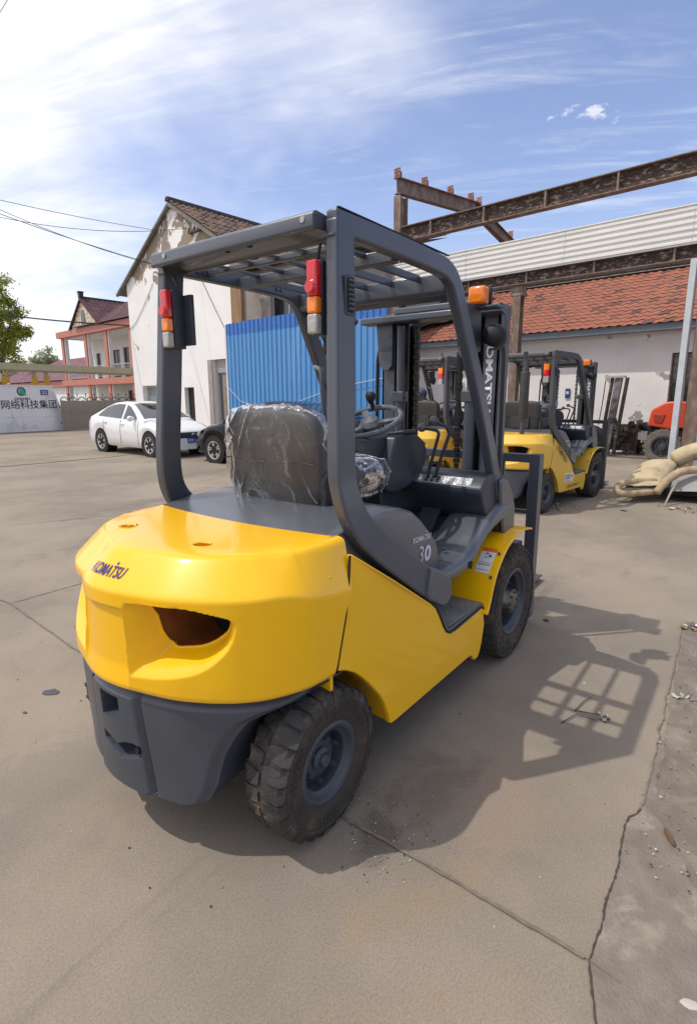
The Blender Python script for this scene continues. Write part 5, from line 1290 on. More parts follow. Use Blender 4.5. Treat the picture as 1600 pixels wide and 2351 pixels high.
# ------------------------------------------------------------------ entrance gate, at world y = 26
MARB = mat('marble_panel', (.70, .70, .73), .35, var=.05, vscale=1.5, col2=(.58, .59, .64), mix=(.56, .60), mscale=.55, dist=2.2, coat=.2)
GW = thing('gate_sign', 'low marble sign wall with round logo and large black characters', 'sign', (0, 26, 0))
for nm, poly in (('panel', [(5.0, .02), (8.35, .02), (8.35, 2.12), (5.0, 2.12)]), ('panel', [(8.36, .02), (10.1, .02), (10.1, 2.12), (8.36, 2.12)]), ('panel', [(10.11, .02), (12.30, .02), (11.62, 2.12), (10.11, 2.12)])):
    for a, b in ((.02, .70), (.705, 1.40), (1.405, 2.12)):
        def cut(p):
            x0, x1 = poly[0][0], poly[1][0]
            fr = lambda z: lerp(poly[1][0], poly[2][0], (z-.02)/2.1)
            return [(x0, a), (fr(a), a), (fr(b), b), (x0, b)]
        m = MB(); m.prism(cut(poly), 'y', 0, .35); m.build(nm, MARB, GW)
m = MB(); m.prism([(4.9, 2.121), (11.66, 2.121), (11.66, 2.17), (4.9, 2.17)], 'y', -.03, .38); m.build('coping', MARB, GW)
INKD = mat('sign_black', (.015, .015, .017), .5); LOGOB = mat('logo_blue', (.03, .06, .22), .4); LOGOG = mat('logo_green', (.02, .42, .12), .4)
lettering("网络科技集团", (9.28, -.012, 1.08), (1, 0, 0), (0, 0, 1), 2.45, .42, INKD, GW, bold=.006)
lettering("CIULNIN", (9.86, -.012, 1.50), (1, 0, 0), (0, 0, 1), .68, .095, INKD, GW, bold=.03)
m = MB(); cxl, czl = 10.20, 1.88
m.add([(cxl+.20*r_*math.cos(t_), -.010, czl+.20*r_*math.sin(t_)) for t_ in [2*math.pi*k/28 for k in range(28)] for r_ in (1, .66)], [(2*i, 2*i+1, (2*i+3) % 56, (2*i+2) % 56) for i in range(28)]); m.build('logo_ring', LOGOB, GW)
m = MB(); m.add([(cxl+.02+.125*math.cos(t_), -.013, czl-.01+.125*math.sin(t_)) for t_ in [2*math.pi*k/24 for k in range(24)]], [tuple(range(24))]); m.add([(cxl+.05, -.0135, czl-.08), (cxl+.16, -.0135, czl-.20), (cxl+.21, -.0135, czl-.16), (cxl+.12, -.0135, czl-.03)], [(0, 1, 2, 3)]); m.build('logo_leaf', LOGOG, GW)
m = MB(); m.box(11.05, 11.40, -.02, -.004, 1.72, 1.96); m.build('number_plate', LOGOB, GW)
lettering("12-8", (11.12, -.024, 1.84), (1, 0, 0), (0, 0, 1), .20, .07, WHITE_INK, GW, bold=.02)
m = MB(); m.box(11.10, 11.36, -.0245, -.022, 1.77, 1.80); m.build('plate_line', WHITE_INK, GW)
GC = thing('gate_canopy', 'long beige metal gate canopy beam on yellow drums', 'canopy', (0, 26.4, 0))
BEI = mat('beige_panel', (.40, .36, .235), .45, var=.06, coat=.1)
x = 4.0
while x < 17.5:
    m = MB(); m.box(x+.006, x+1.55, -.25, .35, 2.86, 3.16); m.build('panel', BEI, GC); x += 1.556
m = MB(); m.box(4, 17.5, -.20, .30, 2.80, 2.858); m.build('soffit', mat('beige_dark', (.30, .27, .17), .5), GC)
YORN = mat('ornament_yellow', (.55, .30, .02), .45, var=.08)
for x in (11.05, 11.62):
    m = MB(); m.cyl((x, .05, 2.17), (x, .05, 2.60), .135, n=20); d_ = m.build('drum', YORN, GC, smooth=40)
    m = MB(); m.cyl((x, .05, 2.60), (x, .05, 2.80), .10, n=16); m.build('drum_neck', BEI, d_, smooth=40)
m = MB(); m.lathe([(.001, .12), (.16, .11), (.215, .06), (.215, -.06), (.16, -.11), (.001, -.12)], (9.72, .05, 2.42), 'y', 24); dd = m.build('disc', YORN, GC, smooth=30)
m = MB(); m.lathe([(.001, .20), (.26, .20), (.30, .14), (.30, -.2), (.001, -.2)], (9.32, .15, 2.55), 'y', 24); m.build('disc', mat('pale_disc', (.6, .58, .55), .4), GC, smooth=30)
# ------------------------------------------------------------------ plank fence with iron arches
PF = thing('plank_fence', 'grey-brown upright plank fence topped with iron arches beside the gate', 'fence', (0, 25.6, 0))
PLK = mat('weathered_plank', (.27, .235, .20), .85, var=.22, vscale=5, stretch=(3, 1, .4), bump=.3, bscale=20)
rp = random.Random(8)
x = 11.75; pm = None
bmk = MB(); bmk.box(0, .112, 0, .03, 0, 1.42); pme = bmk.mesh('plank', PLK)
while x < 17.2:
    o = link('plank', pme, PF, loc=(x, rp.uniform(-.012, .012), .03)); o.scale = (1, 1, rp.uniform(.985, 1.012)); x += .118
m = MB(); m.box(11.7, 17.2, .05, .09, .35, .43); m.box(11.7, 17.2, .05, .09, 1.1, 1.18); m.build('rail', PLK, PF)
IRON = mat('wrought_iron', (.04, .035, .03), .5, metal=.4, var=.2)
x = 11.95
while x < 17:
    m = MB(); m.tube([(x-.17*math.cos(t_)*1, .02, 1.46+.16*math.sin(t_)) for t_ in [math.pi*k/10 for k in range(11)]], .022, 6); a_ = m.build('iron_arch', IRON, PF, smooth=70)
    m = MB(); m.tube([(x+.22, .02, 1.45), (x+.22, .02, 1.74)], .014, 6); m.lathe([(.001, .05), (.03, .02), (.03, -.02), (.001, -.05)], (x+.22, .02, 1.76), 'z', 8); m.build('spear_finial', IRON, a_); x += .44
# ------------------------------------------------------------------ overhead wires
WIRE = mat('cable_black', (.02, .02, .022), .6)
def ray_pt(px, py, dist):
    d = _fw+_r2*((px-800)/FPX)-_u2*((py-1175.5)/FPX); return CAM_LOC+d*dist
wire('power_cable', 'topmost thin power cable running to the house gable', 'cable', [ray_pt(-160, 420, 17), yd(20.9, 11.8, 8.50)], .010, WIRE, .10)
wire('power_cable', 'second power cable from the top, crossing another on its way to the house', 'cable', [ray_pt(-160, 430, 17), yd(20.3, 11.8, 6.95)], .012, WIRE, .12)
wire('power_cable', 'power cable ending at the insulator bracket on the gable', 'cable', [ray_pt(-160, 458, 18), yd(18.38, 11.86, 8.10)], .010, WIRE, .45)
wire('power_cable', 'power cable dropping steeply below the gable bracket', 'cable', [ray_pt(-160, 405, 18), yd(19.6, 11.86, 6.75)], .010, WIRE, .30)
wire('power_cable', 'thick black cable bundle low across the red-trimmed building', 'cable', [ray_pt(-120, 706, 22), yd(24.1, 12.0, 4.95)], .032, WIRE, .10)
wire('power_cable', 'short wire cutting the upper left corner of the sky', 'cable', [ray_pt(-60, 130, 12), ray_pt(60, -70, 12)], .006, WIRE)
wire('house_wire', 'thin wire hanging diagonally down the white gable wall', 'cable', [yd(17.9, 11.97, 6.2), yd(17.0, 11.97, 4.9), yd(16.4, 11.96, 4.1)], .010, WIRE)
wire('house_wire', 'thin pale wire sagging from the left corner of the white house', 'cable', [yd(24.0, 11.97, 4.75), yd(23.4, 11.97, 5.0), yd(22.6, 11.97, 5.6), yd(21.6, 11.97, 6.5)], .010, WIRE)
# ------------------------------------------------------------------ trees
def leaf_mat(name, c, c2):
    m = mat(name, c, .65, var=.35, vscale=1.4, col2=c2, mix=(.4, .65), mscale=.9); b = m.node_tree.nodes['Principled BSDF']
    nt = m.node_tree; tr = nt.nodes.new('ShaderNodeBsdfTranslucent'); tr.inputs[0].default_value = (c[0]*1.3, c[1]*1.4, c[2], 1)
    mx = nt.nodes.new('ShaderNodeMixShader'); mx.inputs[0].default_value = .45; out = nt.nodes['Material Output']
    nt.links.new(b.outputs[0], mx.inputs[1]); nt.links.new(tr.outputs[0], mx.inputs[2]); nt.links.new(mx.outputs[0], out.inputs[0]); return m
BARK = mat('bark', (.10, .075, .055), .9, var=.3, bump=.5, bscale=20)
def make_tree(name, label, base, h, crown, lm, seed, n, leaf, trunk_r=.14, group=None, bare=False):
    T = thing(name, label, 'tree', base, group=group); rng = random.Random(seed)
    m = MB(); top = Vector((rng.uniform(-.2, .2), rng.uniform(-.2, .2), h)); m.tube([Vector((0, 0, 0)), top*.5+Vector((.1, 0, 0)), top], [trunk_r, trunk_r*.75, trunk_r*.35], 10)
    ends = []
    for k in range(16):
        cx, cy, cz, rr = rng.choice(crown); q = Vector((cx, cy, cz))+Vector((rng.uniform(-1, 1), rng.uniform(-1, 1), rng.uniform(-1, 1)))*rr*.7; b = top*rng.uniform(.45, 1.0)
        m.tube([b, b.lerp(q, .5)+Vector((0, 0, .15)), q], [trunk_r*.32, trunk_r*.2, .015], 6); ends.append(q)
    m.build('trunk', BARK, T, smooth=60)
    lv = MB(); V = []; F = []
    clumps = []
    for (cx, cy, cz, rr) in crown:
        for k in range(max(6, int(9*rr*rr))):
            d = Vector((rng.gauss(0, 1), rng.gauss(0, 1), rng.gauss(0, 1))).normalized()*rr*rng.uniform(.35, 1.0); clumps.append((Vector((cx, cy, cz))+d, rr*rng.uniform(.22, .42)))
    for k in range(n):
        c, cr = rng.choice(clumps); d = Vector((rng.gauss(0, 1), rng.gauss(0, 1), rng.gauss(0, .8))); p = c+d*cr*.55
        a = Vector((rng.gauss(0, 1), rng.gauss(0, 1), rng.gauss(0, .6))).normalized(); b = a.cross(Vector((rng.gauss(0, 1), rng.gauss(0, 1), rng.gauss(0, 1)))).normalized(); s = leaf*rng.uniform(.6, 1.3); o = len(V)
        V += [p-a*s, p+b*s*.5, p+a*s, p-b*s*.5]; F.append((o, o+1, o+2, o+3))
    lv.add(V, F); lv.build('crown', lm, T); return T
LEAFA = leaf_mat('leaf_spring', (.32, .33, .06), (.20, .24, .04)); LEAFB = leaf_mat('leaf_far', (.32, .35, .24), (.36, .37, .29))
make_tree('broadleaf_tree', 'yellow-green leafy tree at the far left behind the gate', Vector((10.35, 28.6, 0)), 4.2, [(.15, 0, 6.9, 1.0), (-.9, .3, 5.9, 1.5), (.6, 0, 5.9, .9), (1.2, 0, 5.1, .95), (-.2, 0, 4.9, 1.2), (.9, -.1, 4.4, .8), (.2, .2, 3.6, .95)], LEAFA, 5, 15000, .075)
make_tree('distant_tree', 'hazy pale green tree above the maroon roof', Vector((34.5, 76, 0)), 5.0, [(0, 0, 6.9, 1.5), (1.2, .5, 6.2, 1.3), (-1.4, 0, 6.1, 1.3)], LEAFB, 6, 1900, .18)
make_tree('distant_tree', 'hazy tree seen between the first terracotta columns', Vector((37, 62, 0)), 6.0, [(0, 0, 8.0, 2.0), (1, 0, 6.8, 1.8), (-1.4, 0, 6.6, 1.6)], LEAFB, 7, 2400, .20)
make_tree('distant_tree', 'bare brownish tree left of the pale green one above the roof', Vector((32, 86, 0)), 6.2, [(0, 0, 7.6, 2.0), (-1.6, 0, 7.0, 1.5)], leaf_mat('twig_far', (.26, .24, .23), (.22, .21, .20)), 9, 800, .13)
# ------------------------------------------------------------------ parked cars
CARG = mat('car_glass', (.010, .013, .014), .04, var=.1, spec=.9, coat=.5)
CHROME = mat('chrome', (.55, .55, .56), .15, metal=1.0, var=.1)
ALLOY = mat('alloy', (.62, .62, .60), .35, metal=.6, var=.1)
CTYRE = mat('car_tyre', (.018, .018, .018), .75, var=.25, bump=.1, bscale=60)
def car_wheel(T, x, y, s, r, w, spokes, twin):
    m = MB(); m.lathe([(r*.66, w*.45*s), (r*.72, w*.50*s), (r*.93, w*.48*s), (r, w*.36*s), (r, -w*.36*s), (r*.9, -w*.5*s), (r*.6, -w*.5*s)], (x, y, r), 'y', 36); W = m.build('wheel', CTYRE, T, smooth=40)
    m = MB(); m.lathe([(r*.67, w*.47*s), (r*.69, w*.50*s), (r*.64, w*.49*s), (r*.60, w*.36*s), (r*.58, -w*.3*s)], (x, y, r), 'y', 36)
    m.lathe([(.001, w*.40*s), (r*.12, w*.40*s), (r*.15, w*.34*s)], (x, y, r), 'y', 16)
    for k in range(spokes):
        for dd in ((-.13, .13) if twin else (0,)):
            a = 2*math.pi*k/spokes+.2; e0 = Vector((math.cos(a+dd*2), 0, math.sin(a+dd*2))); e1 = Vector((math.cos(a+dd*1.2), 0, math.sin(a+dd*1.2)))
            p0 = Vector((x, y+w*.38*s, r))+e0*r*.10; p1 = Vector((x, y+w*.44*s, r))+e1*r*.64
            m.bar(p0, p1, r*(.07 if twin else .13), .02, (0, s, 0))
    m.build('rim', ALLOY, W, smooth=40)
    m = MB(); m.cyl((x, y-w*.2*s, r), (x, y+w*.12*s, r), r*.56, n=24); m.build('brake_disc', DARKF, W)
def make_car(label, paint, loc, rz, spec):
    T = thing('car', label, 'car', loc, rz)
    Lf, Lr = spec['front'], spec['rear']; W = spec['w']/2; xf, xr = spec['xf'], spec['xr']; r = .315
    up = spec['upper']; hood = spec['deck']
    ux = [p[0] for p in up]; uz = [p[1] for p in up]; hx = [p[0] for p in hood]; hz = [p[1] for p in hood]
    def wid(x):
        t = (x-Lr)/(Lf-Lr); e = min(1, (x-Lr)/.55); f = min(1, (Lf-x)/.75)
        return W*(.80+.20*math.sin(math.pi/2*max(0, e))**.7)*(.74+.26*math.sin(math.pi/2*max(0, f))**.65)
    def low(x):
        z = .215+.10*sstep(.25, 0, Lf-x)*0+.06*sstep(.4, 0, x-Lr)
        for c in (xf, xr):
            d = abs(x-c)
            if d < .375: z = max(z, r+math.sqrt(max(0, .375**2-d*d)))
        return z
    belt = lambda x: interp(x, spec['belt'][0], spec['belt'][1])
    n = 120; rings = []
    for i in range(n):
        x = lerp(Lr, Lf, .5-.5*math.cos(math.pi*i/(n-1))*1.0); w = wid(x); zl = low(x); zd = interp(x, hx, hz); b = min(belt(x), zd-.02)
        zl = min(zl, b-.06)
        half = [(w*.55, zl+.0), (w*.93, zl), (w*.985, zl+.05*(1 if zl < .35 else .3)), (w*.995, lerp(zl, b, .35)), (w, lerp(zl, b, .55)), (w*.985, lerp(zl, b, .78)), (w*.965, lerp(zl, b, .90)), (w*.935, b), (w*.88, lerp(b, zd, .35)), (w*.72, lerp(b, zd, .72)), (w*.42, lerp(b, zd, .95)), (0, zd)]
        ring = [(x, y, z) for y, z in half]+[(x, -y, z) for y, z in reversed(half[:-1])]
        rings.append(ring)
    m = MB(); m.loft(rings, closed=True); m.build('body', paint, T, smooth=42, fix=True)
    # greenhouse
    gx0, gx1 = spec['green']; rings = []; N_ = 60
    sy = lambda x, z: W*.935-(z-.90)*spec['tumble']
    for i in range(N_):
        x = lerp(gx0, gx1, i/(N_-1)); zr = interp(x, ux, uz); b = belt(x)-.02; zr = max(zr, b+.012); zs = max(b+.006, zr-.055); ys = min(sy(x, zs), wid(x)*.93); yb = min(sy(x, b), wid(x)*.935)
        half = [(yb, b), (lerp(yb, ys, .5), lerp(b, zs, .5)), (ys, zs), (ys-.04, lerp(zs, zr, .62)), (ys*.75, lerp(zs, zr, .92)), (ys*.4, zr-.002), (0, zr)]
        rings.append([(x, y, z) for y, z in half]+[(x, -y, z) for y, z in reversed(half[:-1])])
    m = MB(); m.loft(rings, closed=True); m.build('roof', paint, T, smooth=50, fix=True)
    for s in (-1, 1):
        for poly in spec['windows']:
            P = []
            for k in range(len(poly)):
                a, b = poly[k], poly[(k+1) % len(poly)]
                for t in range(4): P.append((lerp(a[0], b[0], t/4), lerp(a[1], b[1], t/4)))
            m = MB(); m.add([(x, s*(sy(x, z)+.006), z) for x, z in P], [tuple(range(len(P))) if s < 0 else tuple(reversed(range(len(P))))]); m.build('side_window', CARG, T)
        # door shut lines, handles, sill shadow
        for dx in spec['doors']:
            m = MB(); pts = []
            for k in range(9):
                z = lerp(.30, belt(dx), k/8); b = belt(dx); zl = low(dx); w = wid(dx)
                t = (z-zl)/(b-zl); y = interp(t, [0, .05, .35, .55, .78, .9, 1], [w*.93, w*.985, w*.995, w, w*.985, w*.965, w*.935]); pts.append((dx, s*(y+.001), z))
            m.tube(pts, .0075, 4); m.build('door_gap', DARKF, T)
        for hx_ in spec['handles']:
            m = MB(); y = wid(hx_)*.985; z = belt(hx_)-.11; m.tube([(hx_-.09, s*(y+.006), z), (hx_, s*(y+.028), z+.005), (hx_+.09, s*(y+.006), z)], .014, 8); m.build('door_handle', paint if spec['white'] else CHROME, T, smooth=60)
        mx = spec['mirror']; m = MB(); m.lathe([(.001, .10), (.06, .08), (.085, .02), (.085, -.04), (.05, -.08), (.001, -.085)], (0, 0, 0), 'y', 16)
        m.v = [(mx+v[0]*.75, s*(W*.935+.10)+v[1]*1.1, 1.0+v[2]*.85) for v in m.v]; m.bar((mx+.02, s*(W*.90), .97), (mx, s*(W*.935+.06), .985), .05, .03); m.build('mirror', paint, T, smooth=60)
        for c in (xf, xr): car_wheel(T, c, s*(W-.115), s, r, .21, spec['spokes'], spec['twin'])
        for c in (xf, xr):
            m = MB(); m.cyl((c, s*(W-.02), r), (c, s*(W-.32), r), .37, n=24); m.build('arch_liner', CAVITY, T)
        # lamps
        m = MB(); m.grid(lambda a, b: (Lf-.02-.42*a, s*(interp(a, [0, 1], [W*.56, W*.955])), lerp(.58+.10*a, .70+.13*a, b)), 10, 4); m.build('head_lamp', CLRL, T, smooth=60)
        m = MB(); m.lathe([(.001, .16), (.06, .14), (.09, 0), (.06, -.14), (.001, -.16)], (0, 0, 0), 'x', 14); m.v = [(Lf-.20+v[0], s*(W*.80)+v[1]*.45+(-.16*s)*v[0]*2, .665+v[2]*.75+v[0]*-.3) for v in m.v]; m.build('head_lamp', mat('lamp_glass', (.16, .17, .18), .08, var=.4, vscale=25, coat=.8), T, smooth=60)
        m = MB(); m.lathe([(.001, .20), (.05, .17), (.07, 0), (.05, -.17), (.001, -.2)], (0, 0, 0), 'x', 14); m.v = [(Lr+.14+v[0]*.7, s*(W*.83)+v[1]*.5+.14*s*v[0], .86+v[2]*.9) for v in m.v]; m.build('tail_lamp', REDL, T, smooth=60)
    # windscreen and rear window, slightly proud of the roof shell
    for (xa, xb, nm) in (spec['screen']+('windscreen',), spec['rearscreen']+('rear_window',)):
        def fn(a, b):
            x = lerp(xa, xb, a); z = interp(x, ux, uz); y = lerp(-1, 1, b)
            wv = sy(x, max(z-.06, belt(x)))-.055; q = abs(y)
            return (x+(.006 if xa > 0 else -.006), y*wv, z+.008-.02*q**3)
        m = MB(); m.grid(fn, 10, 14); m.build(nm, CARG, T, smooth=60)
    # grille, plate, lower intake
    m = MB(); m.box(Lf-.10, Lf+.004, -.48, .48, .50, .66); m.build('grille', DARKF, T, bevel=.02)
    m = MB(); m.box(Lf-.05, Lf+.012, -.46, .46, .585, .600); m.build('grille_bar', CHROME, T)
    m = MB(); m.lathe([(.001, .012), (.075, .010), (.085, 0)], (Lf+.012, 0, .592), 'x', 24); m.v = [(v[0], v[1], .592+(v[2]-.592)*.5) for v in m.v]; m.build('emblem', CHROME, T, smooth=40)
    m = MB(); m.box(Lf-.12, Lf-.01, -.62, .62, .24, .38); m.build('lower_intake', DARKF, T, bevel=.02)
    m = MB(); m.box(Lf+.006, Lf+.016, -.22, .22, .385, .525); m.build('number_plate', mat('plate_blue', (.012, .045, .26), .4), T)
    if spec['white']: lettering("浙B 1002", (Lf+.0185, -.20, .41), (0, 1, 0), (0, 0, 1), .40, .09, WHITE_INK, T, bold=.01)
    return T
WPAINT = mat('white_car_paint', (.72, .72, .71), .25, var=.02, coat=.8); KPAINT = mat('black_car_paint', (.003, .0034, .0045), .05, var=.1, coat=0, spec=.3)
SED = dict(front=2.17, rear=-2.20, w=1.70, xf=1.33, xr=-1.24, white=True, spokes=6, twin=False, tumble=.52,
    upper=[(-1.95, 1.04), (-1.6, 1.17), (-1.2, 1.33), (-.8, 1.435), (-.4, 1.462), (0, 1.44), (.25, 1.375), (.6, 1.215), (1.0, 1.0), (1.1, .95)],
    deck=[(-2.20, .62), (-2.17, .92), (-2.08, 1.03), (-1.9, 1.055), (-1.7, 1.06), (.9, .99), (1.1, .965), (1.6, .87), (1.95, .76), (2.08, .70), (2.15, .60), (2.17, .50)],
    belt=([-2.2, -1.6, -1.0, 0, .8, 1.4, 2.17], [.90, 1.00, .985, .945, .905, .84, .62]), green=(-1.93, 1.08),
    windows=[[(-1.52, 1.06), (-1.18, 1.27), (-.92, 1.345), (-.92, 1.02), (-1.50, 1.045)], [(-.90, 1.02), (-.90, 1.348), (-.55, 1.385), (-.18, 1.375), (-.14, .985)], [(-.04, .98), (-.06, 1.362), (.14, 1.31), (.45, 1.15), (.68, 1.005), (.62, .955)]],
    doors=[-.09, -1.02, .82], handles=[-.93, .02], mirror=.60, screen=(.97, .16), rearscreen=(-1.82, -1.02))
make_car('white sedan parked by the gabled house, nose towards the black car', WPAINT, (7.93, 12.50, 0), R(-92.4), SED)
BLK_C = dict(SED, front=2.30, rear=-2.50, w=1.82, xf=1.38, xr=-1.40, white=False, spokes=5, twin=True,
    upper=[(-2.2, 1.06), (-1.7, 1.22), (-1.1, 1.40), (-.6, 1.46), (-.2, 1.47), (.2, 1.43), (.5, 1.34), (.9, 1.14), (1.15, 1.0), (1.25, .96)],
    deck=[(-2.5, .6), (-2.46, .95), (-2.35, 1.06), (-2.0, 1.08), (1.1, 1.01), (1.3, .985), (1.8, .90), (2.12, .80), (2.24, .70), (2.29, .58), (2.30, .5)],
    belt=([-2.5, -1.8, -1.0, 0, 1.0, 1.6, 2.3], [.92, 1.02, 1.0, .97, .93, .86, .62]), green=(-2.18, 1.23),
    windows=[[(-1.80, 1.07), (-1.35, 1.29), (-.98, 1.38), (-.98, 1.03)], [(-.95, 1.03), (-.95, 1.385), (-.5, 1.405), (-.1, 1.395), (-.06, 1.0)], [(.02, 1.0), (.0, 1.39), (.30, 1.32), (.62, 1.17), (.90, 1.02), (.84, .98)]],
    doors=[-.02, -1.1, .98], handles=[-.9, .1], mirror=.80, screen=(1.12, .36), rearscreen=(-2.05, -1.2))
make_car('glossy black sedan in front of the blue sheet fence, facing the white car', KPAINT, (8.05, 7.35, 0), R(90), BLK_C)
# ------------------------------------------------------------------ parked forklifts in the yard: copies of the same model
YELF = mat('faded_yellow_paint', (.70, .42, .045), .40, var=.06, vscale=2.2, coat=.3, coat_rough=.15)
DUSTG = mat('dusty_charcoal', (.060, .060, .066), .5, var=.15, vscale=4)
REMAP = {'yellow_paint': YELF, 'charcoal_paint': DUSTG}
def copy_forklift(src, label, loc, rz):
    T = src.copy(); COL.objects.link(T); T.location = loc; T.rotation_euler = (0, 0, rz); T['label'] = label
    drop = ('plastic_wrap', 'warning_label', 'emblem_lettering', 'tail_lamp')
    def rec(o, par):
        for c in kids(o):
            base = c.name.split('.')[0]
            if base in drop: continue
            k = c.copy(); COL.objects.link(k); k.parent = par; k.matrix_parent_inverse = c.matrix_parent_inverse.copy()
            for sl in k.material_slots:
                if sl.material and sl.material.name in REMAP:
                    nm = REMAP[sl.material.name]; sl.link = 'OBJECT'; sl.material = nm
            rec(c, k)
    rec(src, T)
    # plain three-band lamp on the right pillar, body stickers, seat back ribs
    m = MB(); m.box(.15, .20, -.36, -.43, 1.72, 1.80); lp = m.build('tail_lamp', CLRL, T)
    m = MB(); m.box(.15, .20, -.36, -.43, 1.801, 1.88); m.build('red_lens', REDL, lp)
    m = MB(); m.box(.15, .20, -.36, -.43, 1.881, 1.96); m.build('amber_lens', AMBL, lp)
    m = MB(); m.prism([(.52, .36), (.82, .345), (.82, .475), (.52, .49)], 'y', -.6015, -.600); st = m.build('sticker', LABELW, T)
    bars = MB()
    for k in range(16):
        w = .006+.005*((k*7) % 3 == 0); bars.box(.535+k*.0115, .535+k*.0115+w, -.6025, -.6016, .395, .465)
    bars.build('barcode', mat('ink_grey', (.3, .3, .33)), st)
    lettering("MADE IN JAPAN", (.535, -.6025, .367), (1, 0, -.05), (0, 0, 1), .18, .018, INKD, st)
    m = MB(); m.cyl((.775, -.6016, .43), (.775, -.6025, .43), .022, n=16); m.build('red_dot', REDL, st)
    d = Vector((.33, 0, -.235)).normalized(); u = Vector((.235, 0, .33)).normalized()
    lettering("KOMATSU", Vector((.21, -.6022, .865)), d, u, .40, .052, mat('stencil_ink', (.03, .025, .02), .6), T, bold=.03, shear=.2)
    m = MB(); m.box(.350, .346, -.10, .17, 1.10, 1.26); m.box(.350, .344, -.06, .13, 1.13, 1.23); m.build('seat_panel', SEATV, T, bevel=.001)
    return T
f1 = copy_forklift(FORK, 'faded yellow forklift with perforated exhaust stack parked before the white warehouse wall', (6.05, 1.10, 0), R(-7.0))
m = MB(); m.tube(fillet([(-.18, -.27, 1.05), (-.18, -.27, 2.00), (-.21, -.27, 2.10)], .04), .030, 12); ex = m.build('exhaust_stack', DUSTG, f1, smooth=60)
m = MB(); m.lathe([(.055, 1.25), (.058, 1.26), (.058, 1.84), (.055, 1.85)], (-.18, -.27, 0), 'z', 24); m.build('heat_shield', mat('perforated_steel', (.07, .065, .06), .6, var=.4, vscale=60), ex, smooth=40)
hs = MB()
for k in range(22):
    for j in range(12):
        a = 2*math.pi*(j+.5*(k % 2))/12; e = Vector((math.cos(a), math.sin(a), 0)); p = Vector((-.18, -.27, 1.27+k*.0265)); hs.obox(p+e*.0585, e*.001, e.cross(Vector((0, 0, 1)))*.007, Vector((0, 0, .008)))
hs.build('shield_hole', CAVITY, ex)['kind'] = 'stuff'
lettering("30HW00812", (.62, -.6022, .265), (1, 0, .02), (0, 0, 1), .42, .04, mat('stencil_ink', (.03, .025, .02)), f1)
f2 = copy_forklift(FORK, 'faded yellow forklift with a man at its controls, parked beyond the steering wheel', (6.05, 2.66, 0), R(-3.0))
for q in (f1, f2): q['group'] = 'yellow forklifts parked in the yard'
FORK['group'] = 'yellow forklifts parked in the yard'
# ------------------------------------------------------------------ the man
SKIN = mat('skin', (.30, .155, .095), .55, var=.08, vscale=12); SHIRT = mat('cream_shirt', (.52, .47, .40), .85, var=.08, bump=.15, bscale=30); CAPM = mat('grey_blue_cap', (.075, .09, .125), .85, var=.12, bump=.1, bscale=90); HAIR = mat('short_dark_hair', (.02, .017, .015), .7)
TROU = mat('dark_trousers', (.03, .032, .04), .85, var=.1)
def skin_body(name, joints, edges, mtl, parent, levels=2):
    me = bpy.data.meshes.new(name); me.from_pydata([j[0] for j in joints], edges, []); o = bpy.data.objects.new(name, me); COL.objects.link(o); o.parent = parent
    sk = o.modifiers.new('skin', 'SKIN'); sk.use_smooth_shade = True
    sd = me.skin_vertices[0] if len(me.skin_vertices) else None
    if sd is None: me.skin_vertices.new() if hasattr(me.skin_vertices, 'new') else None; sd = me.skin_vertices[0]
    for i, j in enumerate(joints): sd.data[i].radius = j[1] if isinstance(j[1], tuple) else (j[1], j[1]); sd.data[i].use_root = (i == 0)
    sb = o.modifiers.new('sub', 'SUBSURF'); sb.levels = levels; sb.render_levels = levels; me.materials.append(mtl); return o
PE = thing('person', 'man in a grey-blue cap and cream shirt bent over the controls of the parked forklift', 'person', (7.50, 3.66, 0), R(-72))
# standing beside the parked forklift (local x = the way he faces), leaning in over its controls
J = [((-.10, 0, .93), (.145, .12)), ((-.05, 0, 1.08), (.145, .115)), ((.05, 0, 1.24), (.165, .125)), ((.15, 0, 1.375), (.14, .10)), ((.205, 0, 1.45), .056),
     ((.14, .20, 1.35), .066), ((.26, .26, 1.14), .050), ((.44, .20, 1.06), .040), ((.14, -.20, 1.35), .066), ((.26, -.26, 1.14), .050), ((.44, -.20, 1.06), .040),
     ((-.10, .10, .86), .100), ((-.03, .11, .50), .075), ((-.10, .11, .10), .055), ((.06, .12, .045), .045), ((-.10, -.10, .86), .100), ((-.03, -.11, .50), .075), ((-.10, -.11, .10), .055), ((.06, -.12, .045), .045)]
E_ = [(0, 1), (1, 2), (2, 3), (3, 4), (3, 5), (5, 6), (6, 7), (3, 8), (8, 9), (9, 10), (0, 11), (11, 12), (12, 13), (13, 14), (0, 15), (15, 16), (16, 17), (17, 18)]
skin_body('body', J, E_, SHIRT, PE)
hc = Vector((.285, .0, 1.575)); fd = Vector((.80, .05, -.60)).normalized(); upv = Vector((.60, 0, .80)); upv = (upv-fd*upv.dot(fd)).normalized(); sdv = upv.cross(fd)
def head_pt(a, b):
    th = 2*math.pi*a; ph = math.pi*(b-.5); x = math.cos(ph)*math.cos(th); y = math.cos(ph)*math.sin(th); z = math.sin(ph)
    rx = .098*(1+.10*max(0, x)*(z < 0)); q = fd*(x*rx)+sdv*(y*.076*(1-.16*max(0, -z)))+upv*(z*.122)
    q += fd*(.026*math.exp(-((y/.22)**2+((z+.02)/.16)**2)) if x > .6 else 0)-fd*(.006*math.exp(-(((abs(y)-.33)/.12)**2+((z-.08)/.09)**2)) if x > .4 else 0)+fd*(.008*math.exp(-((y/.3)**2+((z+.42)/.06)**2)) if x > .5 else 0)
    return hc+q
m = MB(); m.grid(head_pt, 48, 32); hd = m.build('head', SKIN, PE, smooth=179, fix=True)
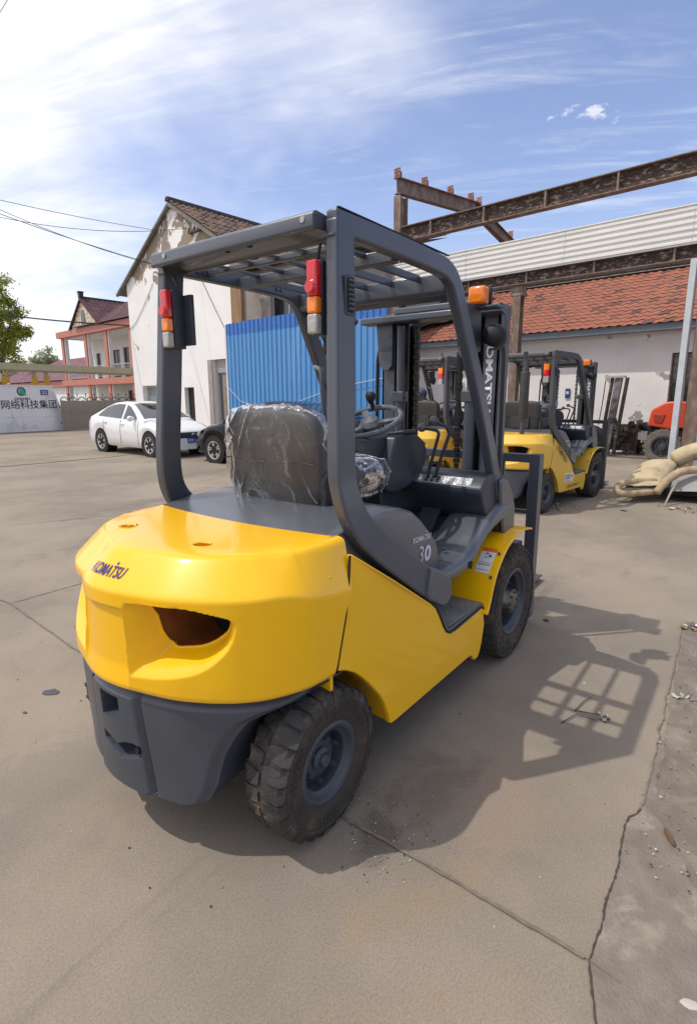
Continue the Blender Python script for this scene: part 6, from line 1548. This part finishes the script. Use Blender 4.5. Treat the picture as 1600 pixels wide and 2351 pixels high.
for s in (-1, 1):
    for nm, prof, c, ax3, sx in (('ear', [(.001, .008), (.018, .010), (.030, .004), (.026, -.006), (.001, -.008)], hc+sdv*(.076*s)-fd*.008-upv*.005, (fd, upv, sdv*s), (.75, 1.1)), ('eye', [(.001, .004), (.010, .002), (.012, -.003)], hc+fd*.087+sdv*(.031*s)+upv*.012, (sdv, upv, fd), (1.2, .6))):
        m = MB(); m.lathe(prof, (0, 0, 0), 'z', 14); M4 = Matrix(ax3).transposed().to_4x4(); M4.translation = c
        m.v = [tuple(M4 @ Vector((v[0]*sx[0], v[1]*sx[1], v[2]))) for v in m.v]; m.build(nm, SKIN if nm == 'ear' else LABELW, hd, smooth=60)
m = MB(); m.grid(lambda a, b: head_pt(a, lerp(.30, .62, b))*1.0+((head_pt(a, lerp(.30, .62, b))-hc).normalized()*.006), 40, 12, skip=lambda p, q: (Vector(p)-hc).dot(fd) > .015); m.build('hair', HAIR, hd, smooth=179)
m = MB()
def capf(a, b):
    th = 2*math.pi*a; ph = lerp(.12, 1.57, b); x = math.cos(ph)*math.cos(th); y = math.cos(ph)*math.sin(th); z = math.sin(ph)
    return hc+upv*(.028+z*.112)+fd*(x*.108-.004)+sdv*(y*.090)
m.grid(capf, 40, 14); m.grid(lambda a, b: hc+upv*(.042-.03*b-.018*math.cos((a-.5)*math.pi)*0-.03*(2*a-1)**2*b)+fd*(.098*math.cos((a-.5)*1.9)+.085*b*math.cos((a-.5)*2.0))+sdv*(.088*math.sin((a-.5)*1.9)*1.15), 18, 8)
cp = m.build('cap', CAPM, PE, smooth=60)
sol = cp.modifiers.new('thick', 'SOLIDIFY'); sol.thickness = .004
for s, w_ in ((1, (.44, .20, 1.06)), (-1, (.44, -.20, 1.06))):
    w = Vector(w_); dv = Vector((.8, -.15*s, -.25)).normalized(); sd_ = Vector((0, 1, 0)); JJ = [(tuple(w), .030), (tuple(w+dv*.05), (.036, .018)), (tuple(w+dv*.09), (.040, .016))]; EE = [(0, 1), (1, 2)]
    for k in range(4):
        b = w+dv*.09+sd_*(.030-.020*k); i0 = len(JJ); ln = (.028, .034, .032, .024)[k]; JJ += [(tuple(b+dv*.02), .0095), (tuple(b+dv*(.02+ln)+Vector((0, 0, -.012))), .0088), (tuple(b+dv*(.02+ln*1.6)+Vector((0, 0, -.035))), .008)]; EE += [(2, i0), (i0, i0+1), (i0+1, i0+2)]
    i0 = len(JJ); b = w+dv*.05-sd_*.036*s; JJ += [(tuple(b+dv*.01), .010), (tuple(b+dv*.045-sd_*.012*s), .009)]; EE += [(1, i0), (i0, i0+1)]
    skin_body('hand', JJ, EE, SKIN, PE)
# ------------------------------------------------------------------ red forklift behind the post
REDP = mat('red_orange_paint', (.66, .060, .018), .35, var=.06, vscale=2, coat=.5)
MUDT = mat('muddy_tyre', (.16, .14, .118), .9, var=.25, vscale=12, bump=.3, bscale=60)
RF = yd_thing('red_forklift', 'red-orange forklift with a muddy tyre half hidden behind the rusty post', 'forklift', 0, 0)
pr = [(1.60, .88), (1.585, 1.00), (1.55, 1.22), (1.50, 1.27), (1.28, 1.405), (1.18, 1.425), (.98, 1.42), (.98, .84), (1.10, .80)]
m = MB(); m.prism(pr, 'x', 12.95, 14.05); rc = m.build('counterweight', REDP, RF, bevel=.035, segs=3)
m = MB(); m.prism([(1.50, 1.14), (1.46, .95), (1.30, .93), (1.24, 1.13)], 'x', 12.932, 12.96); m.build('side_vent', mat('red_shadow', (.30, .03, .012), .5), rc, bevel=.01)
m = MB(); m.prism([(1.62, .86), (.98, .80), (.98, .45), (1.50, .35), (1.60, .50)], 'x', 13.05, 13.95); m.build('chassis', CAVITY, RF, bevel=.02)
m = MB(); m.prism([(.97, 1.42), (.97, .84), (-.3, .80), (-.3, 1.25), (.2, 1.40)], 'x', 12.97, 14.03); m.build('hood', REDP, RF, bevel=.02)
m = MB(); m.box(13.0, 14.0, -1.0, .97, .30, .78); m.build('frame', CAVITY, RF)
for y, r_, xw in ((1.24, .405, 13.08), (1.24, .405, 13.9), (-.75, .45, 13.08), (-.75, .45, 13.9)):
    s = -1 if xw < 13.5 else 1; m = MB()
    m.lathe([(r_*.56, s*.10), (r_*.62, s*.13), (r_*.9, s*.135), (r_*.97, s*.10), (r_*.97, -s*.11), (r_*.6, -s*.12)], (xw, y, r_), 'x', 48); wh = m.build('wheel', MUDT, RF, smooth=40)
    m = MB()
    for k in range(22):
        a = 2*math.pi*k/22
        for hh in (-1, 1):
            an = a+.14*(hh > 0); e = Vector((0, math.cos(an), math.sin(an))); tt = Vector((0, -math.sin(an), math.cos(an)))
            m.obox(Vector((xw+hh*.066, y, r_))+e*r_*.965, Vector((.066, 0, 0)), tt*.036, e*.022)
    m.build('tread_block', MUDT, wh)
    m = MB(); m.lathe([(r_*.57, s*.12), (r_*.54, s*.125), (r_*.50, s*.06), (r_*.20, s*.07), (r_*.18, s*.13), (.001, s*.14)], (xw, y, r_), 'x', 32); m.build('rim', RIM, wh, smooth=40)
    for k in range(8):
        a = 2*math.pi*k/8; m = MB(); m.cyl((xw+s*.06, y+r_*.36*math.cos(a), r_+r_*.36*math.sin(a)), (xw+s*.10, y+r_*.36*math.cos(a), r_+r_*.36*math.sin(a)), .022, n=6); m.build('wheel_bolt', DARKF, wh)
# ------------------------------------------------------------------ dismantled mast, engine and gas cylinders against the wall
GRIME = mat('grimy_metal', (.055, .050, .045), .65, metal=.3, var=.5, vscale=9, bump=.4, bscale=25, col2=(.16, .115, .075), mix=(.5, .65), mscale=6)
MG = mat('scuffed_mast_grey', (.20, .20, .22), .5, var=.3, vscale=6, col2=(.10, .075, .06), mix=(.48, .6), mscale=4)
t = yd_thing('lift_mast', 'detached scuffed grey forklift mast leaning by the warehouse wall', 'mast', 0, 0)
lean = lambda z: 2.62+.0-(2.0-z)*-.085
for k, (off, ww, mm) in enumerate(((0, .16, MG), (-.20, .06, GRIME), (.16, .05, GRIME))):
    m = MB(); m.add([(14.25+dx, lean(z)+off+dy+.08, z) for z in (.05, 2.02) for dx in (0, .14) for dy in (-ww/2, ww/2)], [(0, 1, 3, 2), (4, 6, 7, 5), (0, 4, 5, 1), (2, 3, 7, 6), (0, 2, 6, 4), (1, 5, 7, 3)]); m.build('mast_rail', mm, t, fix=True)
m = MB(); m.box(14.2, 14.42, 2.55, 3.03, 2.02, 2.07); m.build('top_plate', ALU, t)
m = MB(); m.cyl((14.2, 2.78, .93), (14.45, 2.78, .93), .09, n=14); m.build('pivot_boss', GRIME, t, smooth=40)
m = MB(); m.tube([(14.22, 3.0, 1.95), (14.22, 3.02, 1.5), (14.22, 3.08, .8)], .012, 6); m.build('hose', BLK, t)
t = yd_thing('spare_tyre', 'worn black tyre standing behind the load frame of the parked forklift', 'tyre', 0, 0)
m = MB(); m.lathe([(.20, -.09), (.22, -.11), (.36, -.11), (.40, -.07), (.40, .07), (.36, .11), (.22, .11), (.20, .09)], (14.15, 3.25, .40), 'x', 40); m.build('tread', CTYRE, t, smooth=40)
m = MB(); m.lathe([(.20, -.05), (.10, -.06), (.05, -.10), (.001, -.10)], (14.15, 3.25, .40), 'x', 24); m.build('rim', RIM, t, smooth=40)
t = yd_thing('engine_block', 'greasy dismantled engine lying against the white wall', 'engine', 0, 0)
re = random.Random(21); m = MB(); m.box(14.9, 15.3, 2.35, 2.95, .10, .55); m.box(14.95, 15.25, 2.42, 2.88, .55, .80)
for k in range(16):
    c = Vector((14.88+re.uniform(-.04, .1), re.uniform(2.30, 3.0), re.uniform(.12, .85))); m.cyl(c, c+Vector((-.06-re.random()*.06, 0, 0)), re.uniform(.03, .09), n=12)
for k in range(10): m.tube([(14.86, re.uniform(2.3, 3.0), re.uniform(.2, .8)) for _ in range(3)], .018, 6)
m.build('block', GRIME, t, bevel=.008)
m = MB(); m.lathe([(.03, -.02), (.13, -.03), (.14, 0), (.13, .03), (.03, .02)], (14.83, 2.86, .78), 'x', 20); m.build('pulley', STEEL, t, smooth=40)
t = yd_thing('cylinder_rack', 'rusty wooden rack holding two dark gas cylinders by the wall', 'rack', 0, 0)
WOODR = mat('brown_board', (.14, .085, .055), .85, var=.3, stretch=(1, .3, 1))
for y0 in (1.60, 2.30):
    m = MB(); m.box(15.0, 15.42, y0, y0+.06, 0, .92); m.build('side_board', WOODR, t)
m = MB(); m.box(15.05, 15.40, 1.66, 2.30, .40, .60); m.build('shelf', PLASTER, t)
for z in (.20, .75):
    m = MB(); m.lathe([(.001, -.30), (.09, -.29), (.125, -.24), (.125, .20), (.09, .27), (.04, .31), (.04, .34), (.001, .34)], (15.05, 1.98, z), 'y', 20); m.build('gas_cylinder', mat('cylinder_dark', (.035, .035, .04), .3, metal=.6, var=.3), t, smooth=50)
# ------------------------------------------------------------------ overturned foam sofa
FOAM = mat('yellowed_foam', (.50, .40, .245), .9, var=.14, vscale=4, bump=.6, bscale=11, col2=(.34, .255, .16), mix=(.5, .75), mscale=3)
FOAMD = mat('soiled_foam', (.40, .30, .185), .9, var=.18, vscale=6, bump=.6, bscale=14, col2=(.20, .14, .085), mix=(.52, .75), mscale=4)
LINING = mat('grey_lining', (.30, .285, .265), .9, var=.15, vscale=3, col2=(.20, .185, .165), mix=(.5, .7), mscale=2)
SO = thing('sofa', 'discarded beige foam sofa with torn lining lying on the ground at the right', 'sofa', (0, 0, 0))
# seat slab: front edge low and near, rising away from the camera
A = Vector((7.45, -.13, .245)); B = Vector((7.75, -.60, .25)); Cc = Vector((9.55, -.62, .43)); D = Vector((9.2, -.10, .40))
def slab(a, b):
    p = (A*(1-a)+B*a)*(1-b)+(D*(1-a)+Cc*a)*b; return p
def slab_top(a, b):
    p = slab(a, b); e = min(a, 1-a)*3; q = min(b, 1-b)*5; h = .13*min(1, max(0, e))**.5*min(1, max(0, q))**.5; return p+Vector((0, 0, h+.012*mnoise.noise(Vector((a*4, b*6, 0)))))
m = MB(); m.grid(slab_top, 24, 30); m.grid(lambda a, b: slab(1-a, b)-Vector((0, 0, .05)), 10, 10); m.build('seat_foam', FOAM, SO, smooth=80)
def roll(path, r, mt, nm='foam_roll', n=14, k=40):
    P = resample([tuple(q) for q in path], k); m = MB(); rs = [r*(.9+.14*mnoise.noise(Vector((i*.25, r*10, 1.0)))) for i in range(k)]; rs[0] *= .55; rs[-1] *= .6; m.tube(P, rs, n); return m.build(nm, mt, SO, smooth=80)
roll([(7.80, -.56, .155), (7.55, -.36, .145), (7.38, -.17, .135), (7.36, -.09, .17), (7.40, -.075, .23), (7.52, -.17, .29), (7.70, -.35, .30), (7.85, -.52, .295)], .052, FOAMD)
roll([(7.66, -.555, .14), (7.74, -.60, .24), (7.84, -.68, .35), (7.98, -.80, .44), (8.10, -.98, .475), (8.2, -1.25, .47), (8.3, -1.6, .44)], .066, FOAMD, k=50)
roll([(9.3, -.55, .47), (9.4, -.80, .62), (9.35, -1.1, .66), (9.2, -1.5, .66)], .15, FOAM)
m = MB(); m.grid(lambda a, b: Vector((lerp(7.86, 8.3, b), lerp(-.70, -1.7, a), lerp(.16, .43, b)+.05*math.sin(a*2.6)-.03*a)), 20, 8); m.build('lining', LINING, SO, smooth=80)
m = MB(); m.grid(lambda a, b: Vector((lerp(7.60, 7.78, a), lerp(-.27, -.52, a)-.0, lerp(.17, .285, b)))+Vector((.05, .03, 0)), 10, 4); m.build('lining', LINING, SO, smooth=80)
m = MB(); m.box(7.95, 9.2, -1.7, -.55, .10, .20); m.build('base_board', CAVITY, SO)
m = MB(); m.tube([(7.40, -.70, .0), (7.62, -.735, .16), (7.86, -.79, .33)], [.012, .016, .016], 8); m.build('leg', mat('bent_leg', (.30, .27, .22), .6, metal=.3, var=.2), SO, smooth=60)
m = MB(); m.box(8.9, 9.1, -1.6, -.2, .0, .12); m.build('leg', CAVITY, SO)
# ------------------------------------------------------------------ ground: joints, cracks, dirt, scraps
JOINT = mat('joint_dirt', (.175, .147, .118), .95, var=.3, vscale=30)
CRACK = mat('crack_dark', (.062, .052, .043), .95, var=.3, vscale=40)
def ribbon(name, pts, w, mt, z=.006, jag=.35, step=.03, seed=1):
    rng = random.Random(seed); P = [Vector((x, y, z)) for x, y in pts]; Q = []
    for a, b in zip(P, P[1:]):
        k = max(1, int((b-a).length/step))
        for i in range(k): Q.append(a.lerp(b, i/k))
    Q.append(P[-1]); Lf_, Rg = [], []
    for i, q in enumerate(Q):
        d = (Q[min(i+1, len(Q)-1)]-Q[max(i-1, 0)]).normalized(); n = Vector((-d.y, d.x, 0)); j = n*mnoise.noise(Vector((q.x*9, q.y*9, seed)))*w*jag*1.5
        Lf_.append(q+j+n*w/2*(1+jag*rng.uniform(-1, 1))); Rg.append(q+j-n*w/2*(1+jag*rng.uniform(-1, 1)))
    k = len(Q); m = MB(); m.add(Lf_+Rg, [(i, i+k, i+1+k, i+1) for i in range(k-1)]); return tag(m.build(name, mt), kind='structure')
ribbon('ground_joint', [(.0690, -.61), (.069, -.87), (.061, -1.434)], .013, JOINT, jag=.25, seed=2)
ribbon('ground_joint', [(.061, -1.434), (.05, -1.53)], .006, JOINT, jag=.3, seed=12)
ribbon('ground_joint', [(.246, 2.90), (.262, 2.754), (.169, 1.604), (.10, -.3), (.069, -.61)], .010, JOINT, jag=.4, seed=3)
ribbon('ground_joint', [(.262, 2.754), (.754, 2.766), (3.0, 2.85), (5.0, 2.9)], .010, JOINT, jag=.4, seed=4)
ribbon('ground_crack', [(-.20, -1.535), (-.061, -1.49), (.059, -1.446), (.15, -1.45), (.34, -1.444), (.44, -1.447), (.548, -1.436), (.64, -1.429), (.70, -1.434), (.735, -1.455), (.77, -1.462)], .0050, CRACK, jag=.9, step=.012, seed=5)
ribbon('ground_crack', [(.77, -1.462), (.977, -1.461), (1.29, -1.45), (1.73, -1.431), (2.329, -1.415), (2.8, -1.38)], .006, JOINT, jag=1.2, step=.015, seed=6)
ribbon('ground_joint', [(2.0, 12.3), (3.807, 12.234), (4.931, 12.133), (6.921, 12.158)], .07, CRACK, jag=.6, step=.1, seed=7)
ribbon('ground_crack', [(1.4, 5.6), (2.5, 5.1), (3.6, 5.3), (5.2, 4.9)], .012, JOINT, jag=1.0, seed=8)
def dirt_mat():
    m = mat('yard_dirt', (.185, .150, .120), .95, var=.22, vscale=7, bump=.55, bscale=90, col2=(.27, .23, .185), mix=(.45, .66), mscale=3.2, dist=.8); return m
SLABM = mat('worn_slab', (.205, .172, .140), .9, var=.20, vscale=11, bump=.4, bscale=110, col2=(.30, .25, .20), mix=(.50, .66), mscale=5, dist=.7)
m = MB(); ce = [(-3, -2.2), (-.20, -1.537), (-.061, -1.492), (.059, -1.449), (.15, -1.452), (.34, -1.446), (.44, -1.449), (.548, -1.438), (.64, -1.431), (.70, -1.436), (.735, -1.457), (.77, -1.464), (.977, -1.463), (1.3, -1.455), (1.3, -5), (-3, -5)]
m.add([(x, y, .003) for x, y in ce], [tuple(range(len(ce)))]); tag(m.build('ground_slab', SLABM, fix=True), kind='structure')
rd = random.Random(31)
edge = [(2.9, -1.40), (2.33, -1.43), (1.73, -1.455), (1.29, -1.475), (1.0, -1.49), (.80, -1.50), (.64, -1.575), (.50, -1.66), (.38, -1.78), (.3, -2.0)]
E2 = []
for (a, b) in zip(edge, edge[1:]):
    for i in range(10): t_ = i/10; x = lerp(a[0], b[0], t_); y = lerp(a[1], b[1], t_); E2.append((x+.02*mnoise.noise(Vector((x*14, y*14, 3))), y+.022*mnoise.noise(Vector((x*12, y*12, 7)))))
def dz(x, y): return .006+.016*max(0, mnoise.noise(Vector((x*1.3, y*1.3, 2))))+.006*mnoise.noise(Vector((x*6, y*6, 4)))
m = MB(); rows = 14; V = []
for (x, y) in E2:
    for j in range(rows): t_ = (j/(rows-1))**1.5; yy_ = lerp(y, -4.5, t_); V.append((x, yy_, .0045+(dz(x, yy_) if j else 0)*min(1, j/2)))
k = rows; m.add(V, [(i*k+j, i*k+j+1, (i+1)*k+j+1, (i+1)*k+j) for i in range(len(E2)-1) for j in range(k-1)]); tag(m.build('dirt_ground', dirt_mat(), smooth=80, fix=True), kind='structure')
# gravel crumbs, leaves and specks: nobody could count them
m = MB()
for k in range(1700):
    if k < 900: x = rd.uniform(.4, 6.5); y = -1.45-abs(rd.gauss(0, .35)); zb_ = .012
    elif k < 1500: x = rd.uniform(-1.2, 7); y = rd.uniform(-1.5, 6); zb_ = .002
    else: x = rd.gauss(.12, .10); y = rd.gauss(-.72, .10); zb_ = .002
    s = rd.uniform(.0015, .0055)*(1 if k < 1500 else .7); c = Vector((x, y, zb_+s*.4)); a = rd.uniform(0, 6.28); e1 = Vector((math.cos(a), math.sin(a), 0))*s*rd.uniform(.7, 1.6); e2 = Vector((-math.sin(a), math.cos(a), 0))*s
    m.add([c-e1, c+e1, c-e2, c+e2, c+Vector((0, 0, s*.7))], [(0, 2, 4), (2, 1, 4), (1, 3, 4), (3, 0, 4)], rd.choice((0, 0, 1, 1, 2)))
tag(m.build('gravel', [mat('crumb_dark', (.05, .042, .036), .9), mat('crumb_grey', (.24, .21, .18), .9), mat('crumb_pale', (.50, .47, .42), .9)]), 'fine grit and crumbs scattered over the yard', 'gravel', kind='stuff')
def stone(label, x, y, sx, sy, h, mt, rz=0.0, nm='stone', cat='stone', seed=1, z=.0):
    m = MB(); n = 11; rg = random.Random(seed); ring = [(sx*(.75+.35*rg.random())*math.cos(2*math.pi*i/n), sy*(.75+.35*rg.random())*math.sin(2*math.pi*i/n)) for i in range(n)]
    m.loft([[(a, b, 0) for a, b in ring], [(a*1.0, b*1.0, h*.6) for a, b in ring], [(a*.7, b*.7, h) for a, b in ring]]); o = m.build(nm, mt, smooth=40); o.location = (x, y, z); o.rotation_euler = (0, 0, rz); tag(o, label, cat); return o
DK = mat('slate_scrap', (.06, .062, .07), .6, var=.25); stone('flat dark slate scrap on the concrete left of the bumper', -.159, 1.191, .032, .050, .006, DK, .6, 'scrap', 'scrap', 2)
stone('tiny dark pebble below the slate scrap', -.328, 1.098, .008, .014, .006, DK, .2, 'pebble', 'stone', 3)
stone('pale flat stone at the lower right corner', .098, -1.683, .016, .026, .006, mat('pale_stone', (.48, .43, .37), .8, var=.1), .3, 'stone', 'stone', 4)
stone('brown twig stub on the dirt edge at the right', .669, -1.567, .040, .010, .012, mat('brown_stub', (.14, .085, .045), .9, var=.3), .5, 'twig', 'twig', 5, .012)
stone('small dark stone beside the shadow of the mast', 2.35, -.62, .02, .02, .012, CRACK, 0, 'pebble', 'stone', 6)
stone('black bar scrap lying flat in front of the sofa', 6.75, -.30, .06, .012, .012, CAVITY, 1.2, 'scrap', 'scrap', 7)
PAPER = mat('torn_paper', (.55, .50, .43), .9, var=.15); DRY = mat('dry_leaf', (.30, .19, .10), .9, var=.3)
def scraps(label, cx_, cy_, n, spread, seed, mts, size=(.015, .05)):
    T = thing('litter', label, 'litter', (cx_, cy_, .008)); rg = random.Random(seed)
    for i in range(n):
        m = MB(); s = rg.uniform(*size); a = rg.uniform(0, 6.28); x, y = rg.gauss(0, spread), rg.gauss(0, spread); L2 = s*rg.uniform(.5, 2)
        m.grid(lambda u, v: (x+L2*(u-.5)*math.cos(a)-s*(v-.5)*math.sin(a), y+L2*(u-.5)*math.sin(a)+s*(v-.5)*math.cos(a), .004+.012*(u-.5)**2*4+.004*mnoise.noise(Vector((u*3, v*3, i)))), 5, 4); m.build('piece', rg.choice(mts), T, smooth=60)
scraps('grey and orange paper scraps on the dirt at the right edge', 2.83, -1.47, 9, .06, 3, [PAPER, mat('scrap_grey', (.12, .12, .13), .7), DRY])
scraps('dry leaves and paper bits on the dirt beside the roof shadow', 1.75, -1.51, 6, .03, 4, [DRY, PAPER], (.008, .03))
scraps('pale rubbish under the sofa at the right', 7.3, -.95, 16, .14, 5, [PAPER, DRY, mat('scrap_purple', (.12, .07, .10), .8)])
scraps('straw and bark bits on the concrete left of the sofa', 6.5, .45, 14, .16, 6, [DRY, PAPER], (.01, .04))
scraps('rubble bits along the foot of the white wall', 15.2, 1.6, 26, .5, 7, [PAPER, WOODR], (.03, .12))
WS = mat('wire_rust', (.06, .05, .042), .6, metal=.4)
wire('wire_scrap', 'bent rusty wire lying across the roof shadow', 'wire', [(1.47, -1.12, .012), (1.42, -1.10, .01), (1.30, -1.085, .008), (1.29, -1.11, .02), (1.33, -1.20, .012), (1.32, -1.24, .012), (1.27, -1.19, .012), (1.265, -1.10, .012), (1.16, -1.06, .006)], .0025, WS)
wire('wire_scrap', 'thin curved wire loop on the dirt at the right edge', 'wire', [(1.72, -1.53, .02), (1.70, -1.56, .035), (1.62, -1.59, .03), (1.52, -1.60, .022), (1.46, -1.63, .02)], .0022, WS)
scraps('crushed concrete clump beside the bent wire', 1.31, -1.215, 14, .018, 9, [mat('clump_grey', (.26, .24, .21), .9, var=.2), PAPER], (.006, .02))
